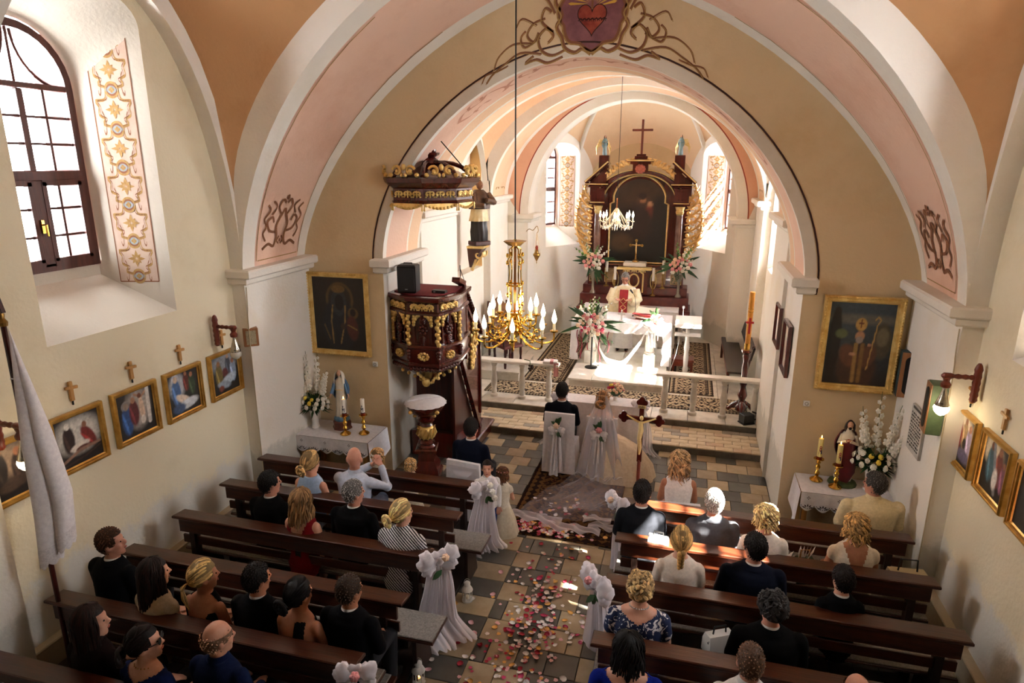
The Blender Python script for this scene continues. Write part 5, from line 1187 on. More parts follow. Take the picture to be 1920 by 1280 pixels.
for k in range(46):
    f = k/46*3; i = int(f); a, b = PG[i], PG[i+1]; q = f-i; m.ell(((a[0]+(b[0]-a[0])*q)*.97, (a[1]+(b[1]-a[1])*q)*.97, 1.685+.012*(k % 2)), (.026, .026, .03), 6, 4)
m.build('bead_course', MAHO, o, 60)
m = MB()
for a_ in (-2.35, -1.57, -.8, 0.0):
    for k in range(5): t = k/4; rr = .42*(1-t)+.05*t; m.ell((rr*cos(a_), rr*sin(a_)*1.0, 1.60-.26*t), (.03, .03, .03), 6, 4)
m.ell((0, -.14, 1.38), (.07, .05, .08), 8, 6); stuff(m.build('gilt_underside_leaf', GOLD, o, 60))
# stair flank, from the body down to the sanctuary step
X = .40
m = MB(); m.prism([(.40, 2.72), (.42, 2.76), (1.29, 1.80), (1.29, .10), (1.18, .10), (.30, 1.66)], 0, X-.03, X+.0); m.build('stair_side', MAHO, o)
m = MB(); m.prism([(.15, 1.70), (.32, 1.66), (1.16, .16), (.15, .16)], 0, X-.10, X-.06); m.box((-.04, .40, .90), (.70, .03, 1.6)); m.build('dark_panel', DKWOOD, o)
m = MB(); bar(m, (X-.01, .18, 2.90), (X-.01, .46, 2.80), .12, .07); bar(m, (X-.01, .42, 2.81), (X-.01, 1.33, 1.80), .10, .06); m.build('handrail', MAHOX, o)
m = MB(); bar(m, (X+.0, .34, 1.62), (X+.0, 1.20, .14), .07, .08); m.build('stair_string', MAHO, o)
m = MB(); bar(m, (X+.01, .55, 2.46), (X+.01, 1.22, 1.72), .04, .05); bar(m, (X+.01, 1.22, 1.72), (X+.01, 1.22, .42), .04, .05); bar(m, (X+.01, .55, 2.46), (X+.01, .55, 1.58), .04, .05); m.build('panel_moulding', MAHO, o)
m = MB(); F = plane((X+.015, .84, 1.78), (0, 1, -.75), (0, .5, 1), (1, 0, 0))
for g, c, R in ((1, (.02, .05), .17), (-1, (-.05, .24), .10), (1, (.06, -.18), .11), (-1, (.10, -.33), .06), (1, (-.06, .38), .06)):
    m.tube([F(u, v, .012) for u, v in spiral(c, R, R*.2, 1.2*g, 1.2*g-g*6.2, 16)], [.016+.016*k/16 for k in range(17)], 6)
    for k in range(8): a_ = k*.8; m.ell(F(c[0]+R*1.05*cos(a_), c[1]+R*1.05*sin(a_), .01), (.03, .036, .036), 6, 5)
    m.ell(F(c[0], c[1], .02), (.035, R*.35, R*.35), 8, 6)
m.build('gilt_stair_scroll', GOLD, o, 60)
m = MB()
for k in range(20): t = k/19; m.ell((X+.052, .46+.85*t, 2.74-.94*t), (.016, .02, .02), 6, 4)
m.build('bead_rail', MAHO, o, 60)
m = MB(); m.prism([(.20, 0), (1.62, 0), (1.62, .14), (1.30, .30), (.20, .42)], 0, -.42, X-.05); m.build('stair_base', MAHO, o); m = MB(); m.box((X-.02, .95, .09), (.34, 1.3, .18), ch=.02); m.build('plinth', MAHOX, o)
for k in range(7): MB().box((-.02, .52+.12*k, 1.66-.2*k), (.74, .16, .03)).build('stair_tread', MAHOX, o)
# sounding board
o = thing('sounding_board', 'octagonal mahogany canopy with gilded scrolls hanging above the pulpit', 'canopy', (-2.20, 8.78, 4.0))
def og(r, z, n=8): return [(r*cos(a), r*sin(a), z) for a in [pi/8+2*pi*i/n-.15 for i in range(n)]]
MB().loft([og(.60, .02), og(.62, .05), og(.60, .07), og(.60, .22), og(.64, .25), og(.70, .30), og(.72, .36), og(.70, .37)]).build('cornice', MAHO, o, 25)
MB().loft([og(.58, .34), og(.42, .44), og(.18, .52), og(.10, .54)]).build('dome', MAHO, o, 25)
for i in range(8):
    a0, a1 = pi/8+2*pi*i/8-.15, pi/8+2*pi*(i+1)/8-.15; am = (a0+a1)/2
    if not -3.3 < ((am+pi) % (2*pi))-pi < .9: continue
    nr = Vector((cos(am), sin(am), 0)); t = Vector((-sin(am), cos(am), 0))
    m = MB(); F = plane((nr.x*.56, nr.y*.56, .145), t, (0, 0, 1), nr); scrollwork(m, F, .42, .12, 3, .015, i); m.build('gilt_frieze', GOLD, o, 60)
    m = MB(); F = plane((nr.x*.65, nr.y*.65, .44), t, (0, 0, 1), nr)
    for g in (-1, 1):
        m.tube([F(u, v) for u, v in spiral((g*.10, .01), .075, .02, .3 if g > 0 else pi-.3, .3+g*5.2 if g > 0 else pi-.3-5.2, 12)], [.018+.01*k/12 for k in range(13)], 6); m.ell(F(g*.10, .01), (.03, .03, .03), 6, 5); m.ell(F(g*.20, -.04), (.035, .03, .03), 6, 5); m.ell(F(g*.03, -.04), (.025, .025, .03), 6, 4)
    m.ell(F(0, .06), (.035, .03, .045), 6, 5); m.build('gilt_crest', GOLD, o, 60)
    m = MB(); F = plane((nr.x*.575, nr.y*.575, .03), t, (0, 0, 1), nr); n_ = 14
    m.add([F(-.22+.44*k/n_, 0) for k in range(n_+1)]+[F(-.22+.44*k/n_, -.03-.055*sin(pi*k/n_), .012) for k in range(n_+1)], [(k, k+1, n_+2+k, n_+1+k) for k in range(n_)])
    for k in range(9): u = -.2+.4*k/8; m.ell(F(u, -.02-.045*sin(pi*(u+.22)/.44), .01), (.024, .018, .022), 6, 4)
    for g in (-1, 1): m.lathe([(.006, -.10), (.014, -.09), (.008, -.04), (.012, -.02), (.006, 0)], c=F(g*.225, 0, .01), n=6)
    m.build('gilt_swag', GOLD, o, 60)
    m = MB(); c_ = [(.60*cos(a0)*(1-.16*k)*(1+.10*sin(k*.7)), .60*sin(a0)*(1-.16*k)*(1+.10*sin(k*.7)), .38+.18*sin(k/5*pi*.62)) for k in range(6)]; m.tube(c_, [.035, .035, .03, .03, .03, .04], 7); m.build('volute', MAHO, o, 60)
m = MB(); m.lathe([(.10, .50), (.16, .55), (.13, .60), (.09, .63), (.15, .66), (.16, .69), (.10, .70)], n=14); m.build('finial_base', MAHO, o)
m = MB(); m.lathe([(.10, .68), (.125, .72), (.10, .80), (.115, .86), (.09, .94), (.05, .99)], n=16, wob=lambda a, z: 1+.10*sin(3*a+z*14)); m.ell((.02, -.02, 1.03), (.055, .06, .065), 10, 8)
for g in (-1, 1): m.tube([(g*.09, -.02, .92), (g*.12, -.05, .82), (g*.03, -.11, .80)], [.035, .035, .025], 7); m.tube([(g*.08, .05, .95), (g*.11, .06, 1.06), (g*.03, .02, 1.10)], [.03, .035, .02], 6)
m.build('finial_figure', MAHO, o, 60)
m = MB()
for a_, r_ in ((-.2, .66), (2.6, .5)): m.tube([(0, 0, 1.05), (r_*cos(a_), r_*sin(a_), .40)], .008, 5)
m.build('tie_rod', BLKIRON, o)
# loudspeaker and microphone on the pulpit rim
o = thing('loudspeaker', 'black loudspeaker standing on the pulpit rim', 'loudspeaker', (-2.43, 8.42, 2.77), .12)
MB().box((0, .06, .20), (.27, .22, .40), ch=.02).build('cabinet', BLACK, o); MB().box((0, -.06, .19), (.235, .02, .33), ch=.008).build('grille', mat('speaker mesh', '#17171a', '#232327', rough=.7, scale=160), o); MB().tube([(-.06, .05, .40), (-.06, .05, .42), (.06, .05, .42), (.06, .05, .40)], .008, 5).build('carry_handle', BLACK, o); MB().box((0, -.072, .06), (.035, .004, .010)).build('badge', mat('grey badge', '#9a9a9a', metal=.5), o)
o = thing('black_box', 'small black flat box on the red cushion of the pulpit', 'box', (-2.0, 8.55, 2.768)); MB().box((0, 0, .02), (.20, .10, .04), ch=.006).build('case', BLACK, o); MB().box((-.06, -.052, .02), (.03, .006, .015)).build('switch', mat('grey badge', '#9a9a9a'), o)
# baptismal font
o = thing('baptismal_font', 'dark turned wooden baptismal font with gilded knop below the pulpit', 'font', (-2.16, 8.28, 0), .25)
m = MB()
for z0, z1, a, b in ((0, .07, .21, .21), (.07, .12, .21, .18), (.12, .17, .18, .175), (.17, .30, .175, .12), (.30, .44, .12, .11), (.44, .48, .15, .16), (.48, .50, .16, .14)): m.loft([[(-a, -a, z0), (a, -a, z0), (a, a, z0), (-a, a, z0)], [(-b, -b, z1), (b, -b, z1), (b, b, z1), (-b, b, z1)]])
m.build('plinth', MAHO, o, 25)
MB().lathe([(.10, .48), (.13, .51), (.10, .54), (.125, .57), (.115, .60), (.085, .62), (.09, .63)], n=20).build('lower_shaft', MAHO, o); MB().lathe([(.085, .82), (.10, .84), (.08, .87), (.12, .90), (.13, .93), (.09, .95), (.10, .98), (.16, 1.02), (.24, 1.07), (.27, 1.13), (.285, 1.16), (.29, 1.19), (.27, 1.20), (.05, 1.20)], n=28).build('bowl', MAHO, o)
m = MB(); m.lathe([(.07, .62), (.11, .66), (.125, .72), (.11, .78), (.08, .83)], n=18)
for k in range(10):
    a_ = 2*pi*k/10; m.tube([(.10*cos(a_), .10*sin(a_), .64), (.135*cos(a_+.2), .135*sin(a_+.2), .71), (.115*cos(a_+.4), .115*sin(a_+.4), .79), (.14*cos(a_+.5), .14*sin(a_+.5), .81)], [.016, .024, .018, .008], 5)
m.build('gilt_knop', GOLD, o, 60)
m = MB()
for k in range(4):
    a_ = .78+pi/2*k; m.ell((.27*cos(a_), .27*sin(a_), 1.10), (.035, .035, .03), 7, 5); m.ell((.20*cos(a_), .20*sin(a_), 1.03), (.03, .03, .025), 7, 5)
m.build('gilt_mount', GOLD, o, 60)
c = thing('font_cloth', 'round white scalloped cloth lying on the baptismal font', 'cloth', (-2.16, 8.28, 1.205))
m = MB(); n = 72; rg = [[(.002*cos(a), .002*sin(a), .03) for a in [2*pi*i/n for i in range(n)]], [(.15*cos(a), .15*sin(a), .025) for a in [2*pi*i/n for i in range(n)]], [(.27*cos(a), .27*sin(a), .012) for a in [2*pi*i/n for i in range(n)]], [((.298+.014*abs(sin(a*9)))*cos(a), (.298+.014*abs(sin(a*9)))*sin(a), -.02) for a in [2*pi*i/n for i in range(n)]]]
m.loft(rg, caps=False); m.build('cover', WHITECLOTH, c, 60); m = MB(); m.tube([(-.22, -.14, .026), (0, 0, .042), (.16, .16, .028)], .010, 6); m.build('fold', WHITECLOTH, c)

# carved saint on a bracket in the ochre niche
o = thing('wall_bracket', 'gilded carved wall bracket under the dark saint statue', 'bracket', (-2.86, 12.45, 2.50))
m = MB(); m.loft([[(0, -.20, .42), (.34, -.20, .42), (.34, .20, .42), (0, .20, .42)], [(0, -.22, .47), (.36, -.22, .47), (.36, .22, .47), (0, .22, .47)]]); m.build('shelf', PALEGOLD, o)
m = MB(); m.loft([[(0, -.05, .02), (.05, -.05, .02), (.05, .05, .02), (0, .05, .02)], [(0, -.12, .2), (.16, -.12, .2), (.16, .12, .2), (0, .12, .2)], [(0, -.18, .42), (.31, -.18, .42), (.31, .18, .42), (0, .18, .42)]]); m.build('corbel', DKWOOD, o)
m = MB()
for y in (-.14, .14): m.tube([(u, y, v) for u, v in spiral((.22, .30), .10, .02, .5, -5, 12)], .022, 6); m.tube([(.16, y*.8, .2), (.10, y*.5, .08), (.03, 0, -.02)], [.026, .022, .03], 6)
m.ell((.30, 0, .30), (.03, .07, .07), 8, 6); m.ell((.05, 0, 0), (.04, .05, .06), 8, 6); m.build('gilt_scroll', PALEGOLD, o, 60)
o = thing('saint_statue', 'carved dark statue of a priest in white surplice on a gilded bracket', 'statue', (-2.66, 12.45, 2.975), pi/2-.7); o.scale = (1.14, 1.14, 1.08)
DKP = mat('black painted robe', '#120e0d', '#1e1816', rough=.3, scale=6)
MB().box((0, 0, .04), (.30, .26, .08), ch=.01).build('base', DKWOOD, o)
def fr(z, rx, ry, k=.08, n=9, off=0.0): return [(rx*(1+k*sin(n*a+z*7))*cos(a)+off, ry*(1+k*cos(n*a+z*5))*sin(a), z) for a in [2*pi*i/36 for i in range(36)]]
MB().loft([fr(.08, .15, .12), fr(.25, .155, .12, .1), fr(.48, .14, .11), fr(.52, .10, .08)]).build('cassock', DKP, o, 60); MB().loft([fr(.44, .175, .14, .10, 13), fr(.52, .165, .13, .07, 13), fr(.72, .14, .11, .05), fr(.80, .10, .09, .03)]).build('surplice', mat('ivory surplice', '#e9d9b0', '#d8c08a', rough=.4, scale=7), o, 60)
m = MB(); m.loft([fr(.66, .19, .15, .08, 7), fr(.78, .20, .15, .08, 7), fr(.92, .17, .13, .06, 7), fr(1.0, .08, .07, .02)]); m.tube([(.15, -.05, .92), (.19, -.16, .78), (.02, -.20, .82)], [.06, .065, .05], 8); m.tube([(-.15, -.05, .92), (-.19, -.14, .74), (-.03, -.20, .72)], [.06, .065, .05], 8); m.build('brown_cape', mat('brown carved cape', '#3a2416', '#5a3a22', rough=.4, scale=8), o, 60)
m = MB(); m.ell((0, -.03, 1.08), (.06, .068, .08), 12, 8); m.ell((0, -.10, 1.07), (.012, .016, .018), 6, 5); m.build('head', mat('dark carved skin', '#7a5238', rough=.45), o, 60); MB().ell((0, .005, 1.115), (.066, .068, .06), 12, 8).build('hair', DKHAIR, o)
o = thing('bell_pull', 'red cloth bell pull hanging from a metal bracket behind the pulpit', 'bell pull', (-2.70, 11.55, 1.55))
MB().tube([(-.02, -.10, 1.16), (-.02, -.10, .75), (-.02, -.10, .80), (.0, .10, .80), (0, .16, .80)], .009, 5).build('bracket', BLKIRON, o); MB().tube([(-.02, -.10, 1.1), (0, .1, .80)], .007, 5).build('stay', BLKIRON, o); MB().lathe([(.02, .76), (.05, .72), (.055, .66), (.06, .64), (.03, .64)], c=(0, .04, 0), n=12).build('brass_cap', BRASS, o); MB().box((0, .04, .30), (.05, .07, .70), ch=.015).build('strap', mat('red cloth', '#a8202c', '#8c1620', rough=.85, scale=20), o)
o = thing('sanctuary_lamp', 'hanging aged brass sanctuary lamp on a bracket by the apse pier', 'lamp', (-1.97, 14.58, 2.42))
MB().tube(smooth_line([(-.28, .12, .62), (-.2, .08, .68), (-.1, .04, .66), (0, 0, .76), (.03, 0, .66), (.0, 0, .60)], 4), .008, 5).build('bracket', AGEDBRASS, o)
MB().lathe([(.004, -.10), (.012, -.07), (.006, -.04), (.02, -.02), (.05, .04), (.085, .10), (.08, .13), (.05, .15), (.035, .20), (.04, .22), (.02, .23)], n=16).build('bowl', AGEDBRASS, o); MB().lathe([(.03, .22), (.034, .28), (.02, .32)], n=12).build('red_glass', mat('red lamp glass', '#8a2a12', rough=.15), o)
m = MB()
for k in range(3): a_ = 2*pi*k/3; m.tube([(.08*cos(a_), .08*sin(a_), .13), (.0, 0, .60)], .0035, 4)
m.build('chain', AGEDBRASS, o)
for (y, z, h, w, lb, ph) in ((9.83, 2.30, .58, .46, 'narrow dark framed picture deeper inside the right arch pier', 5), (8.90, 2.22, .66, .50, 'deep mahogany framed picture on the right arch pier', 6)):
    o = thing('framed_picture', lb, 'picture', (2.735, y, z), -pi/2); frame(o, w-.10, h-.10, .06, .05, MAHO, [(0, .3), (.3, .6), (.6, 1.0), (1.0, .8), (1.0, 0)]); cv = canvas('canvas', o, w-.09, h-.09, ('#8a7a64', '#b8a88c'), person_paint(.5, .5, 1.1, '#7a2a22', '#b08468'), 20, 24, .06, ph); cv.location = (0, -.012, 0)

# ------------------------------------------------------------------ chandeliers
def chandelier(x, y, z, R, H, top, label, n=6, cr=False):
    o = thing('chandelier', label, 'chandelier', (x, y, z)); B = mat('bright brass', '#cf9f3c', '#f0cf74', rough=.18, metal=1.0, scale=6) if not cr else mat('crystal glass', '#efe8dc', '#d6c8a8', rough=.08, spec=.9, scale=9)
    MB().tube([(0, 0, H), (0, 0, top-z)], .006 if not cr else .005, 6).build('cable', BLKIRON, o)
    m = MB(); m.lathe([(.004, -.05), (.018, -.04), (.012, -.02), (.04, 0), (.075, .03), (.085, .06), (.06, .09), (.03, .11), (.025, .14), (.045, .16), (.03, .18), (.016, .2)], n=18); m.build('hub', B, o)
    m = MB(); m.tube([(0, 0, .18), (0, 0, H)], .010, 8); m.build('stem', mat('copper stem', '#b8713c', rough=.25, metal=1.0), o)
    if not cr:
        m = MB()
        for k in range(4):
            a_ = pi/4+pi/2*k; c, s = cos(a_), sin(a_)
            m.tube([(r*c, r*s, zz) for r, zz in ((.05, .20), (.075, .26), (.06, .34), (.07, .42), (.06, .44), (.055, .55), (.06, .62), (.075, .64), (.05, .68), (.055, .74), (.02, .76))], .006, 5)
            for zz in (.27, .36, .45, .63, .69): m.ell((.072*c, .072*s, zz), (.014, .014, .02), 6, 4)
        for zz in (.44, .20): m.tube([(.062*cos(t), .062*sin(t), zz) for t in [i*pi/8 for i in range(16)]], .008, 5, closed=True)
        m.build('cage', B, o, 60); m = MB()
        m.lathe([(.02, .76), (.05, .77), (.085, .80), (.09, .805)], n=12, wob=lambda a, z: 1+.12*abs(sin(3*a))); m.tube([(0, 0, .8), (0, 0, H+.02)], .012, 6); m.build('canopy', AGEDBRASS, o)
    tiers = [(n*2//2, R, .0, 0)] if cr else [(8, R, .0, .2), (6, R*.56, .13, .5)]
    for (cnt, rr, dz, ph) in tiers:
        for k in range(cnt):
            a_ = ph+2*pi*k/cnt; c, s = cos(a_), sin(a_); m = MB()
            m.tube([(r*c, r*s, zz+dz) for r, zz in smooth_line([(.03, .06), (rr*.35, -.02), (rr*.7, -.06), (rr*.97, -.04), (rr, .02), (rr, .035)], 4)], .009, 6)
            if not cr:
                m.tube([(r*c, r*s, zz+dz) for r, zz in spiral((rr*.55, .03), rr*.17, .01, -1.5, 3.6, 10)], .006, 5)
                for t in (.3, .5, .72): m.ell((rr*t*c+.02*s, rr*t*s-.02*c, .03*sin(t*9)+dz-.01), (.014, .014, .012), 6, 4); m.ell((rr*t*c-.02*s, rr*t*s+.02*c, .02*cos(t*9)+dz), (.012, .012, .014), 6, 4)
            arm = m.build('arm', B, o, 60)
            m = MB(); cc = (rr*c, rr*s, dz); m.lathe([(.012, .03), (.034, .04), (.036, .05), (.015, .055)], c=cc, n=12, wob=lambda a, z: 1+.1*sin(6*a)); m.build('drip_pan', B, arm)
            m = MB(); m.lathe([(.013, .05), (.013, .115), (.010, .118)], c=cc, n=10); m.build('candle_sleeve', WAX, arm)
            m = MB(); m.lathe([(.009, .115), (.019, .135), (.021, .155), (.014, .185), (.005, .215), (.001, .232)], c=cc, n=8); m.build('flame_bulb', BULB, arm)
            if cr:
                m = MB()
                for q in range(3): m.ell((rr*c*(.95-.12*q), rr*s*(.95-.12*q), -.06-.02*(q % 2)), (.014, .014, .032), 5, 4)
                m.build('crystal_drop', B, arm)
    if cr:
        m = MB()
        for k in range(18): a_ = 2*pi*k/18; m.ell((R*.8*cos(a_), R*.8*sin(a_), -.07), (.012, .012, .035), 5, 4); m.tube([(R*.8*cos(a_), R*.8*sin(a_), -.03), (.02*cos(a_), .02*sin(a_), .28)], .004, 4)
        m.build('crystal_chain', B, o)
chandelier(0.0, 5.2, 3.13, .335, .80, 8.0, 'large gilded brass chandelier with lit candle bulbs hanging over the pews')
chandelier(0.06, 12.3, 3.48, .30, .46, 6.5, 'small crystal chandelier with lit bulbs hanging before the high altar', 8, True)

# ------------------------------------------------------------------ communion rail
for x0, x1, posts, lb in ((-2.36, -.76, (-2.02, -1.47, -.95), 'pale marble communion rail on the left of the sanctuary steps'), (1.0, 2.80, (1.16, 1.66, 2.17, 2.68), 'pale marble communion rail on the right of the sanctuary steps')):
    o = thing('communion_rail', lb, 'rail', ((x0+x1)/2, 11.30, .24)); cx = (x0+x1)/2
    MB().box((0, 0, .72), (x1-x0, .20, .055), ch=.012).build('rail_top', MARBLEW, o)
    for p in posts: MB().lathe([(.075, 0), (.075, .05), (.05, .07), (.055, .10), (.045, .16), (.062, .30), (.058, .36), (.042, .50), (.05, .58), (.04, .60), (.06, .64), (.06, .69)], c=(p-cx, 0, 0), n=14).build('baluster', MARBLE, o)
o = thing('book_and_ribbon', 'white book wrapped with pink ribbon lying on the left rail end', 'book', (-.93, 11.30, .99), .1)
MB().box((0, 0, .025), (.26, .17, .05), ch=.008).build('book', CERAMIC, o); PKR = mat('pink satin ribbon', '#dba0a0', '#c98a8c', rough=.4, scale=12); MB().box((.03, 0, .03), (.06, .18, .056), ch=.004).build('ribbon', PKR, o); m = MB(); m.grid(lambda u, v: (.07+.09*u, -.105-.01*sin(6*u), .03-.26*v), 6, 6); m.build('ribbon_tail', PKR, o)
o = thing('dried_posy', 'dark dried flower posy lying on the left communion rail', 'flowers', (-1.30, 11.22, .995)); m = MB(); m.tube([(-.12, .05, .03), (0, 0, .03), (.03, -.10, -.02)], .008, 5); m.build('stems', STEM, o); m = MB()
for k in range(16): m.ell((.05+rnd(-.04, .04), -.14+rnd(-.04, .04), -.05+rnd(-.05, .04)), (.025, .025, .025), 6, 4)
m.build('dried_heads', mat('dried dark petals', '#2e2018', '#4a3424', rough=.9, scale=20), o)

# ------------------------------------------------------------------ rugs
def rug_mat(name, ground, dark, accent, sc, bw):
    m = bpy.data.materials.new(name); m.use_nodes = True; nt = m.node_tree; N = nt.nodes; L = nt.links; b = N['Principled BSDF']; b.inputs['Roughness'].default_value = .95; b.inputs['Specular IOR Level'].default_value = .1
    tc = N.new('ShaderNodeTexCoord'); sx = N.new('ShaderNodeSeparateXYZ'); L.new(tc.outputs['Object'], sx.inputs[0])
    def mt(op, a, b_=None, c=None):
        n = N.new('ShaderNodeMath'); n.operation = op
        for i, v in enumerate((a, b_, c)):
            if v is None: continue
            if isinstance(v, (int, float)): n.inputs[i].default_value = v
            else: L.new(v, n.inputs[i])
        return n.outputs[0]
    px = mt('PINGPONG', mt('ADD', sx.outputs[0], 10.0), sc); py = mt('PINGPONG', mt('ADD', sx.outputs[1], 10.0), sc*.8)
    d = mt('ADD', px, py); ring_ = mt('SINE', mt('MULTIPLY', d, 3.1416*2.6/sc)); pat = mt('GREATER_THAN', ring_, -.1)
    px2 = mt('PINGPONG', mt('ADD', sx.outputs[0], 10.0), sc*.26); py2 = mt('PINGPONG', mt('ADD', sx.outputs[1], 10.0), sc*.22); fine = mt('GREATER_THAN', mt('ADD', px2, py2), sc*.27)
    def mix(f, a, c):
        x = N.new('ShaderNodeMix'); x.data_type = 'RGBA'; L.new(f, x.inputs[0])
        for i, v in ((6, a), (7, c)):
            if isinstance(v, str): x.inputs[i].default_value = lin(v)
            else: L.new(v, x.inputs[i])
        return x.outputs[2]
    field = mix(pat, mix(fine, ground, accent), mix(fine, dark, ground))
    edge = mt('SUBTRACT', bw[0], mt('ABSOLUTE', sx.outputs[0])); edy = mt('SUBTRACT', bw[1], mt('ABSOLUTE', sx.outputs[1])); e = mt('MINIMUM', edge, edy)
    stripe = mt('GREATER_THAN', mt('SINE', mt('MULTIPLY', e, 3.1416*2/(bw[2]*.5))), .55); zig = mt('GREATER_THAN', mt('ADD', mt('PINGPONG', mt('ADD', sx.outputs[1], 10.0), bw[2]*.33), mt('PINGPONG', mt('ADD', sx.outputs[0], 10.0), bw[2]*.33)), bw[2]*.34)
    border = mix(stripe, mix(zig, ground, dark), dark); inb = mt('LESS_THAN', e, bw[2]); col = mix(inb, field, border)
    L.new(col, b.inputs['Base Color']); return m
def rug(x0, x1, y0, y1, z, label, ground, dark, acc, sc, bw):
    o = thing('rug', label, 'rug', ((x0+x1)/2, (y0+y1)/2, z)); w, d = (x1-x0)/2, (y1-y0)/2
    m = MB(); m.grid(lambda u, v: ((2*u-1)*w, (2*v-1)*d, .012+.002*sin(9*u+5*v)), 16, 16); m.add([(-w, -d, 0), (w, -d, 0), (w, d, 0), (-w, d, 0)], [(3, 2, 1, 0)])
    e = [(-w, -d), (w, -d), (w, d), (-w, d)]
    for i in range(4): a, b = e[i], e[(i+1) % 4]; m.quad((*a, 0), (*b, 0), (*b, .012), (*a, .012))
    m.build('carpet', rug_mat('rug %d' % len(bpy.data.materials), ground, dark, acc, sc, (w, d, bw)), o); return o
rug(-.64, .74, 7.10, 9.9, 0.004, 'dark brown patterned carpet under the bridal couple', '#5a3f22', '#1d0e0b', '#2a120e', .22, .20)
rug(-1.74, -.86, 12.35, 16.3, .243, 'long patterned runner left of the altar platform', '#a8957a', '#2a201b', '#54423a', .20, .16)
rug(1.20, 2.06, 12.35, 16.3, .243, 'long patterned runner right of the altar platform', '#a8957a', '#2a201b', '#54423a', .20, .16)
rug(-2.30, 2.62, 11.52, 12.24, .243, 'cream patterned runner along the front of the sanctuary', '#b8a68a', '#2e2622', '#64544a', .22, .09)

# ------------------------------------------------------------------ high altar
cx = .15
o = thing('high_altar', 'tall mahogany altar with gilded foliage wings and arched dark painting', 'altar', (cx, 16.4, .24))
MB().box((0, -.05, .78), (2.76, .95, .16), ch=.01).build('marble_shelf', REDMARBLE, o); MB().box((0, .05, 1.0), (2.66, .75, .30), ch=.01).build('marble_step', REDMARBLE, o); MB().box((0, .1, 1.26), (2.56, .55, .22), ch=.01).build('marble_step', REDMARBLE, o)
MB().box((0, .0, .35), (2.5, .8, .72)).build('altar_block', MARBLE, o)
MB().box((0, .12, 1.62), (2.34, .5, .50), ch=.008).build('predella', MAHO, o); MB().box((0, .10, 1.88), (2.42, .56, .05), ch=.012).build('predella_cornice', MAHOX, o)
for x in (-1.0, -.62, .62, 1.0):
    m = MB(); m.tube([(x+u, -.14, 1.62+v) for u, v in ((-.12, -.17), (.12, -.17), (.12, .17), (-.12, .17))], .012, 4, closed=True); pn = m.build('panel_frame', PALEGOLD, o, 20); MB().box((x, -.13, 1.62), (.20, .01, .30)).build('panel', mat('marbled tan panel', '#8a6a4a', '#b0926a', rough=.4, scale=7), pn)
ARC = prof(.80, .62, 2.0, 3.40, 28)
m = MB(); pts = [(-.80, 1.9), (-.80, 3.4)]+[(p[0], p[1]) for p in ARC[1:-1]]+[(.80, 3.4), (.80, 1.9)]
m.prism([(-1.22, 1.9), (1.22, 1.9), (1.22, 4.0), (.9, 4.0)]+[(p[0]*1.12, p[1]+.10) for p in ARC[::-1]]+[(-.9, 4.0), (-1.22, 4.0)], 1, .10, .30); m.build('back_board', MAHO, o)
cvp = []
cv = canvas('painting', o, 1.44, 2.06, ('#0d0806', '#2c1b10'), [('e', (.5, .82, .5, .2, 0), '#3a2616', .8), ('e', (.57, .72, .12, .15, 0), '#4a3020', .5), ('e', (.56, .76, .055, .06, 0), '#9a6a48', .3), ('e', (.55, .80, .07, .06, 0), '#2a1810', .4), ('e', (.68, .70, .05, .055, 0), '#b08060', .3), ('e', (.66, .60, .10, .12, -.4), '#8a3424', .4), ('e', (.54, .5, .20, .30, .1), '#2a1810', .5), ('e', (.22, .25, .2, .15, 0), '#4a3520', .7), ('e', (.85, .6, .14, .3, 0), '#1d120b', .6)], 40, 56, .05, 21); cv.location = (0, .085, 2.93)
fr_ = [(-.70, 1.93), (-.70, 3.36), (-.62, 3.40)]+[(p[0]*.80, p[1]+.02) for p in ARC[2:-2]]+[(.62, 3.40), (.70, 3.36), (.70, 1.93)]
MB().tube([(x, .06, z) for x, z in fr_], .028, 6, closed=True).build('gilt_painting_frame', PALEGOLD, o, 60)
MB().tube([(p[0]*1.16, .02, p[1]+.10) for p in ARC], .075, 8).build('arch_moulding', MAHO, o, 60); MB().tube([(p[0]*1.08, -.03, p[1]+.05) for p in ARC], .02, 6).build('gilt_arch_line', PALEGOLD, o, 60); MB().tube([(p[0]*1.26, -.02, p[1]+.15) for p in ARC], .02, 6).build('gilt_arch_line', PALEGOLD, o, 60)
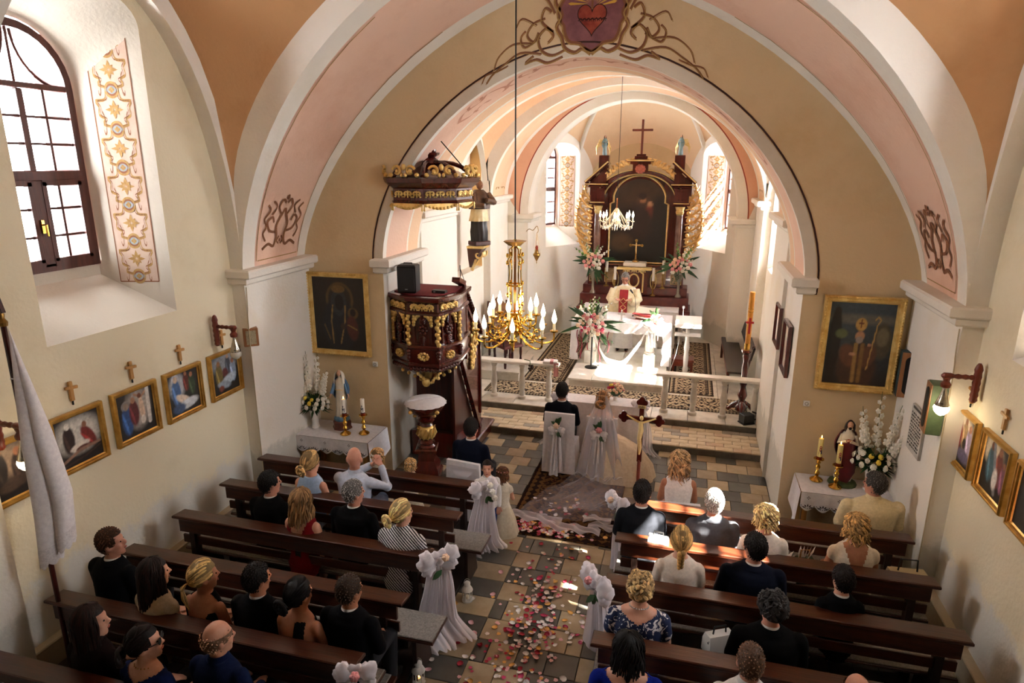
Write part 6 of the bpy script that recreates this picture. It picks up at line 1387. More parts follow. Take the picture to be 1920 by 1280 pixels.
# spandrels mask the square corners of the canvas
m = MB()
for g in (-1, 1):
    q = [(g*.74, 3.98), (g*.74, 3.3)]+[(g*.62*cos(t)-0*g, 3.40+.56*sin(t)) for t in [i*pi/16 for i in range(9)]]+[(0, 4.0)]
    m.prism(q if g > 0 else q[::-1], 1, .07, .11)
m.build('spandrel', MAHO, o)
for g in (-1, 1):
    MB().lathe([(.10, 1.9), (.10, 1.96), (.08, 1.99), (.075, 2.02), (.082, 2.4), (.075, 3.10), (.07, 3.12), (.09, 3.14)], c=(g*.98, -.06, 0), n=16).build('column', mat('rose marble column', '#8a6a5e', '#6e4e46', rough=.25, scale=5), o)
    m = MB(); m.lathe([(.075, 3.12), (.10, 3.20), (.085, 3.22), (.11, 3.30), (.12, 3.32), (.09, 3.32)], c=(g*.98, -.06, 0), n=14, wob=lambda a, z: 1+.08*sin(7*a)); m.build('gilt_capital', PALEGOLD, o)
    MB().box((g*.98, 0, 1.93), (.30, .36, .10), ch=.01).build('column_base', MAHO, o)
    m = MB(); m.box((g*1.0, 0, 3.38), (.40, .34, .08), ch=.015); m.box((g*1.0, 0, 3.58), (.34, .30, .32)); m.box((g*1.0, -.155, 3.58), (.22, .02, .20), ch=.006); m.build('entablature', MAHO, o)
    m = MB(); m.box((g*1.0, -.02, 3.78), (.44, .40, .05), ch=.012); m.box((g*1.02, -.04, 3.83), (.56, .46, .04), ch=.012); m.build('cornice', MAHOX, o); m = MB(); m.box((g*1.02, -.262, 3.835), (.56, .02, .022)); m.box((g*1.0, -.172, 3.40), (.36, .015, .02)); m.build('gilt_cornice_line', PALEGOLD, o)
    m = MB(); bar(m, (g*1.30, -.02, 3.87), (g*.76, -.02, 4.34), .46, .07); m.prism([(g*1.22, 3.85), (g*.80, 3.85), (g*.80, 4.24)] if g < 0 else [(g*.80, 3.85), (g*1.22, 3.85), (g*.80, 4.24)], 1, -.10, .18); m.build('broken_pediment', MAHO, o); m = MB(); bar(m, (g*1.30, -.255, 3.89), (g*.76, -.255, 4.36), .02, .03); m.build('gilt_pediment_line', PALEGOLD, o)
    MB().box((g*.90, .16, 4.30), (.24, .22, .42), ch=.01).build('angel_pedestal', MAHO, o)
    # gilded foliage wing
    m = MB(); q = random.Random(31+g)
    for k in range(9):
        t = k/8; z = 2.02+1.40*t; wd = (.20+.24*sin(pi*min(1, t*.95))**.7)*(1-.22*t); x0 = g*1.12
        P = smooth_line([(x0, -.02, z), (x0+g*wd*.45, -.07, z+.06), (x0+g*wd*.9, -.07, z+.20), (x0+g*wd*1.0, -.04, z+.34), (x0+g*wd*.78, -.06, z+.38)], 3)
        m.tube(P, [.03+.035*sin(pi*i/(len(P)-1)) for i in range(len(P))], 7, flat=.55)
        for i in range(2, len(P)-1, 2):
            p = Vector(P[i]); d = (Vector(P[i+1])-p).normalized(); s = Vector((d.z, 0, -d.x))
            for e in (-1, 1): m.tube([p, p+s*e*.05+d*.05+Vector((0, -.02, 0)), p+s*e*.075+d*.10], [.03, .028, .006], 5, flat=.6)
        m.ell((x0+g*.06, -.06, z+.10), (.05, .035, .05), 7, 5)
    for c, R in (((1.30, 3.0), .13), ((1.28, 2.5), .11), ((1.24, 3.42), .08), ((1.22, 2.12), .09)): m.tube([(g*u, -.06, v) for u, v in spiral(c, R, R*.25, 3.4, -2.8, 14)], [.03+.01*sin(i) for i in range(15)], 6)
    m.build('gilded_foliage_wing', mat('warm gilding', '#d9a860', '#edc98a', rough=.38, metal=.5, scale=9, bump=.2, bscale=50), o, 60)
    # gilded foliage over the arch
    m = MB()
    for k in range(7):
        t = k/6; a_ = radians(38+44*t); x, z = g*.98*cos(a_), 3.48+.86*sin(a_)
        m.tube([(x, -.03, z), (x+g*.05, -.07, z+.09), (x+g*.11, -.04, z+.10)], [.04, .045, .008], 6); m.ell((x-g*.02, -.05, z+.04), (.06, .035, .05), 7, 5); m.ell((x+g*.04, -.05, z-.02), (.045, .03, .035), 7, 5)
    m.build('gilded_crest_foliage', mat('warm gilding', '#d9a860'), o, 60)
m = MB(); m.box((0, -.02, 4.20), (.36, .24, .22), ch=.01); m.box((0, -.04, 4.38), (.62, .36, .05), ch=.012); m.box((0, -.02, 4.33), (.48, .30, .06), ch=.01); m.build('crown_block', MAHO, o); m = MB(); m.box((0, -.225, 4.385), (.62, .012, .03)); m.build('gilt_crown_line', PALEGOLD, o)
m = MB()
for k in range(10): a_ = 2*pi*k/10; m.ell((.085*cos(a_), -.15, 4.19+.075*sin(a_)), (.045, .03, .04), 7, 5)
m.ell((0, -.16, 4.19), (.07, .04, .06), 8, 6); m.build('red_rosette', mat('rose painted carving', '#9a4638', '#b86450', rough=.4, scale=9), o, 60)
m = MB(); m.box((0, 0, 4.45), (.30, .18, .08), ch=.012); m.box((0, 0, 4.51), (.22, .14, .05), ch=.01); m.build('cross_base', MAHO, o); m = MB(); m.box((0, 0, 4.92), (.05, .05, .80), ch=.006); m.box((0, 0, 5.08), (.48, .048, .05), ch=.006); m.build('top_cross', REDWOOD, o)
# tabernacle
m = MB(); m.box((0, -.18, 1.52), (.66, .40, .60), ch=.01); m.build('tabernacle', MAHO, o); m = MB(); m.box((0, -.20, 1.84), (.84, .50, .06), ch=.015); m.build('tabernacle_roof', PALEGOLD, o); m = MB(); m.box((0, -.20, 1.93), (.55, .34, .10), ch=.02); m.build('tabernacle_top', MARBLEW, o)
m = MB(); m.tube([(.12*cos(t), -.395, 1.55+.16*sin(t)) for t in [i*pi/12 for i in range(24)]], .02, 5, closed=True)
for g in (-1, 1): m.tube([(g*.22, -.39, 1.26), (g*.22, -.39, 1.72), (g*.12, -.39, 1.80)], .022, 5); m.tube([(u*g, -.395, v) for u, v in spiral((.20, 1.76), .07, .02, 0, 5, 9)], .014, 5)
scrollwork(m, plane((0, -.40, 1.78), (1, 0, 0), (0, 0, 1), (0, -1, 0)), .5, .09, 3, .014); m.build('gilt_tabernacle_mount', PALEGOLD, o, 60)
for g in (-1, 1): m = MB(); m.tube([(g*.46+.07*cos(t), -.17, 1.52+.20*sin(t)) for t in [i*pi/12 for i in range(24)]], .014, 5, closed=True); m.build('gilt_oval', PALEGOLD, o, 60)
def altar_angel(x, label, g):
    a = thing('angel_statue', label, 'statue', (x, 16.55, 4.75), -g*.5); robed(a, .46, mat('pale blue robe', '#8fa8ae', '#6f8a92', rough=.5, scale=8), mat('pale blue robe', '#8fa8ae'), SK, DKHAIR, arms='pray')
    for s in (-1, 1):
        m = MB()
        for k in range(5): m.tube([(s*.03, .05, .34-.02*k), (s*(.10+.02*k), .09, .36-.045*k), (s*(.13+.01*k), .09, .26-.06*k)], [.02, .022, .006], 5)
        m.build('wing', PALEGOLD, a, 60)
altar_angel(-.75, 'small blue robed angel kneeling on the left altar pedestal', -1); altar_angel(1.05, 'small blue robed angel kneeling on the right altar pedestal', 1)
# altar cross and candles
o = thing('altar_crucifix', 'ornate brass standing crucifix on the tabernacle before the dark painting', 'crucifix', (cx, 16.25, 2.22)); MB().lathe([(.09, 0), (.08, .03), (.03, .06), (.02, .12)], n=12).build('foot', AGEDBRASS, o); m = MB(); m.box((0, 0, .30), (.035, .02, .42)); m.box((0, 0, .40), (.26, .02, .035))
for p in ((0, .52), (-.14, .40), (.14, .40)): m.ell((p[0], 0, p[1]), (.035, .016, .035), 8, 5)
m.build('cross', AGEDBRASS, o); m = MB(); m.tube([(0, -.02, .42), (0, -.02, .30), (.01, -.02, .20)], [.014, .018, .010], 6); m.ell((0, -.022, .445), (.016, .016, .02), 6, 5)
for g in (-1, 1): m.tube([(0, -.02, .41), (g*.10, -.02, .42)], .007, 5)
m.build('corpus', PALEGOLD, o, 60)
for x, y, z, h, lb in ((-.52, 16.02, 1.62, .42, 'brass candlestick with white candle left of the tabernacle, by the bouquet'), (-.30, 15.92, 1.45, .42, 'brass candlestick with white candle just left of the priest'), (.62, 15.95, 1.45, .42, 'brass candlestick with white candle right of the priest'), (.84, 16.05, 1.62, .42, 'brass candlestick with white candle near the right altar bouquet'), (-.72, 16.1, 1.8, .3, 'short candle on brass stand at the left altar bouquet')):
    o = thing('altar_candle', lb, 'candle', (x, y, z)); MB().lathe([(.075, 0), (.06, .02), (.02, .05), (.03, .09), (.015, .14), (.028, .22), (.014, .28), (.03, .34), (.04, .36), (.02, .36)], n=12).build('stick', AGEDBRASS, o); MB().lathe([(.034, .36), (.034, .36+h*.75), (.02, .365+h*.75)], n=12).build('wax', WHITEWAX, o)
o = thing('altar_cloth', 'white cloth over the old altar table behind the priest', 'cloth', (.12, 15.75, 1.16)); m = MB(); m.box((0, 0, 0), (2.30, .62, .03), ch=.012); m.build('cloth', WHITECLOTH, o); m = MB(); m.grid(lambda u, v: ((u-.5)*2.3, -.315-.01*sin(u*40)*v, -.30*v), 40, 4)
for g in (-1, 1): m.grid(lambda u, v, g=g: (g*(1.155+.02*v), (u-.5)*.62, -.75*v), 8, 4)
m.build('cloth_drop', WHITECLOTH, o, 180); MB().box((0, .05, -.46), (2.2, .5, .88)).build('table_block', MARBLE, o)

def gladiola_spray(o, q, c, n_leaf, n_glad, R, cols, seed, trail=True, front=True):
    """festive bouquet: sword leaves, gladioli, roses and small pink flowers round the point c"""
    r = random.Random(seed); c = Vector(c)
    for k in range(n_leaf):
        a_ = r.uniform(-.15, pi+.15) if k % 3 else r.uniform(pi, 2*pi); l = R*r.uniform(1.0, 1.75); d = Vector((cos(a_), -.25*r.random(), sin(a_)*.9)); w = .035
        m = MB(); s = Vector((-d.z, 0, d.x)).normalized()*w; dr = Vector((0, -.02, -.10*l))
        P = [c+d*l*t+dr*t*t for t in (0, .3, .6, .85, 1)]; ws = (.4, 1, 1, .55, .02)
        m.add([p+s*f for p, f in zip(P, ws)]+[p-s*f+Vector((0, .004, 0)) for p, f in zip(P, ws)]+[p+Vector((0, -.012, 0)) for p in P], [(i, i+1, 11+i, 10+i) for i in range(4)]+[(10+i, 11+i, 6+i, 5+i) for i in range(4)])
        m.build('leaf', LEAF, o, 60)
    for k in range(n_glad):
        a_ = r.uniform(.35, pi-.35); l = R*r.uniform(1.2, 1.7); d = Vector((cos(a_), -.1, sin(a_))); m = MB(); m.tube([c, c+d*l], [.006, .003], 5); st = m.build('gladiolus_stem', LEAFL, o)
        m = MB()
        for j in range(7): t = .45+.08*j; rr_ = .03*(1.2-.12*j); p = c+d*l*t+Vector((.015*(-1)**j, -.02, 0)); m.ell(p, (rr_, rr_, rr_), 6, 4); m.ell(p+Vector((.01, -.01, .012)), (rr_*.7, rr_*.7, rr_*.7), 5, 4)
        m.build('gladiolus_bloom', PETW if k % 2 else LEAFL, st, 80)
    for k in range(q):
        a_ = k*2.4; rr_ = R*.62*sqrt((k+.5)/q); p = c+Vector((rr_*cos(a_)*1.1, -.10-.06*cos(k), rr_*sin(a_)*.95)); m = MB(); s = r.uniform(.028, .05); col = cols[k % len(cols)]
        for j in range(6): b_ = j*1.05; m.ell(p+Vector((s*.6*cos(b_), -.3*s, s*.6*sin(b_))), (s*.55, s*.4, s*.55), 6, 4)
        m.ell(p+Vector((0, -.5*s, 0)), (s*.45, s*.4, s*.45), 6, 5); m.build('bloom', col, o, 80)
    if trail:
        for k in range(3):
            m = MB(); x0 = R*r.uniform(-.9, .9); pts = [c+Vector((x0*.4, -.1, -.1)), c+Vector((x0*.8, -.14, -.22)), c+Vector((x0*1.4, -.12, -.36-.1*r.random()))]; m.tube(pts, .003, 4)
            for t in range(9): p = Vector(smooth_line(pts, 5)[t+1]); m.ell(p+Vector((rnd(-.02, .02), 0, 0)), (.016, .005, .014), 5, 4)
            m.build('ivy_trail', LEAF, o, 80)
for x, lb, sd in ((-.84, 'tall bouquet of pink and white flowers left of the altar painting', 41), (1.22, 'tall bouquet of pink and white flowers right of the altar painting', 42)):
    o = thing('altar_bouquet', lb, 'flowers', (x, 15.95, 1.45)); MB().lathe([(.08, 0), (.07, .03), (.035, .08), (.03, .35), (.07, .42), (.12, .55), (.11, .56)], n=14).build('vase', mat('pewter vase', '#8a8478', rough=.35, metal=.7), o); gladiola_spray(o, 22, (0, -.05, .78), 13, 6, .36, [PETW, PETP, PETP, PETW, PETC], sd)

# ------------------------------------------------------------------ free-standing altar table and things on it
o = thing('altar_table', 'pale stone altar table on four turned legs below the priest', 'altar', (.13, 13.85, .40))
MB().box((0, 0, .88), (2.02, 1.0, .10), ch=.015).build('table_slab', MARBLEW, o)
for sx in (-.62, .62):
    for sy in (-.36, .36):
        m = MB(); m.box((sx, sy, .14), (.24, .24, .28), ch=.01); m.lathe([(.10, .28), (.115, .31), (.09, .34), (.10, .42), (.085, .70), (.10, .76), (.12, .80), (.11, .83)], c=(sx, sy, 0), n=16); m.build('leg', MARBLEW, o)
c = thing('altar_table_cloth', 'white lace altar cloth hanging down both ends of the altar table', 'cloth', (.13, 13.85, 1.332)); m = MB(); m.grid(lambda u, v: ((u-.5)*2.06, (v-.5)*1.04, .006), 6, 4); m.grid(lambda u, v: ((u-.5)*2.06, -.522-.012*sin(u*50)*v, .006-v*(.20+.02*abs(sin(u*30)))), 60, 4)
for g in (-1, 1): m.grid(lambda u, v, g=g: (g*(1.033+.03*v), (u-.5)*1.04+.0, .006-.86*v), 20, 10)
for g in (-1, 1): m.grid(lambda u, v, g=g: (g*(.88+.155*u)+g*.01*sin(v*18)*(1-u), -.526, .006-.86*v), 6, 24)
m.build('cloth', WHITECLOTH, c, 180)
c = thing('altar_drape', 'white draped swag hanging in a loop before the altar table', 'drape', (.13, 13.30, 1.34)); m = MB()
def SW(u, v):
    t = u; x = -.56+1.20*t; sag = .86*(1-(2*t-.86)**2*1.0) if True else 0; z = -.04-max(0, sag)*.98+ .0; k = (v-.5)
    return (x+.04*k*cos(3*t), -.03-.05*cos(v*11)*.4-.02*sin(t*pi), z-.17*k-.03*sin(v*12)+ (.02*sin(20*t)))
m.grid(SW, 40, 14); m.build('swag', mat('white voile', '#efecec', '#dfdcde', rough=.85, scale=20), c, 180); m = MB(); m.ell((.58, -.05, .02), (.12, .08, .07), 12, 8); m.ell((.66, -.06, -.05), (.10, .06, .10), 12, 8); m.grid(lambda u, v: (.56+.16*u+.03*v, -.06-.02*sin(u*14), .0-.46*v), 12, 8); m.build('gathered_knot', mat('white voile', '#efecec'), c, 180)
o = thing('altar_flowers', 'large bouquet of pink and white flowers before the altar table, left', 'flowers', (-.42, 13.1, .40)); MB().tube([(0, 0, 0), (0, 0, .75)], .018, 8).build('stand_pole', BLKIRON, o); MB().lathe([(.14, 0), (.13, .015), (.02, .03)], n=14).build('stand_foot', BLKIRON, o); gladiola_spray(o, 40, (0, 0, .96), 18, 7, .42, [PETP, PETW, PETW, PETC, PETP, PETR, PETW], 55, True)
RIB = mat('burgundy ribbon', '#7a1830', '#5c1024', rough=.4, scale=10)
for x, l in ((-.22, .62), (-.08, .42), (.16, .66), (.34, .45), (-.30, .5)): m = MB(); m.grid(lambda u, v, x=x, l=l: (x+.022*u+.02*sin(v*7+x*9), -.10+.02*cos(v*6), .82-l*v), 2, 12); m.build('ribbon', RIB, o, 180)
o = thing('altar_posy', 'small white flower arrangement on the right front of the altar table', 'flowers', (.86, 13.42, 1.345)); gladiola_spray(o, 16, (0, 0, .10), 7, 0, .20, [PETW, PETW, PETC, PETP], 57, False); m = MB(); m.grid(lambda u, v: (.04+.02*u, -.12, .0-.32*v), 2, 6); m.build('ribbon', PKR, o)
for i, x in enumerate((-.76, -.58, -.40, -.22)): o = thing('altar_light', ('thick white pillar candle on the altar table, '+('at its left end', 'second from the left end', 'third from the left end', 'nearest the small cross')[i]), 'candle', (x, 13.62+.04*(i % 2), 1.345), 0, 'pillar candles on the altar table'); MB().lathe([(.04, 0), (.04, .20), (.03, .205)], n=12).build('wax', WHITEWAX, o); MB().lathe([(.002, .21), (.012, .23), (.008, .25), (.001, .275)], n=7).build('flame', FLAME, o)
o = thing('table_cross', 'small white standing cross on the altar table before the priest', 'cross', (.13, 13.50, 1.345)); m = MB(); m.box((0, 0, .12), (.03, .03, .24), ch=.004); m.box((0, 0, .16), (.15, .028, .03), ch=.004); m.build('cross', CERAMIC, o); MB().box((0, 0, .012), (.10, .07, .024), ch=.005).build('foot', CERAMIC, o)
o = thing('missal', 'open missal with red cover on a sloped stand on the altar table', 'book', (.62, 13.86, 1.345), -.25); m = MB(); m.prism([(-.14, 0), (.14, 0), (.14, .16)], 0, -.20, .20); m.build('book_stand', REDWOOD, o); m = MB()
for g in (-1, 1): m.add([(0, -.15, .03), (g*.24, -.15, .045), (g*.24, .15, .205), (0, .15, .19), (0, -.15, .05), (g*.23, -.14, .075), (g*.23, .14, .232), (0, .15, .21)], [(0, 1, 2, 3), (4, 5, 6, 7), (0, 1, 5, 4), (1, 2, 6, 5), (2, 3, 7, 6)])
m.build('pages', mat('cream paper', '#efe6d4'), o); m = MB(); bar(m, (-.26, 0, .115), (.26, 0, .115), .34, .012); cvv = m.build('cover', mat('red leather', '#8a1e1e', '#6e1414', rough=.5), o); cvv.rotation_euler = (0, 0, 0)
o = thing('microphone', 'black gooseneck microphone on a thin stand before the priest', 'microphone', (.36, 14.05, 1.345)); MB().lathe([(.06, 0), (.055, .015), (.012, .02)], n=12).build('base', BLACK, o); MB().tube(smooth_line([(0, 0, .02), (.01, 0, .25), (-.02, .05, .42), (-.08, .10, .50)], 5), .006, 6).build('gooseneck', BLACK, o); MB().tube([(-.07, .09, .49), (-.13, .14, .55)], [.016, .022], 8).build('capsule', BLACK, o)
o = thing('ambo', 'white turned wooden reading stand right of the altar table', 'lectern', (1.50, 13.55, .24)); MB().lathe([(.10, 0), (.09, .04), (.05, .08), (.06, .14), (.045, .22), (.055, .40), (.045, .52), (.06, .62), (.05, .72), (.04, .78), (.05, .90), (.04, 1.10)], n=14).build('post', CERAMIC, o); MB().box((0, -.02, .90), (.52, .14, .05), ch=.008).build('lower_bar', CERAMIC, o); m = MB(); m.box((0, 0, 1.17), (.52, .36, .04), rx=.45, ch=.008); m.box((0, -.17, 1.11), (.52, .03, .08), ch=.006); m.build('book_rest', CERAMIC, o)
m = MB(); m.tube([(-.12, .1, 1.2), (-.12, .08, 1.42)], .008, 6); m.ell((-.12, .08, 1.45), (.03, .03, .035), 8, 6); m.build('microphone_head', mat('grey metal', '#b8b8ba', rough=.3, metal=.8), o); MB().tube([(-.10, .12, 1.15), (-.20, -.1, .5), (-.34, -.2, .02)], .008, 5).build('microphone_leg', mat('grey metal', '#b8b8ba'), o)
o = thing('stool', 'low brown wooden stool behind the white reading stand', 'stool', (1.44, 13.95, .255)); MB().box((0, 0, .24), (.46, .36, .05), ch=.008).build('seat', REDWOOD, o)
for sx in (-1, 1):
    for sy in (-1, 1): MB().box((sx*.19, sy*.14, .11), (.05, .05, .22), ch=.005).build('leg', REDWOOD, o)
MB().box((0, -.14, .16), (.36, .03, .10)).build('apron', REDWOOD, o)
# paschal candle
o = thing('paschal_candle', 'tall ornate yellow paschal candle on a turned wooden stand', 'candle', (2.50, 11.62, .24)); MB().lathe([(.10, .06), (.11, .12), (.07, .18), (.05, .24), (.085, .34), (.06, .44), (.045, .50), (.075, .60), (.05, .70), (.06, .86), (.04, .96), (.06, 1.06), (.05, 1.10), (.09, 1.14), (.095, 1.18), (.05, 1.18)], n=16).build('stand', MAHO, o)
for k in range(3): a_ = pi/6+2*pi*k/3; m = MB(); m.tube([(.05*cos(a_), .05*sin(a_), .20), (.16*cos(a_), .16*sin(a_), .12), (.24*cos(a_), .24*sin(a_), .03), (.29*cos(a_), .29*sin(a_), .03)], [.04, .045, .03, .02], 7); m.build('foot', MAHO, o)
MB().lathe([(.045, 1.18), (.045, 2.20), (.035, 2.21)], n=14).build('wax', mat('honey wax', '#d99a3c', '#c8842c', rough=.4, scale=6), o); MB().lathe([(.048, 1.19), (.048, 1.30)], n=14, caps=False).build('gold_band', BRASS, o); m = MB(); m.box((0, -.047, 1.62), (.035, .01, .28)); m.box((0, -.047, 1.68), (.13, .012, .035)); m.build('red_cross', mat('red wax', '#b01c22', rough=.4), o)
for z in (1.86, 1.90): MB().lathe([(.047, z), (.047, z+.012)], n=14, caps=False).build('gold_band', BRASS, o)
o = thing('stage_lamp', 'small black floodlight standing on the right sanctuary step', 'lamp', (2.56, 11.13, .245), .5); MB().box((0, 0, .10), (.20, .16, .15), ch=.012).build('housing', BLACK, o); MB().tube([(.10, 0, .02), (.19, 0, .06), (.19, 0, .16), (.10, 0, .20)], .014, 7).build('yoke', BLACK, o); MB().box((0, 0, .012), (.22, .18, .02)).build('foot_plate', BLACK, o); m = MB(); m.box((.105, 0, .10), (.006, .11, .10)); m.build('lens', mat('grey lens', '#a8a8a4', rough=.1), o)
# benches and chairs of the sanctuary
o = thing('sedilia_bench', 'dark brown wooden bench with sloped back along the right chancel wall', 'bench', (2.45, 13.9, .24)); L_ = 2.7; MB().box((0, 0, .45), (.36, L_, .04), ch=.008).build('seat', DECK, o); MB().box((-.17, 0, .43), (.03, L_, .05)).build('seat_rail', REDWOOD, o); MB().box((.25, 0, .84), (.04, L_, .26), ch=.008, ry=.22).build('backrest', DECK, o)
for y in (-1, 1):
    for x in (-.15, .15): MB().box((x, y*1.25, .22), (.05, .05, .44)).build('leg', DKWOOD, o)
    m = MB(); bar(m, (.17, y*1.25, .44), (.27, y*1.25, .98), .05, .05); m.build('back_post', DKWOOD, o)
o = thing('stone_dais', 'low grey stone dais under the wooden chairs on the left of the sanctuary', 'platform', (-2.30, 12.85, .243)); MB().box((0, 0, .10), (1.05, 1.3, .20), ch=.01).build('slab', MARBLE, o); MB().box((0, 0, .19), (1.09, 1.34, .04), ch=.008).build('top_slab', MARBLE, o)
def throne(x, y, rz, lb, tall):
    o = thing('sanctuary_chair', lb, 'chair', (x, y, .455), rz, 'wooden chairs on the dais'); MB().box((0, 0, .44), (.48, .46, .06), ch=.01).build('seat', mat('dark red leather', '#4a1512', '#5e1c18', rough=.5, scale=9), o)
    for sx in (-1, 1):
        for sy in (-1, 1): MB().lathe([(.025, 0), (.03, .1), (.02, .2), (.03, .3), (.025, .42)], c=(sx*.2, sy*.19, 0), n=8).build('leg', DKWOOD, o)
        MB().box((sx*.21, .21, .44+tall/2), (.05, .05, tall), ch=.006).build('back_post', DKWOOD, o); m = MB(); m.tube([(sx*.22, .2, .68), (sx*.24, -.05, .70), (sx*.24, -.2, .67)], .022, 7); m.tube([(sx*.23, -.17, .66), (sx*.22, -.17, .46)], .02, 7); m.build('armrest', DKWOOD, o)
    m = MB(); m.prism([(-.2, .55), (.2, .55), (.2, .44+tall*.85), (.1, .44+tall), (0, .44+tall*1.1), (-.1, .44+tall), (-.2, .44+tall*.85)], 1, .19, .23); m.build('backrest', mat('carved brown back', '#6a4426', '#8a5c34', rough=.5, scale=7), o)
throne(-2.42, 13.15, .6, 'tall backed carved wooden armchair on the left stone dais', .78); throne(-2.12, 12.62, .9, 'low dark wooden armchair with red seat on the left stone dais', .48)
# ================================================================== PEOPLE
SKINS = {k: mat('skin '+k, a, b, rough=.5, scale=14) for k, a, b in (('fair', '#d9a58a', '#cf9478'), ('tan', '#b97f5e', '#aa6e50'), ('ruddy', '#c88e76', '#b97c64'), ('pale', '#e3b79c', '#d9a588'))}
EYE = mat('dark eye', '#2a1d16', rough=.2); LIP = mat('lips', '#9c5248', rough=.5)
_eye = MB().ell((0, 0, 0), (.009, .006, .006), 8, 6).mesh('eye', EYE); _lip = MB().ell((0, 0, 0), (.022, .008, .007), 8, 5).mesh('mouth', LIP)
PENDING = []
def blob_obj(name, mb, m, parent, vox, it=3, drop=None):
    o = mb.build(name, m, parent, 180); r = o.modifiers.new('skin', 'REMESH'); r.mode = 'VOXEL'; r.voxel_size = vox
    sm = o.modifiers.new('smooth', 'SMOOTH'); sm.factor = .5; sm.iterations = it
    PENDING.append((o, m, drop)); return o
def finish_people():
    dg = bpy.context.evaluated_depsgraph_get()
    for o, m, drop in PENDING:
        me = bpy.data.meshes.new_from_object(o.evaluated_get(dg)); o.modifiers.clear()
        if drop:
            n = len(me.vertices); co = np.empty(n*3, np.float32); me.vertices.foreach_get('co', co); co = co.reshape(-1, 3); bad = drop(co)
            keep = [tuple(p.vertices) for p in me.polygons if not all(bad[i] for i in p.vertices)]; m2 = bpy.data.meshes.new(o.name); m2.from_pydata([tuple(v) for v in co], [], keep); me = m2
        me.materials.clear(); me.materials.append(m); me.polygons.foreach_set('use_smooth', [True]*len(me.polygons)); me.update(); o.data = me
def chain(m, pts, rs, n=10): m.tube(pts, rs, n); [m.ell(p, r*.99, n, 6) for p, r in zip(pts, rs)]; return m
def hairmats(c):
    k = 'hair '+c
    if k not in MATS:
        q = [int(c[i:i+2], 16) for i in (1, 3, 5)]; f = lambda s: '#%02x%02x%02x' % tuple(max(0, min(255, int(v*s))) for v in q)
        MATS[k] = [mat(k+' %d' % i, f(s), f(s*1.15), rough=.6, scale=30, spec=.25) for i, s in enumerate((1.0, .68, 1.3))]
    return MATS[k]
HE = (.081, .101, .114); HC = Vector((0, -.008, .022))
def hp(th, az, f=1.0): return HC+Vector((HE[0]*f*sin(th)*sin(az), HE[1]*f*sin(th)*cos(az), HE[2]*f*cos(th)))   # az 0 = face side (+y)
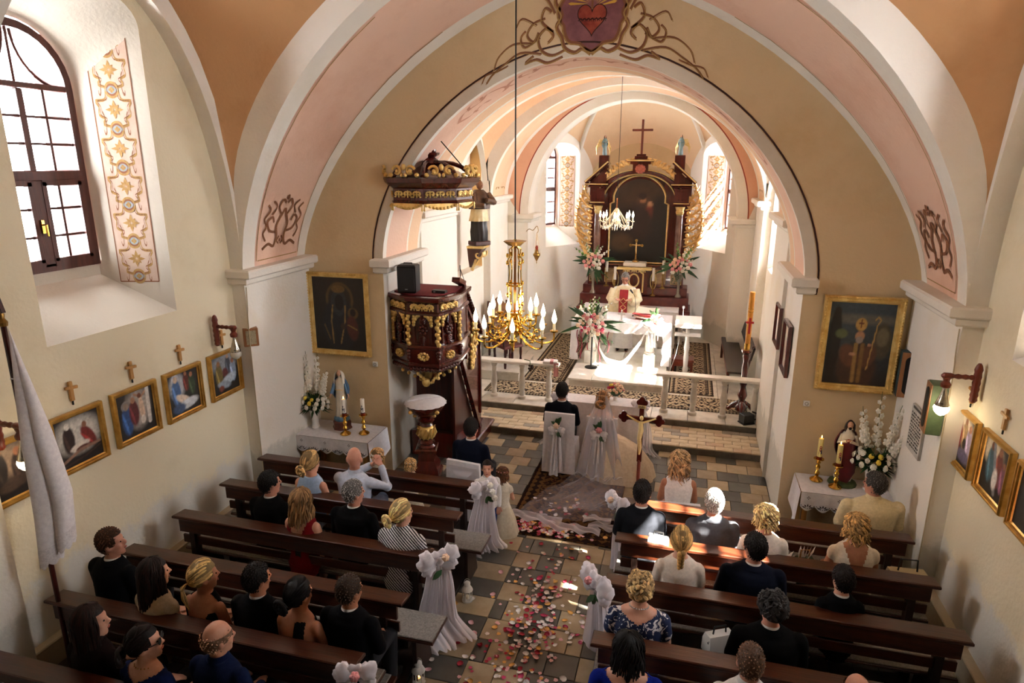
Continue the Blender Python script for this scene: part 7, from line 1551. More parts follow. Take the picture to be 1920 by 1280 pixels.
def hair(parent, M, style, col, seed, L_=.3):
    r = random.Random(seed); m = MB(); m.M = M; mats = hairmats(col)
    def cap(f, zl, front=.075, ztop=9.0):
        nu, nv = 28, 14
        for j in range(nv):
            for i in range(nu):
                t0, t1 = j/nv*2.3, (j+1)/nv*2.3; a0, a1 = 2*pi*i/nu, 2*pi*(i+1)/nu; c = hp((t0+t1)/2, (a0+a1)/2)
                lim = zl+max(0, c.y+.01)*1.7 if c.y < .05 else front
                if c.z > min(lim, front) and c.z < ztop and not (abs(c.x) > .055 and -.035 < c.y < .035 and c.z < .0): m.add([hp(t0, a0, f), hp(t0, a1, f), hp(t1, a1, f), hp(t1, a0, f)], [(0, 3, 2, 1)], 1)
    def tufts(n, ln, tmin=0.0, zmin=-.085, rad=.006, f=1.03):
        for k in range(n):
            z = 1-2*(k+.5)/n; th = math.acos(z); az = k*2.399963
            if th < tmin: continue
            p = hp(th, az, f); lim = zmin+max(0, p.y+.01)*1.7
            if p.z < min(lim, .075) or (p.y > .06 and p.z < .07) or (abs(p.x) > .06 and -.035 < p.y < .035 and p.z < .0): continue
            q = hp(th+ln*.7/.1*(.8 if p.y < .03 else -.5), az+r.uniform(-.2, .2), f+.022); m.tube([p, (p+q)/2+(p-HC)*.05, q], [rad, rad*.9, .0015], 4, k=r.choice((0, 0, 1, 2)), caps=False)
    def down(az, zend, out=1.12, wave=0.0, rad=.0085, curl=0.0):
        a = ((az+pi) % (2*pi))-pi; fr = abs(a) < 1.0; pts = []; thm = 1.75
        side = (1.35 if a >= 0 else -1.35); ph = r.uniform(0, 6); L0 = r.uniform(.9, 1.05)
        for i in range(9):
            t = i/8; aa = a+(side-a)*min(1, t*1.4)**1.2 if fr else a; pts.append(hp(.12+(thm-.12)*t, aa, 1.05+.05*t))
        e = pts[-1]; n = max(2, int((e.z-zend)/.035))
        for i in range(1, n+1):
            t = i/n; pts.append(Vector((e.x*(1+(out-1)*t), e.y*(1+(out-1)*t)-.01*t, e.z+(zend*L0-e.z)*t)))
        out_ = []
        for i, p in enumerate(pts):
            d = (p-HC); d.z = 0; d = d.normalized() if d.length > 1e-5 else Vector((0, -1, 0)); s = Vector((-d.y, d.x, 0)); w = wave*min(1, i/6)
            out_.append(p+d*(w*sin(i*.9+ph)+curl*cos(i*1.9+ph))+s*(w*cos(i*.8+ph)+curl*sin(i*1.9+ph)))
        m.tube(out_, [rad*(.6+.5*min(1, i/4)) if i < len(out_)-2 else rad*.5 for i in range(len(out_))], 5, k=r.choice((0, 0, 1, 2)), caps=False)
    def back(n, bun, rad=.008, f=1.045):
        B = (bun-HC).normalized()
        for k in range(n):
            th = 1.0+1.05*(k % 7)/7; az = 2*pi*k/n
            a = ((az+pi) % (2*pi))-pi
            if abs(a) < 1.0: th = min(th, .78)
            elif abs(a) < 1.75: th = min(th, 1.45)
            A = (hp(th, az)-HC).normalized(); pts = []
            for i in range(8):
                t = i/7; D = A.lerp(B, t).normalized(); p = HC+Vector((D.x*HE[0], D.y*HE[1], D.z*HE[2]))*(f+.03*sin(pi*t)); pts.append(p if i < 7 else bun.lerp(p, .5))
            m.tube(pts, [rad*.5]+[rad]*6+[rad*.8], 5, k=r.choice((0, 0, 1, 2)), caps=False)
    if style == 'short': cap(1.045, -.085); tufts(380, .026, rad=.0045, f=1.03)
    elif style == 'crop': cap(1.025, -.08); tufts(300, .012, rad=.004, f=1.015)
    elif style == 'ring': cap(1.022, -.085, .01, .055); tufts(300, .012, tmin=1.15, rad=.004, f=1.01)
    elif style == 'fluffy': cap(1.06, -.085); [m.tube([hp(th, az, 1.04), hp(th+.15, az+.2*s, 1.16), hp(th+.36, az+.4*s, 1.10)], [.014, .014, .004], 5, k=r.choice((0, 0, 2, 1)), caps=False) for th, az, s in ((r.uniform(0, 1.75), r.uniform(.9, 5.4), r.choice((-1, 1))) for _ in range(170))]
    elif style == 'curly':
        cap(1.06, -.09)
        for k in range(110): down(r.uniform(.5, 5.78), HC.z-r.uniform(.06, L_), 1.12, .008, .0085, .017)
    elif style in ('long', 'bob'):
        cap(1.04, -.09)
        for k in range(120): down(2*pi*k/120 if abs(((2*pi*k/120+pi) % (2*pi))-pi) > .25 else .5, HC.z-L_*r.uniform(.8, 1.05), 1.16 if style == 'bob' else 1.05, .012 if style == 'bob' else .005, .009)
    else:
        cap(1.035, -.08); bun = Vector((0, -.125, -.02)) if style != 'knot' else Vector((.02, -.115, -.045)); back(100, bun)
        if style in ('bun', 'knot', 'updo'):
            for k in range(16): a = k*2.4; q = .030+.012*(k % 3); m.tube([bun+Vector((q*cos(a+t)*1.1, -.02-.022*sin(t*1.3), q*sin(a+t))) for t in (0, .5, 1, 1.5, 2.0)], [.008, .014, .015, .014, .006], 6, k=r.choice((0, 1, 2)))
        if style == 'braid':
            for k in range(9): z = -.03-.034*k; s = .030-.0018*k; [m.ell(bun+Vector((g*s*.45, .008+.004*k, z+.03*(g > 0)*.5)), (s*.75, s*.8, s*.95), 7, 5, k=(0 if g > 0 else 2)) for g in (-1, 1)]
            m.tube([bun+Vector((0, .04, -.34)), bun+Vector((.01, .04, -.42))], [.018, .004], 6)
        if style == 'tail':
            for k in range(30): a = r.uniform(0, 6.28); m.tube([bun, bun+Vector((.02*cos(a), -.035, -.03)), bun+Vector((.035*cos(a), -.03+.012*sin(a), -.11)), bun+Vector((.03*cos(a), -.005, -.20-.03*r.random()))], [.007, .010, .009, .002], 5, k=r.choice((0, 1, 2)), caps=False)
    return m.build('hair', mats, parent, 60)
def fingers(m, w, d, up, s=1.0, curl=.5):
    """palm and five fingers leaving the wrist w along d; up = back of the hand"""
    d = Vector(d).normalized(); u = Vector(up).normalized(); sd = d.cross(u).normalized(); u = sd.cross(d).normalized()
    m.loft([[Vector(w)+d*t+sd*a*q+u*b for a, b in ((-.030, -.012), (.030, -.012), (.032, .011), (-.032, .011))] for t, q in ((-.02, .8), (.03, 1.1), (.085, 1.2))])
    for k, l in enumerate((.062, .074, .078, .066)):
        b = Vector(w)+d*.08+sd*(-.030+.020*k); chain(m, [b, b+d*l*.5-u*.012*curl, b+d*l*(1-.35*curl)-u*.05*curl], [.0105, .0098, .008], 7)
    b = Vector(w)+d*.02+sd*-.030; chain(m, [b, b+d*.035-sd*.028, b+d*.065-sd*.030-u*.012], [.013, .011, .009], 7)
def person(label, px, py, hz, yaw, b=1.0, s=1.0, skin='fair', hr=('short', '#2a1c14', .3), top=('suit', '#101218'), head=(0, 0), arms='lap', bottom='#14141a', vox=.0125, stand=False, seat=.495, group='wedding guests in the pews', extra=None, female=False, belly=0.0, skirt=False, cat='person'):
    """px, py: where the head is; hz: its height; yaw 0 faces the altar (+y)"""
    o = thing('person', label, cat, (0, 0, 0), yaw, group); o.scale = (s, s, s); R = Matrix.Rotation(yaw, 3, 'Z'); sk = SKINS[skin]
    hl = Vector((0, .045, .745)); base = (hz-hl.z*s); off = R @ Vector((hl.x*s, hl.y*s, 0)); o.location = (px-off.x, py-off.y, base)
    sw = (.165 if female else .182)*b; g = lambda z, x, y, c=0.0: [(x*cos(t), c+y*sin(t), z) for t in [2*pi*i/20 for i in range(20)]]
    def torso(e=0.0, top=True):
        R_ = [g(-.03-e, .15*b+e, .115*b+e), g(.08, .172*b+e, .128*b+e+belly*.3, belly*.3), g(.22, (.135 if female else .16)*b+e, .108*b+e+belly, belly), g(.36, (.155 if female else .172)*b+e, .115*b+e+belly*.5, .012+belly*.5), g(.46, sw+.006+e, .11*b+e, .015), g(.52, sw-.012+e, .092*b+e, .018), g(.56, .135*b+e, .078+e, .024), g(.59, .092*b**.5+e*.7, .066+e*.7, .028)]
        return R_+([g(.605, .062, .062, .034), g(.69, .054, .056, .05)] if top else [g(.60+e*.3, .078+e, .068+e, .03)])
    ez = .08+.002
    A = {'lap': [(sw-.005, .015, .495), (sw+.04, .05, .27), (.13*b, .27+belly, .19), (.09, .33+belly, .17)], 'book': [(sw-.005, .015, .495), (sw+.07, .06, .26), (.15, .30, .32), (.12, .36, .33)], 'side': [(sw+.02, .015, .51), (sw+.07, .02, .26), (sw+.06, .12, .03), (sw+.05, .17, .0)], 'clasp': [(sw-.005, .015, .495), (sw+.09, .16, .40), (.16, .24, .60), (.12, .23, .66)], 'down': [(sw-.01, .015, .495), (sw+.03, .0, .26), (sw+.02, .05, .03), (sw+.01, .07, -.03)]}[arms]
    B = MB(); B.loft(torso())
    for q in (-1, 1):
        P = [Vector((q*p[0], p[1], p[2])) for p in A]
        if arms == 'clasp': P = [Vector((q*A[0][0], A[0][1], A[0][2])), Vector((q*A[1][0]+.05, A[1][1], A[1][2])), Vector((.16+q*.055, .26, .60)), Vector((.16+q*.02, .27, .66))]
        chain(B, P[:3], [.052*b**.5, .042*b**.5, .028]); 
        if vox < .01: fingers(B, P[2], P[3]-P[2], (q*.6 if arms == 'clasp' else 0, -.2 if arms == 'clasp' else .1, .3 if arms == 'clasp' else 1), 1, .55)
        else: fingers(B, P[2], P[3]-P[2], (0, 0, 1), 1, .3)
        if stand: chain(B, [(q*.085, 0, .0), (q*.09, .02, -.42), (q*.09, .0, -.86)], [.088*b, .058, .04]); chain(B, [(q*.09, .0, -.89), (q*.10, .15, -.90)], [.04, .034])
        else: chain(B, [(q*.085, .03, .08), (q*.11, .44, .07), (q*.11, .42, -.40)], [.09*b, .06, .042]); chain(B, [(q*.11, .42, -.42), (q*.11, .57, -.435)], [.04, .032])
    Mh = Matrix.Translation(hl) @ Euler((head[1], 0, head[0])).to_matrix().to_4x4() @ Matrix.Scale(1.09, 4)
    B.M = Mh; B.ell((0, -.005, .022), (.074, .094, .108), 16, 12); B.ell((0, .024, -.045), (.058, .066, .078), 14, 10); B.ell((0, .062, -.098), (.028, .026, .024), 8, 6); B.tube([(0, .085, .022), (0, .108, -.020), (0, .092, -.034)], [.010, .015, .012], 7); B.ell((0, .078, .034), (.05, .018, .012), 8, 5); B.ell((0, .083, -.062), (.022, .014, .011), 8, 5)
    for q in (-1, 1): B.ell((q*.079, -.006, -.008), (.011, .022, .034), 8, 6); B.ell((q*.035, .062, -.03), (.024, .022, .022), 8, 6)
    B.M = None; chain(B, [(0, .028, .57), (0, .034, .69)], [.056, .054]); blob_obj('body', B, sk, o, vox, 3)
    for q in (-1, 1): e = link('eye', _eye, o); e.matrix_local = Mh @ Matrix.Translation((q*.031, .083, .008))
    e = link('mouth', _lip, o); e.matrix_local = Mh @ Matrix.Translation((0, .093, -.062))
    if hr: hair(o, Mh, hr[0], hr[1], hash(label) % 1000 if False else len(label)*7, hr[2] if len(hr) > 2 else .3)
    # clothes
    kind = top[0]; tm = top[1] if not isinstance(top[1], str) else mat('cloth '+top[1], top[1], tuple(min(1, v*1.2) for v in lin(top[1])[:3]), rough=.9, scale=40, bump=.1, bscale=160, spec=.12); T = MB(); e = .015 if kind == 'suit' else .011
    T.loft(torso(e, False)); drop = None
    if kind in ('suit', 'shirt', 'tee', 'cap'):
        for q in (-1, 1):
            P = [Vector((q*p[0], p[1], p[2])) for p in A]
            if arms == 'clasp': P = [Vector((q*A[0][0], A[0][1], A[0][2])), Vector((q*A[1][0]+.05, A[1][1], A[1][2])), Vector((.16+q*.055, .26, .60)), P[3]]
            ra = .056*b**.5+e
            if kind in ('suit', 'shirt'): chain(T, [P[0], P[1], P[1].lerp(P[2], .88)], [ra, .046*b**.5+e, .034+e])
            elif kind == 'tee': chain(T, [P[0], P[0].lerp(P[1], .62)], [ra, .05*b**.5+e])
            else: chain(T, [P[0], P[0].lerp(P[1], .2)], [ra*.9, .05+e])
    cut = top[2] if len(top) > 2 else None
    if cut == 'v': drop = lambda c: (c[:, 1] < .02) & (c[:, 2] > .24+np.abs(c[:, 0])*3.0) & (c[:, 2] > .24)
    elif cut == 'low': drop = lambda c: ((c[:, 1] < .03) & (c[:, 2] > .26+np.abs(c[:, 0])*1.8) & (np.abs(c[:, 0]) < .115)) | ((c[:, 1] < .02) & (c[:, 2] > .47))
    elif cut == 'scoop': drop = lambda c: (c[:, 2] > .50+np.abs(c[:, 0])*.42)
    elif cut == 'strap': drop = lambda c: ((c[:, 1] < .04) & (c[:, 2] > .26) & (np.abs(c[:, 0]-.06) > .035)) | (c[:, 2] > .56)
    blob_obj({'suit': 'jacket', 'shirt': 'shirt', 'tee': 'blouse'}.get(kind, 'dress'), T, tm, o, .0125, 2, drop)
    if kind == 'suit':
        MB().loft([[(.070*cos(t), .030+.070*sin(t), .585-.010*sin(t)) for t in [2*pi*i/18 for i in range(18)]], [(.064*cos(t), .034+.064*sin(t), .612-.012*sin(t)) for t in [2*pi*i/18 for i in range(18)]]], caps=False).build('shirt_collar', CERAMIC, o)
        MB().loft([[((.125-.03*abs(sin(t)))*cos(t), .024+.10*sin(t), .575-.03*max(0, sin(t))) for t in [pi*.95+pi*1.1*i/14 for i in range(15)]], [(.074*cos(t), .03+.076*sin(t), .612) for t in [pi*.95+pi*1.1*i/14 for i in range(15)]]], closed=False).build('jacket_collar', tm, o, 60)
    if kind == 'shirt': MB().loft([[(.082*cos(t), .028+.078*sin(t), .592) for t in [2*pi*i/18 for i in range(18)]], [(.066*cos(t), .034+.066*sin(t), .640) for t in [2*pi*i/18 for i in range(18)]]], caps=False).build('collar', tm, o)
    bm = mat('cloth '+bottom, bottom, rough=.85) if isinstance(bottom, str) else bottom; Q = MB()
    if skirt and not stand: Q.loft([g(.10, .185*b, .14*b), [(.20*b*cos(t), .16+.30*max(0, sin(t))+.13*min(0, sin(t)), .06+.05*sin(t)) for t in [2*pi*i/20 for i in range(20)]], [(.21*b*cos(t), .42+.12*sin(t), -.02) for t in [2*pi*i/20 for i in range(20)]], [(.20*b*cos(t), .43+.10*sin(t), -.22) for t in [2*pi*i/20 for i in range(20)]]]); Q.build('skirt', bm, o, 60)
    elif not skirt:
        for q in (-1, 1):
            if stand: chain(Q, [(q*.085, 0, .02), (q*.09, .02, -.36 if cat == 'boy' else -.42)]+([] if cat == 'boy' else [(q*.09, 0, -.84)]), [.10*b, .085 if cat == 'boy' else .075]+([] if cat == 'boy' else [.06]))
            else: chain(Q, [(q*.085, .03, .08), (q*.11, .44, .07), (q*.11, .42, -.36)], [.10*b, .075, .06])
        Q.build('trousers' if cat != 'boy' else 'shorts', bm, o, 60)
    for q in (-1, 1):
        h = -.89 if stand else -.435; y0 = 0 if stand else .42; MB().ell((q*(.10 if stand else .11), y0+.08, h+.005), (.042, .125, .040), 10, 6).build('shoe', (CERAMIC if cat == 'boy' else BLACK), o)
    if extra: extra(o, Mh)
    return o
def glasses(dark):
    def f(o, Mh):
        m = MB(); m.M = Mh
        for q in (-1, 1): m.tube([(q*.034+.026*cos(t), .100, .008+.019*sin(t)) for t in [i*pi/6 for i in range(12)]], .0035, 5, closed=True); m.tube([(q*.06, .098, .015), (q*.078, .05, .014), (q*.083, -.01, .012)], .0035, 5); dark and m.ell((q*.034, .099, .008), (.025, .004, .018), 8, 5)
        m.build('glasses', BLACK, o, 60)
    return f
def beads(rad=.066, n=22, z=.60, sz=.0075, m_=None):
    def f(o, Mh):
        m = MB()
        for k in range(n): t = 2*pi*k/n; m.ell((rad*cos(t)*1.1, .03+rad*sin(t), z+.012*cos(t-pi/2)*-1), (sz, sz, sz), 6, 4)
        m.build('necklace', m_ or CERAMIC, o, 80)
    return f
def flower_crown(n=14, R=.095, col=None):
    def f(o, Mh):
        m = MB(); m.M = Mh
        for k in range(n): t = 2*pi*k/n; [m.ell(HC+Vector((R*.92*cos(t)+.008*cos(j*2.1), R*1.05*sin(t)+.008*sin(j*2.1), .045-.02*sin(t))), (.012, .012, .011), 6, 4) for j in range(3)]
        m.build('flower_wreath', col or PETW, o, 80)
    return f
# fabric patterns
DOTS = bpy.data.materials.new('navy and white chevron knit'); DOTS.use_nodes = True; _n = DOTS.node_tree; _b = _n.nodes['Principled BSDF']; _b.inputs['Roughness'].default_value = .9; _t = _n.nodes.new('ShaderNodeTexCoord'); _w = _n.nodes.new('ShaderNodeTexWave'); _w.inputs['Scale'].default_value = 17; _w.wave_type = 'BANDS'; _w.bands_direction = 'DIAGONAL'; _w.inputs['Distortion'].default_value = 1.2; _w.inputs['Detail Scale'].default_value = 6; _r = _n.nodes.new('ShaderNodeValToRGB'); _r.color_ramp.interpolation = 'CONSTANT'; _r.color_ramp.elements[0].color = lin('#12121a'); _r.color_ramp.elements[1].position = .5; _r.color_ramp.elements[1].color = lin('#dcd8da')
_n.links.new(_t.outputs['Object'], _w.inputs[0]); _n.links.new(_w.outputs[0], _r.inputs[0]); _n.links.new(_r.outputs[0], _b.inputs[0])
FLORAL = mat('navy blouse with white floral print', '#14264e', '#e6e6ea', rough=.8, scale=16, detail=2, lo=.56, hi=.58)
FLORAL.node_tree.nodes['Noise Texture'].inputs['Distortion'].default_value = 1.6
LT = -.06
P_ = person
P_('blonde woman with low bun in sleeveless light blue dress in the second left pew', -2.625, 5.99, 1.23, LT, .98, skin='fair', hr=('knot', '#a88a5c'), top=('dress', '#9db4d0'), bottom='#9db4d0', female=True, skirt=True, head=(-.25, -.1))
P_('bald man with glasses in pale blue shirt, hands raised and clasped', -2.15, 6.14, 1.27, LT, 1.12, skin='ruddy', hr=None, top=('shirt', '#b4bccb'), arms='clasp', head=(.28, -.05), vox=.0085, bottom='#4a5060', extra=glasses(False))
P_('small girl with white flower wreath facing back, beside the clasped hands', -2.33, 7.02, .88, 2.9, .9, .72, 'pale', ('curly', '#a8845a', .08), ('dress', '#d8cdb8'), bottom='#d8cdb8', stand=True, female=True, group='children by the front pews', extra=flower_crown(12), skirt=True)
P_('small curly blonde girl with white hair band by the font', -1.87, 7.05, .80, .1, .9, .66, 'pale', ('curly', '#a8885c', .10), ('dress', '#d8cdb8'), bottom='#d8cdb8', stand=True, female=True, group='children by the front pews', extra=flower_crown(10), skirt=True)
P_('dark haired man in black suit at the wall end of the third left pew', -2.78, 5.44, 1.23, LT, 1.05, skin='ruddy', hr=('short', '#15100e'), top=('suit', '#08080a'), head=(-.55, 0))
P_('woman with wavy streaked hair in red dress with open back', -2.24, 5.21, 1.22, LT, .98, skin='fair', hr=('bob', '#7a5c3c', .24), top=('dress', '#6a0f16', 'v'), bottom='#6a0f16', female=True, skirt=True, head=(-.3, 0))
P_('grey haired man in black suit beside the woman in red', -1.80, 5.47, 1.24, LT, 1.12, skin='ruddy', hr=('short', '#8a8580'), top=('suit', '#08080a'), head=(-.6, 0))
P_('blonde woman with curled updo in black and white chevron dress', -1.152, 5.24, 1.23, LT, 1.15, skin='fair', hr=('updo', '#d2b27a'), top=('shirt', DOTS), bottom=DOTS, female=True, skirt=True, head=(-.5, 0))
P_('brown haired man in black suit at the wall, fifth left pew', -3.46, 4.06, 1.24, LT, 1.08, skin='ruddy', hr=('short', '#4a2e1e'), top=('suit', '#08080b'), head=(-1.0, .12))
P_('long haired brunette woman in cream blouse, fifth left pew', -2.755, 3.81, 1.22, LT, .95, skin='fair', hr=('long', '#1e120e', .36), top=('cap', '#b7a68c'), bottom='#1a1614', female=True, skirt=True, head=(-.55, 0))
P_('blonde woman with ponytail in black low back dress', -2.335, 3.89, 1.22, LT, .95, skin='tan', hr=('tail', '#b5955f'), top=('dress', '#0a0a0c', 'low'), bottom='#0a0a0c', female=True, skirt=True, head=(-.6, 0))
P_('dark haired man in black shirt between blonde woman and dark haired woman', -1.87, 3.96, 1.23, LT, 1.05, skin='tan', hr=('short', '#1c1512'), top=('suit', '#07070a'), head=(-.4, 0))
P_('black haired woman in one strap black dress, fifth left pew', -1.44, 3.90, 1.21, LT, .98, skin='tan', hr=('updo', '#0c0909'), top=('dress', '#09090b', 'strap'), bottom='#09090b', female=True, skirt=True, head=(-.3, 0))
P_('man with cropped receding hair in black jacket at the aisle, fifth left pew', -1.05, 4.01, 1.24, LT, 1.1, skin='tan', hr=('crop', '#4a382c'), top=('suit', '#08080c'), head=(-.35, 0))
P_('dark brown haired woman in dark patterned top, rearmost left by the flag', -2.75, 3.19, 1.22, LT, 1.05, skin='fair', hr=('long', '#241410', .26), top=('shirt', '#170d0d'), bottom='#0c0808', female=True, head=(-.9, .05))
P_('woman with sunglasses and gold necklace in dark blue top, rearmost left', -2.21, 3.13, 1.2, LT, 1.0, skin='fair', hr=('knot', '#1a0f0c'), top=('tee', '#0f1c44', 'scoop'), bottom='#0a0a10', female=True, head=(-.95, .1), extra=lambda o, M: (glasses(True)(o, M), beads(.072, 20, .585, .005, BRASS)(o, M)))
P_('bald man in dark blue shirt, rearmost left pew', -1.715, 3.29, 1.22, LT, 1.05, skin='fair', hr=('ring', '#a8856c'), top=('shirt', '#0f1a38'), head=(-.5, 0))
# right of the aisle
P_('dark haired man in dark suit with sunlit back, second right pew by the aisle', 1.098, 6.285, 1.23, .05, 1.05, skin='ruddy', hr=('short', '#1a120f'), top=('suit', '#15171c'), head=(-.1, 0))
P_('white haired man in grey suit lit by the sun', 1.82, 6.276, 1.23, .05, 1.1, skin='ruddy', hr=('short', '#d8d2c8'), top=('suit', '#4a4c52'), head=(.1, 0))
P_('woman with short curly blonde hair in white blouse, second right pew', 2.30, 6.11, 1.22, .05, 1.0, skin='fair', hr=('curly', '#c2a574', .09), top=('tee', '#d9d2c8'), bottom='#6b6560', female=True, skirt=True)
P_('woman with curly hair in white dress with open V back', 3.115, 6.16, 1.22, .05, 1.05, skin='tan', hr=('curly', '#a07f50', .14), top=('cap', '#d8cfc0', 'v'), bottom='#cfc5b4', female=True, skirt=True, head=(-.1, 0))
P_('large grey haired man in cream shirt sitting before the foremost right pew', 3.50, 7.14, 1.23, .12, 1.42, skin='ruddy', hr=('short', '#4c4844'), top=('shirt', '#c9b994'), bottom='#3a3630', head=(.75, 0), belly=.05, group='guests at the right front')
P_('woman with plaited fair hair in white short sleeved blouse', 1.51, 5.46, 1.23, .05, 1.0, skin='fair', hr=('braid', '#a5834f'), top=('tee', '#d6cabc'), bottom='#1c1a22', female=True, skirt=True)
P_('dark haired man in navy suit, third right pew', 2.145, 5.50, 1.25, .05, 1.2, skin='ruddy', hr=('short', '#17100e'), top=('suit', '#0e1322'), head=(.5, 0))
P_('short dark haired boy in black jacket at the third right pew', 2.845, 5.34, 1.16, .05, .82, .92, 'fair', ('short', '#1c1310'), ('suit', '#0a0a0c'), head=(.3, 0))
P_('woman with short wavy blonde hair in navy blouse with white flowers', 1.20, 4.67, 1.23, .05, 1.18, skin='fair', hr=('fluffy', '#b89a6c'), top=('tee', FLORAL, 'scoop'), bottom='#12182c', female=True, skirt=True, extra=beads(.07, 24, .60, .007))
P_('man with dark greying hair in black suit, fourth right pew', 2.21, 4.71, 1.22, .05, 1.2, skin='ruddy', hr=('fluffy', '#2c2a2a'), top=('suit', '#060608'), head=(.4, 0))
P_('black haired woman in royal blue dress with pearl necklace', 1.174, 3.93, 1.24, .05, 1.2, skin='fair', hr=('bob', '#0b0909', .13), top=('tee', '#0c1f7a', 'scoop'), bottom='#0c1f7a', female=True, skirt=True, extra=beads(.074, 24, .595, .008))
P_('man with thin cropped brown hair in white shirt, rearmost right', 2.0, 4.06, 1.22, .05, 1.05, skin='ruddy', hr=('crop', '#7a5c48'), top=('shirt', '#d2cfcc'))
P_('man with receding brown hair in dark jacket, rearmost right by the wall', 2.67, 4.02, 1.16, .05, 1.05, skin='ruddy', hr=('ring', '#5a3e32'), top=('suit', '#08080a'))
# witnesses, children, priest
P_('dark haired man in navy suit on a white covered chair left of the carpet', -1.18, 7.46, 1.22, -.12, 1.05, skin='ruddy', hr=('short', '#1a1210'), top=('suit', '#0d1120'), seat=.45, group='wedding party')
P_('woman with long curly fair hair in sleeveless white dress on the right', 1.465, 7.16, 1.22, .1, .95, skin='tan', hr=('curly', '#9a7d5a', .22), top=('dress', '#e2dcd6'), bottom='#d8a8a0', female=True, skirt=True, group='wedding party')
P_('small boy in white shirt and blue shorts looking back at the pew end', -.80, 6.93, .95, -2.65, .95, .74, 'fair', ('crop', '#2a1b14'), ('shirt', '#dcd9d6'), head=(-.25, .2), bottom='#1a2c6c', stand=True, group='children by the front pews', cat='boy', arms='down', vox=.0085)
g3 = P_('small girl with flower wreath and tulle skirt beside the boy', -.66, 7.12, .80, .1, .9, .68, 'fair', ('curly', '#5a3a26', .16), ('cap', '#d9d0bc'), bottom='#d9d0bc', stand=True, female=True, group='children by the front pews', skirt=True, extra=flower_crown(12, .095, PETP))
for o in [q for q in list(COL.objects) if q.get('group') == 'children by the front pews' and 'girl' in q['label']]:
    m = MB(); m.loft([[(r_*(1+.05*sin(9*t))*cos(t), r_*.8*(1+.05*cos(8*t))*sin(t), z) for t in [2*pi*i/36 for i in range(36)]] for r_, z in ((.14, .16), (.24, -.1), (.32, -.45), (.36, -.80))], caps=False); m.build('tulle_skirt', mat('cream tulle', '#d8ccb4', '#c9bca2', rough=.9, scale=20), o, 60)
CHAS = mat('ivory chasuble', '#e6d9b8', '#d3c196', rough=.6, scale=10)
def vestments(o, Mh):
    PY = lambda z: float(np.interp(z, [-.42, -.2, .05, .25, .45, .555], [.25, .27, .29, .27, .19, .13]))+.022
    m = MB(); m.loft([[(x*(1+.04*sin(7*t))*cos(t), c+y*sin(t), z) for t in [2*pi*i/40 for i in range(40)]] for x, y, z, c in ((.35, .22, -.42, .03), (.36, .23, -.2, .04), (.37, .24, .05, .05), (.34, .22, .25, .05), (.27, .16, .45, .03), (.18, .11, .555, .02), (.085, .08, .60, .03))]); m.build('chasuble', CHAS, o, 60)
    m = MB()
    for q in (-1, 1): m.tube([(q*.24, .02, .50), (q*.30, .10, .30), (q*.22, .26, .26), (q*.16, .33, .30)], [.09, .11, .11, .07], 12)
    m.build('chasuble_sleeve', CHAS, o, 60)
    m = MB(); m.grid(lambda u, v: ((u-.5)*.19, PY(.52-.88*v), .52-.88*v), 4, 14); m.build('red_panel', mat('red brocade', '#9c1420', '#7a0e18', rough=.6, scale=12), o)
    m = MB(); F = lambda u, v: (u, PY(v)+.006, v)
    for z in (.28, .14, .0, -.14): m.ribbon([(.055*cos(t)*(1+.2*cos(4*t)), z+.05*sin(t)*(1+.2*cos(4*t))) for t in [i*pi/10 for i in range(20)]], .010, F, 0, True)
    m.build('gold_embroidery', PALEGOLD, o)
    m = MB(); m.loft([[(x*cos(t), .02+y*sin(t), z) for t in [2*pi*i/24 for i in range(24)]] for x, y, z in ((.20, .15, -.3), (.24, .18, -.84))]); m.build('alb', WHITECLOTH, o)
    m = MB(); m.loft([[(.075*cos(t), .032+.072*sin(t), .592) for t in [2*pi*i/18 for i in range(18)]], [(.066*cos(t), .036+.066*sin(t), .635) for t in [2*pi*i/18 for i in range(18)]]], caps=False); m.build('amice', CERAMIC, o); glasses(False)(o, Mh)
P_('grey haired priest in ivory and red chasuble standing behind the altar table', .07, 14.62, 2.06, pi, 1.05, 1.0, 'ruddy', ('short', '#8c8682'), ('suit', '#d8d4cc'), head=(0, -.30), arms='book', stand=True, bottom='#101010', group='wedding party', extra=vestments, vox=.0085)
groom = P_('groom in dark navy suit seated on a white covered chair', -.30, 9.14, 1.235, 0, 1.05, skin='ruddy', hr=('short', '#1a1210'), top=('suit', '#0d1018'), group='wedding party', head=(0, -.1))
def bridal(o, Mh):
    m = MB(); m.loft([[(.02+ax*(1+.03*sin(13*t))*cos(t)+sx, cy_+ay*(1+.03*cos(11*t))*sin(t), z) for t in [2*pi*i/56 for i in range(56)]] for ax, ay, z, sx, cy_ in ((.16, .13, .22, 0, 0), (.30, .26, .12, .05, .12), (.44, .36, -.05, .14, .20), (.54, .42, -.25, .19, .22), (.58, .46, -.47, .21, .22))], caps=False); m.build('gown_skirt', mat('champagne tulle gown', '#dccbb2', '#cdb99d', rough=.85, scale=24, bump=.2, bscale=70), o, 60)
    flower_crown(16, .09, mat('gold wreath leaf', '#a8845a'))(o, Mh)
bride = P_('bride with wreathed updo in champagne tulle gown under a long veil', .33, 9.0, 1.20, -.05, .92, skin='fair', hr=('updo', '#8a6440'), top=('dress', '#e0d6c8', 'scoop'), bottom='#dccbb2', female=True, skirt=True, group='wedding party', head=(0, -.1), extra=bridal)

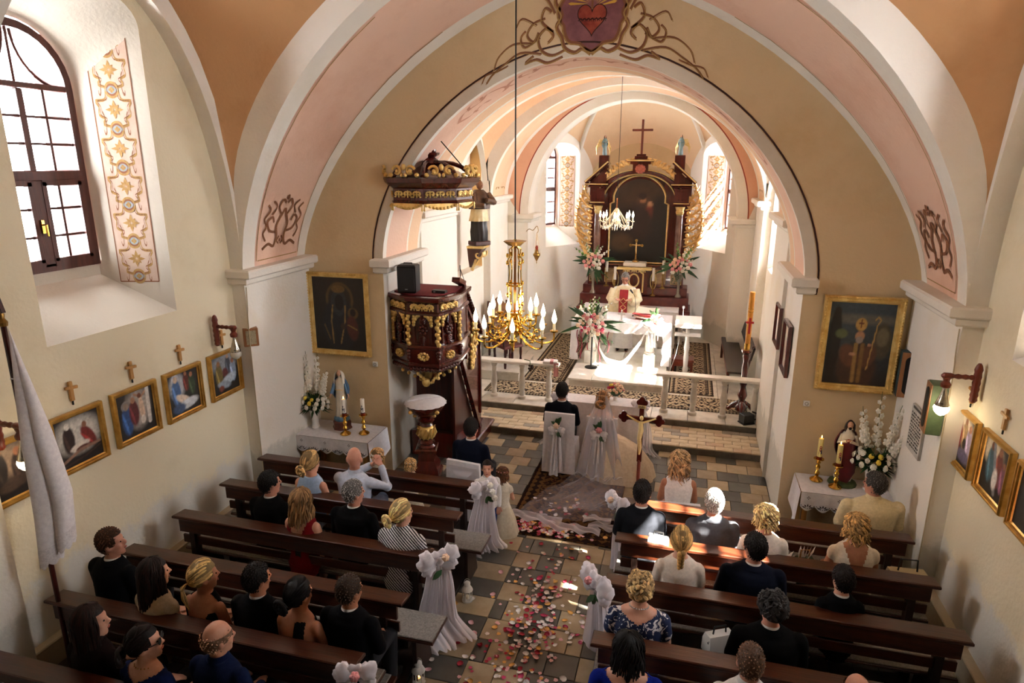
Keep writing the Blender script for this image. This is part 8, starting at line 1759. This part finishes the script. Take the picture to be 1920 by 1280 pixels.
# ------------------------------------------------------------------ covered chairs, kneeler, veil
def chair(x, y, rz, lb, h=.98, w=.45, decor=True):
    o = thing('covered_chair', lb, 'chair', (x, y, .01), rz, 'white covered chairs'); m = MB()
    def ringc(z, ex, t0, t1): return [(-w/2-ex, t0-ex, z), (w/2+ex, t0-ex, z), (w/2+ex, t1+ex, z), (-w/2-ex, t1+ex, z)]
    m.loft([ringc(.02, .03, -.02, .44), ringc(.30, .012, -.01, .43), ringc(.45, 0, 0, .43)]); m.build('seat_cover', WHITECLOTH, o)
    m = MB(); m.grid(lambda u, v: ((u-.5)*(w+.06*(1-v))+0, -.03-.02*v-.012*sin(u*17+2)*(1-v)**1.5-(.03 if True else 0)*(1-v)*.6, .06+(h-.06)*v+.0), 40, 18); m.grid(lambda u, v: ((u-.5)*w, .02-.02*v, .44+(h-.44)*v), 6, 6, flip=True); m.grid(lambda u, v: ((u-.5)*w, -.05+.05*v, h), 6, 2)
    for g in (-1, 1): m.quad((g*w/2, -.05, .44), (g*w/2, .02, .44), (g*w/2, .0, h), (g*w/2, -.05, h))
    m.build('back_cover', WHITECLOTH, o, 180)
    for sx in (-1, 1):
        for sy in (0, 1): MB().box((sx*.19, .03+sy*.38, .03), (.035, .035, .06)).build('leg', DKWOOD, o)
    if decor:
        bw = thing('chair_bow', 'white tulle bow with rose and leaves on the '+lb.split(' of ')[-1]+' chair back', 'bow', (x-.03, y-.05, .80), rz, 'bows on the couple chairs')
        loops(bw, (0, -.02, -.07), .15, mt=WHITECLOTH); m = MB()
        for q, (dx, l) in enumerate(((-.02, .70), (.03, .62))): m.grid(lambda u, v, dx=dx, l=l: (dx+(.05+.07*v)*(u-.5)*2*.6+.02*dx*20*v, -.05-.02*sin(u*9+q)-.03*v, -.08-l*v), 8, 12)
        m.build('bow_tail', WHITECLOTH, bw, 180); rose(bw, (0, -.06, .02), PETC if x < 0 else PETP, r=.045, R=(1.3, 0, 0)); leafset(bw, (0, -.045, .03), 7, .13, 5 if x < 0 else 9, 1.0, False); leafset(bw, (.03, -.045, -.04), 4, .12, 8, .5, True)
    else:
        b_ = MB(); b_.grid(lambda u, v: ((u-.5)*(.10+.36*abs(v-.5)*2), -.075-.015*sin(v*14), .48+.34*v), 10, 14); b_.build('tulle_sash', TULLE2, o, 180)
    return o
chair(-.28, 8.90, 0, 'white covered chair with bow of the groom'); chair(.35, 8.90, 0, 'white covered chair with bow of the bride'); chair(-1.20, 7.22, -.12, 'white covered chair with tulle sash under the man in navy suit', .86, .46, False); chair(1.47, 6.93, .1, 'white covered chair with tulle sash under the curly haired woman', .82, .50, False)
k = thing('kneeler_desk', 'long kneeler desk under a white cloth before the bridal couple', 'kneeler', (.20, 9.90, .01)); MB().box((0, 0, .84), (1.28, .34, .03)).build('desk_top', REDWOOD, k)
for g in (-1, 1): MB().box((g*.6, 0, .42), (.05, .28, .82)).build('side_panel', REDWOOD, k)
m = MB(); m.grid(lambda u, v: ((u-.5)*1.32, (v-.5)*.38, .865), 6, 3); m.grid(lambda u, v: ((u-.5)*1.32, -.195-.012*v-.012*sin(u*31)*v, .865-.83*v), 60, 6)
for g in (-1, 1): m.grid(lambda u, v, g=g: (g*(.665+.05*v), (u-.5)*.38, .865-.8*v), 8, 6)
m.build('white_cloth', WHITECLOTH, k, 180)
for x, lb in ((-.45, 'white tulle bow with rose on the left end of the kneeler desk'), (.84, 'white tulle bow with rose on the right end of the kneeler desk')):
    o = thing('desk_bow', lb, 'bow', (x, 9.80, .88), 0, 'bows on the kneeler desk'); loops(o, (0, 0, .03), .17); rose(o, (.0, -.06, .07), PETP, r=.035, R=(.9, 0, 0)); leafset(o, (0, -.05, .03), 3, .09, 3); tulle_drop((0, 0, 0), .12, .5, .84, 6, (.12 if x > 0 else -.12, -.05)).build('tulle_drop', TULLE, o, 180)
o = thing('bridal_bouquet', 'round bouquet of pink and cream roses standing on the kneeler desk', 'bouquet', (.42, 9.96, .875)); m = MB(); m.lathe([(.035, 0), (.03, .10), (.05, .12)], n=10); m.build('ribbon_handle', CERAMIC, o); m = MB(); m.lathe([(.05, .08), (.12, .15), (.11, .18)], n=14, wob=lambda a, z: 1+.12*sin(7*a)); m.build('leaf_collar', LEAF, o)
for i in range(26): t = math.acos(1-(i+.5)/26*1.05); a = i*2.4; p = Vector((.115*sin(t)*cos(a), .115*sin(t)*sin(a), .165+.10*cos(t))); q = rose(o, tuple(p), (PETC, PETP, PETR, PETC, PETY)[i % 5] if t > .6 else (PETC, PETP)[i % 2], r=.026); q.rotation_euler = (p-Vector((0, 0, .15))).to_track_quat('Z', 'Y').to_euler()
v = thing('bridal_veil', 'long sheer white veil spread from the bride over the carpet', 'veil', (0, 0, 0)); m = MB()
def VL(u, vv):
    a = (u-.5)*2; w = .06+.30*min(1, vv*2.2)+.36*max(0, vv-.45)/.55; t = min(1, vv/.46)
    if vv < .46: y = 8.92-.16*t-.02*sin(u*25)*t; z = 1.30-.13*t-1.12*t**1.5; x = .34+a*w+.02*sin(u*31+vv*4)*t
    else: q = (vv-.46)/.54; y = 8.74-1.24*q+.10*a*q; z = .045+.025*(1+sin(u*27+q*6))*(1-.4*q)+.02*(1+sin(q*19+u*8)); x = .34+a*w-.30*q+.03*sin(q*9+u*12)
    return (x, y, z)
m.grid(VL, 70, 60); m.build('veil_net', VEIL, v, 180); m = MB(); m.grid(lambda u, q: (lambda p: (p[0], p[1]-.012, p[2]+.012))(VL(u, .46*q)), 60, 24); m.build('veil_fall', TULLE, v, 180); m = MB(); m.grid(lambda u, q: (lambda p: (p[0]*.9+.03, p[1]+.03, p[2]+.015))(VL(.15+.7*u, .04+.88*q)), 40, 44); m.build('under_layer', VEIL, v, 180)
m = MB(); q = random.Random(2)
for (x, y, s_) in ((-.45, 7.50, .30), (-.2, 7.48, .26), (.05, 7.36, .28), (.34, 7.36, .24), (.58, 7.50, .22), (.48, 7.66, .2)):
    ph = q.uniform(0, 6); m.grid(lambda u, w, x=x, y=y, s_=s_, ph=ph: (x+s_*(u-.5)*1.8, y+s_*(w-.5)*.7+.03*sin(u*9+ph), .03+.14*s_*abs(sin(w*5+u*6+ph))*4*u*(1-u)), 22, 12)
m.build('gathered_hem', TULLE, v, 180)

# ------------------------------------------------------------------ processional cross, bags, lanterns, petals
o = thing('processional_cross', 'tall wooden processional cross with gilt corpus fixed at the front right pew', 'crucifix', (1.02, 6.78, 0), -.1); X = 1.92
MB().tube([(0, 0, .05), (0, 0, X-.55)], .020, 10).build('pole', REDWOOD, o); m = MB(); m.box((0, 0, X-.22), (.05, .03, .70), ch=.005); m.box((0, 0, X-.06), (.36, .03, .05), ch=.005)
for p in ((-.19, X-.06), (.19, X-.06), (0, X+.13)):
    for d in ((-.03, 0), (.03, 0), (0, .035), (0, -.03)): mm = Matrix.Translation((p[0]+d[0], 0, p[1]+d[1])) @ Matrix.Rotation(pi/2, 4, 'X'); m.M = mm; m.lathe([(.032, -.015), (.032, .015)], n=12); m.M = None
m.build('cross', MAHO, o); m = MB(); m.tube([(0, -.03, X-.08), (.008, -.045, X-.18), (-.006, -.04, X-.28), (.008, -.05, X-.38), (0, -.03, X-.47)], [.022, .030, .024, .022, .010], 8); m.ell((.008, -.045, X-.035), (.022, .024, .028), 8, 6)
for g in (-1, 1): m.tube([(g*.02, -.035, X-.09), (g*.09, -.03, X-.06), (g*.16, -.02, X-.03)], [.012, .010, .007], 6)
m.build('corpus', PALEGOLD, o, 60); MB().box((0, -.02, X+.085), (.085, .008, .035)).build('title_plate', PALEGOLD, o)
tx = bpy.data.curves.new('lettering', 'FONT'); tx.body = 'INRI'; tx.size = .034; tx.align_x = 'CENTER'; tx.extrude = .001; tx.materials.append(LINE_DARK); tmp = link('lettering', tx); tme = bpy.data.meshes.new_from_object(tmp.evaluated_get(bpy.context.evaluated_depsgraph_get())); bpy.data.objects.remove(tmp); t = link('lettering', tme, o, (0, -.026, X+.073)); t.rotation_euler = (pi/2, 0, 0)
def bag(loc, sz, lb, mt, rz=0, paper=None, handle=True):
    o = thing('bag', lb, 'bag', loc, rz); w, d, h = sz; m = MB(); m.loft([[(-w/2*f, -d/2*e, z), (w/2*f, -d/2*e, z), (w/2*f, d/2*e, z), (-w/2*f, d/2*e, z)] for f, e, z in ((.9, 1, 0), (1, 1, h*.1), (1, .9, h*.7), (.94, .6, h))]); m.build('body', mt, o)
    if handle: m = MB(); m.tube([(-w*.25, 0, h*.95), (-w*.22, 0, h*1.35), (w*.22, 0, h*1.35), (w*.25, 0, h*.95)], .008, 6); m.build('handle', BLACK if paper is None else LTWOOD, o)
    if paper is not None:
        m = MB()
        for k in range(5): a = k*1.3; m.add([(-w*.3+.1*w*k, 0, h*.8), (-w*.45+.2*w*k, -d*.3, h*1.35), (-w*.2+.2*w*k, d*.3, h*1.45), (0, 0, h*.8)], [(0, 1, 2, 3)])
        m.build('tissue_paper', paper, o, 180)
bag((2.72, 6.25, .505), (.18, .12, .26), 'dark green gift bag with white tissue on the second right pew seat', mat('green paper', '#1e3a26'), .2, CERAMIC); bag((2.56, 6.22, .505), (.22, .16, .22), 'white paper bag beside the green gift bag', CERAMIC, -.3, CERAMIC, False)
bag((1.30, 5.88, .895), (.20, .06, .11), 'white clutch handbag on the sunlit ledge of the second right pew', CERAMIC, -.15); bag((1.87, 4.98, .505), (.24, .14, .20), 'white handbag with light blue tie lying on the pew seat beside the man in black', mat('white leather', '#d2cec6', '#2a2a2c', rough=.5, scale=9, lo=.62, hi=.64), .5); bag((3.60, 6.15, .505), (.34, .16, .34), 'beige shoulder bag at the wall end of the second right pew', mat('beige canvas', '#a89878', rough=.9), .1)
def lantern(x, y, lb, lit=True):
    o = thing('lantern', lb, 'lantern', (x, y, .005), .4, 'white candle lanterns on the aisle floor'); Wm = mat('white enamelled metal', '#d8d4cc', '#c2beb4', rough=.45, scale=15)
    MB().lathe([(.058, 0), (.06, .008), (.058, .02), (.05, .024)], n=18).build('base', Wm, o)
    for k in range(6): a = 2*pi*k/6; MB().box((.05*cos(a), .05*sin(a), .075), (.008, .008, .11), rz=a).build('bar', Wm, o)
    MB().lathe([(.046, .022), (.046, .128)], n=18, caps=False).build('glass', GLASS, o); MB().lathe([(.054, .126), (.062, .13), (.058, .14), (.045, .165), (.030, .18), (.028, .195), (.036, .20), (.034, .215), (.02, .232), (.006, .236)], n=18).build('roof', Wm, o)
    m = MB(); m.tube([(.034*cos(a), 0, .215+.05*sin(a)) for a in [i*pi/10 for i in range(11)]], .003, 5); m.build('ring_handle', Wm, o); MB().lathe([(.022, .024), (.022, .055)], n=10).build('tealight', WAX, o); lit and MB().lathe([(.002, .056), (.007, .066), (.001, .088)], n=6).build('flame', FLAME, o)
lantern(-.65, 5.70, 'unlit white metal candle lantern on the aisle tiles by the third left pew', False); lantern(-.70, 4.49, 'lit white metal candle lantern on the aisle tiles by the fifth left pew')
q = random.Random(17); PV = []
for k in range(3):
    m = MB(); n = 8; c = .3+.25*k; P = [((.021*cos(t))*(1+.1*cos(2*t)), .026*sin(t)*(1-.15*sin(t))) for t in [2*pi*i/n for i in range(n)]]
    m.add([(0, 0, .001)]+[(x, y, .001+c*.35*(x*x+y*y)/.02*.6) for x, y in P]+[(x, y, .004+c*.35*(x*x+y*y)/.02*.6) for x, y in P], [(0, 1+i, 1+(i+1) % n) for i in range(n)]+[(1+i, 9+i, 9+(i+1) % n, 1+(i+1) % n) for i in range(n)]); PV.append(m)
PC = (('white', mat('white rose petal', '#ece6e2', rough=.7), .30), ('blush pink', mat('blush rose petal', '#e6b4b8', rough=.7), .26), ('crimson', mat('crimson rose petal', '#a3122e', rough=.7), .17), ('apricot', mat('apricot rose petal', '#e8b05c', rough=.7), .15), ('magenta', mat('magenta rose petal', '#c73e6a', rough=.7), .12))
PM = {c[0]: [p.mesh('petal', c[1], 180) for p in PV] for c in PC}
def petal(x, y, z=.006, where='on the aisle tiles'):
    t = q.random(); c = PC[0]
    for c in PC:
        t -= c[2]
        if t < 0: break
    ki = q.randrange(3); o = link('petal', PM[c[0]][ki], None, (x, y, z+q.uniform(0, .008))); o.rotation_euler = (q.uniform(-.3, .3), q.uniform(-.3, .3), q.uniform(0, 6.3)); s = q.uniform(.9, 1.4); o.scale = (s, s, s)
    if 'aisle' in where: where += (' by the rear lantern', ' between the fourth pews', ' between the third pews', ' beside the front lantern', ' between the second pews')[0 if y < 4.75 else 1 if y < 5.25 else 2 if y < 5.6 else 3 if y < 6.1 else 4]+(', left side' if x < -.05 else ', middle' if x < .3 else ', right side')
    tag(o, ('flat', 'slightly cupped', 'deeply curled')[ki]+' '+c[0]+' rose petal '+where, 'petal', 'rose petals')
for (x, y, sx, sy, n) in ((.12, 5.55, .12, .38, 66), (.45, 5.55, .16, .25, 26), (.10, 4.85, .22, .22, 26), (-.30, 5.2, .25, .45, 24), (.02, 6.15, .14, .22, 18), (.1, 6.6, .25, .3, 16), (-.35, 4.7, .2, .2, 10)):
    for _ in range(n):
        a, b = q.gauss(x, sx), q.gauss(y, sy)
        if -.78 < a < .80 and 4.35 < b < 6.95: petal(a, b)
for (x, y, sx, sy, n) in ((-.36, 7.32, .13, .09, 36), (.1, 7.25, .28, .09, 38), (.0, 7.85, .25, .25, 30)):
    for _ in range(n):
        a, b = q.gauss(x, sx), q.gauss(y, sy)
        if -.62 < a < .70 and 7.12 < b < 8.4: petal(a, b, .022, 'on the carpet by the veil')
m = MB()
for _ in range(120):
    a, b = q.gauss(-.15, .28), q.gauss(7.24, .09)
    if -.62 < a < .70 and b > 7.12: z = .03+.01*q.random(); r = q.uniform(0, 6.3); m.add([(a+.022*cos(r+t), b+.022*sin(r+t), z+.004*sin(3*t)) for t in (0, 1.2, 2.5, 3.8, 5.1)], [(0, 1, 2, 3, 4)], q.randrange(5))
o = stuff(m.build('petal_heap', [c[1] for c in PC], None, 180)); tag(o, 'heap of mixed rose petals on the carpet edge below the veil hem', 'petals')
m = MB()
for (x, y, sx, sy, n) in ((.14, 5.5, .20, .45, 120), (.1, 4.7, .28, .25, 50), (.0, 6.4, .22, .35, 40)):
    for _ in range(n):
        a, b = q.gauss(x, sx), q.gauss(y, sy)
        if -.75 < a < .80 and 4.1 < b < 7.0: z = .006+.006*q.random(); r = q.uniform(0, 6.3); s = q.uniform(.016, .026); m.add([(a+s*cos(r+t), b+s*sin(r+t), z+.004*sin(3*t)) for t in (0, 1.2, 2.5, 3.8, 5.1)], [(0, 1, 2, 3, 4)], q.choice((0, 0, 1, 1, 2, 3, 4)))
o = stuff(m.build('scattered_petals', [c[1] for c in PC], None, 180)); tag(o, 'countless small mixed rose petals scattered over the aisle tiles', 'petals')
finish_people()
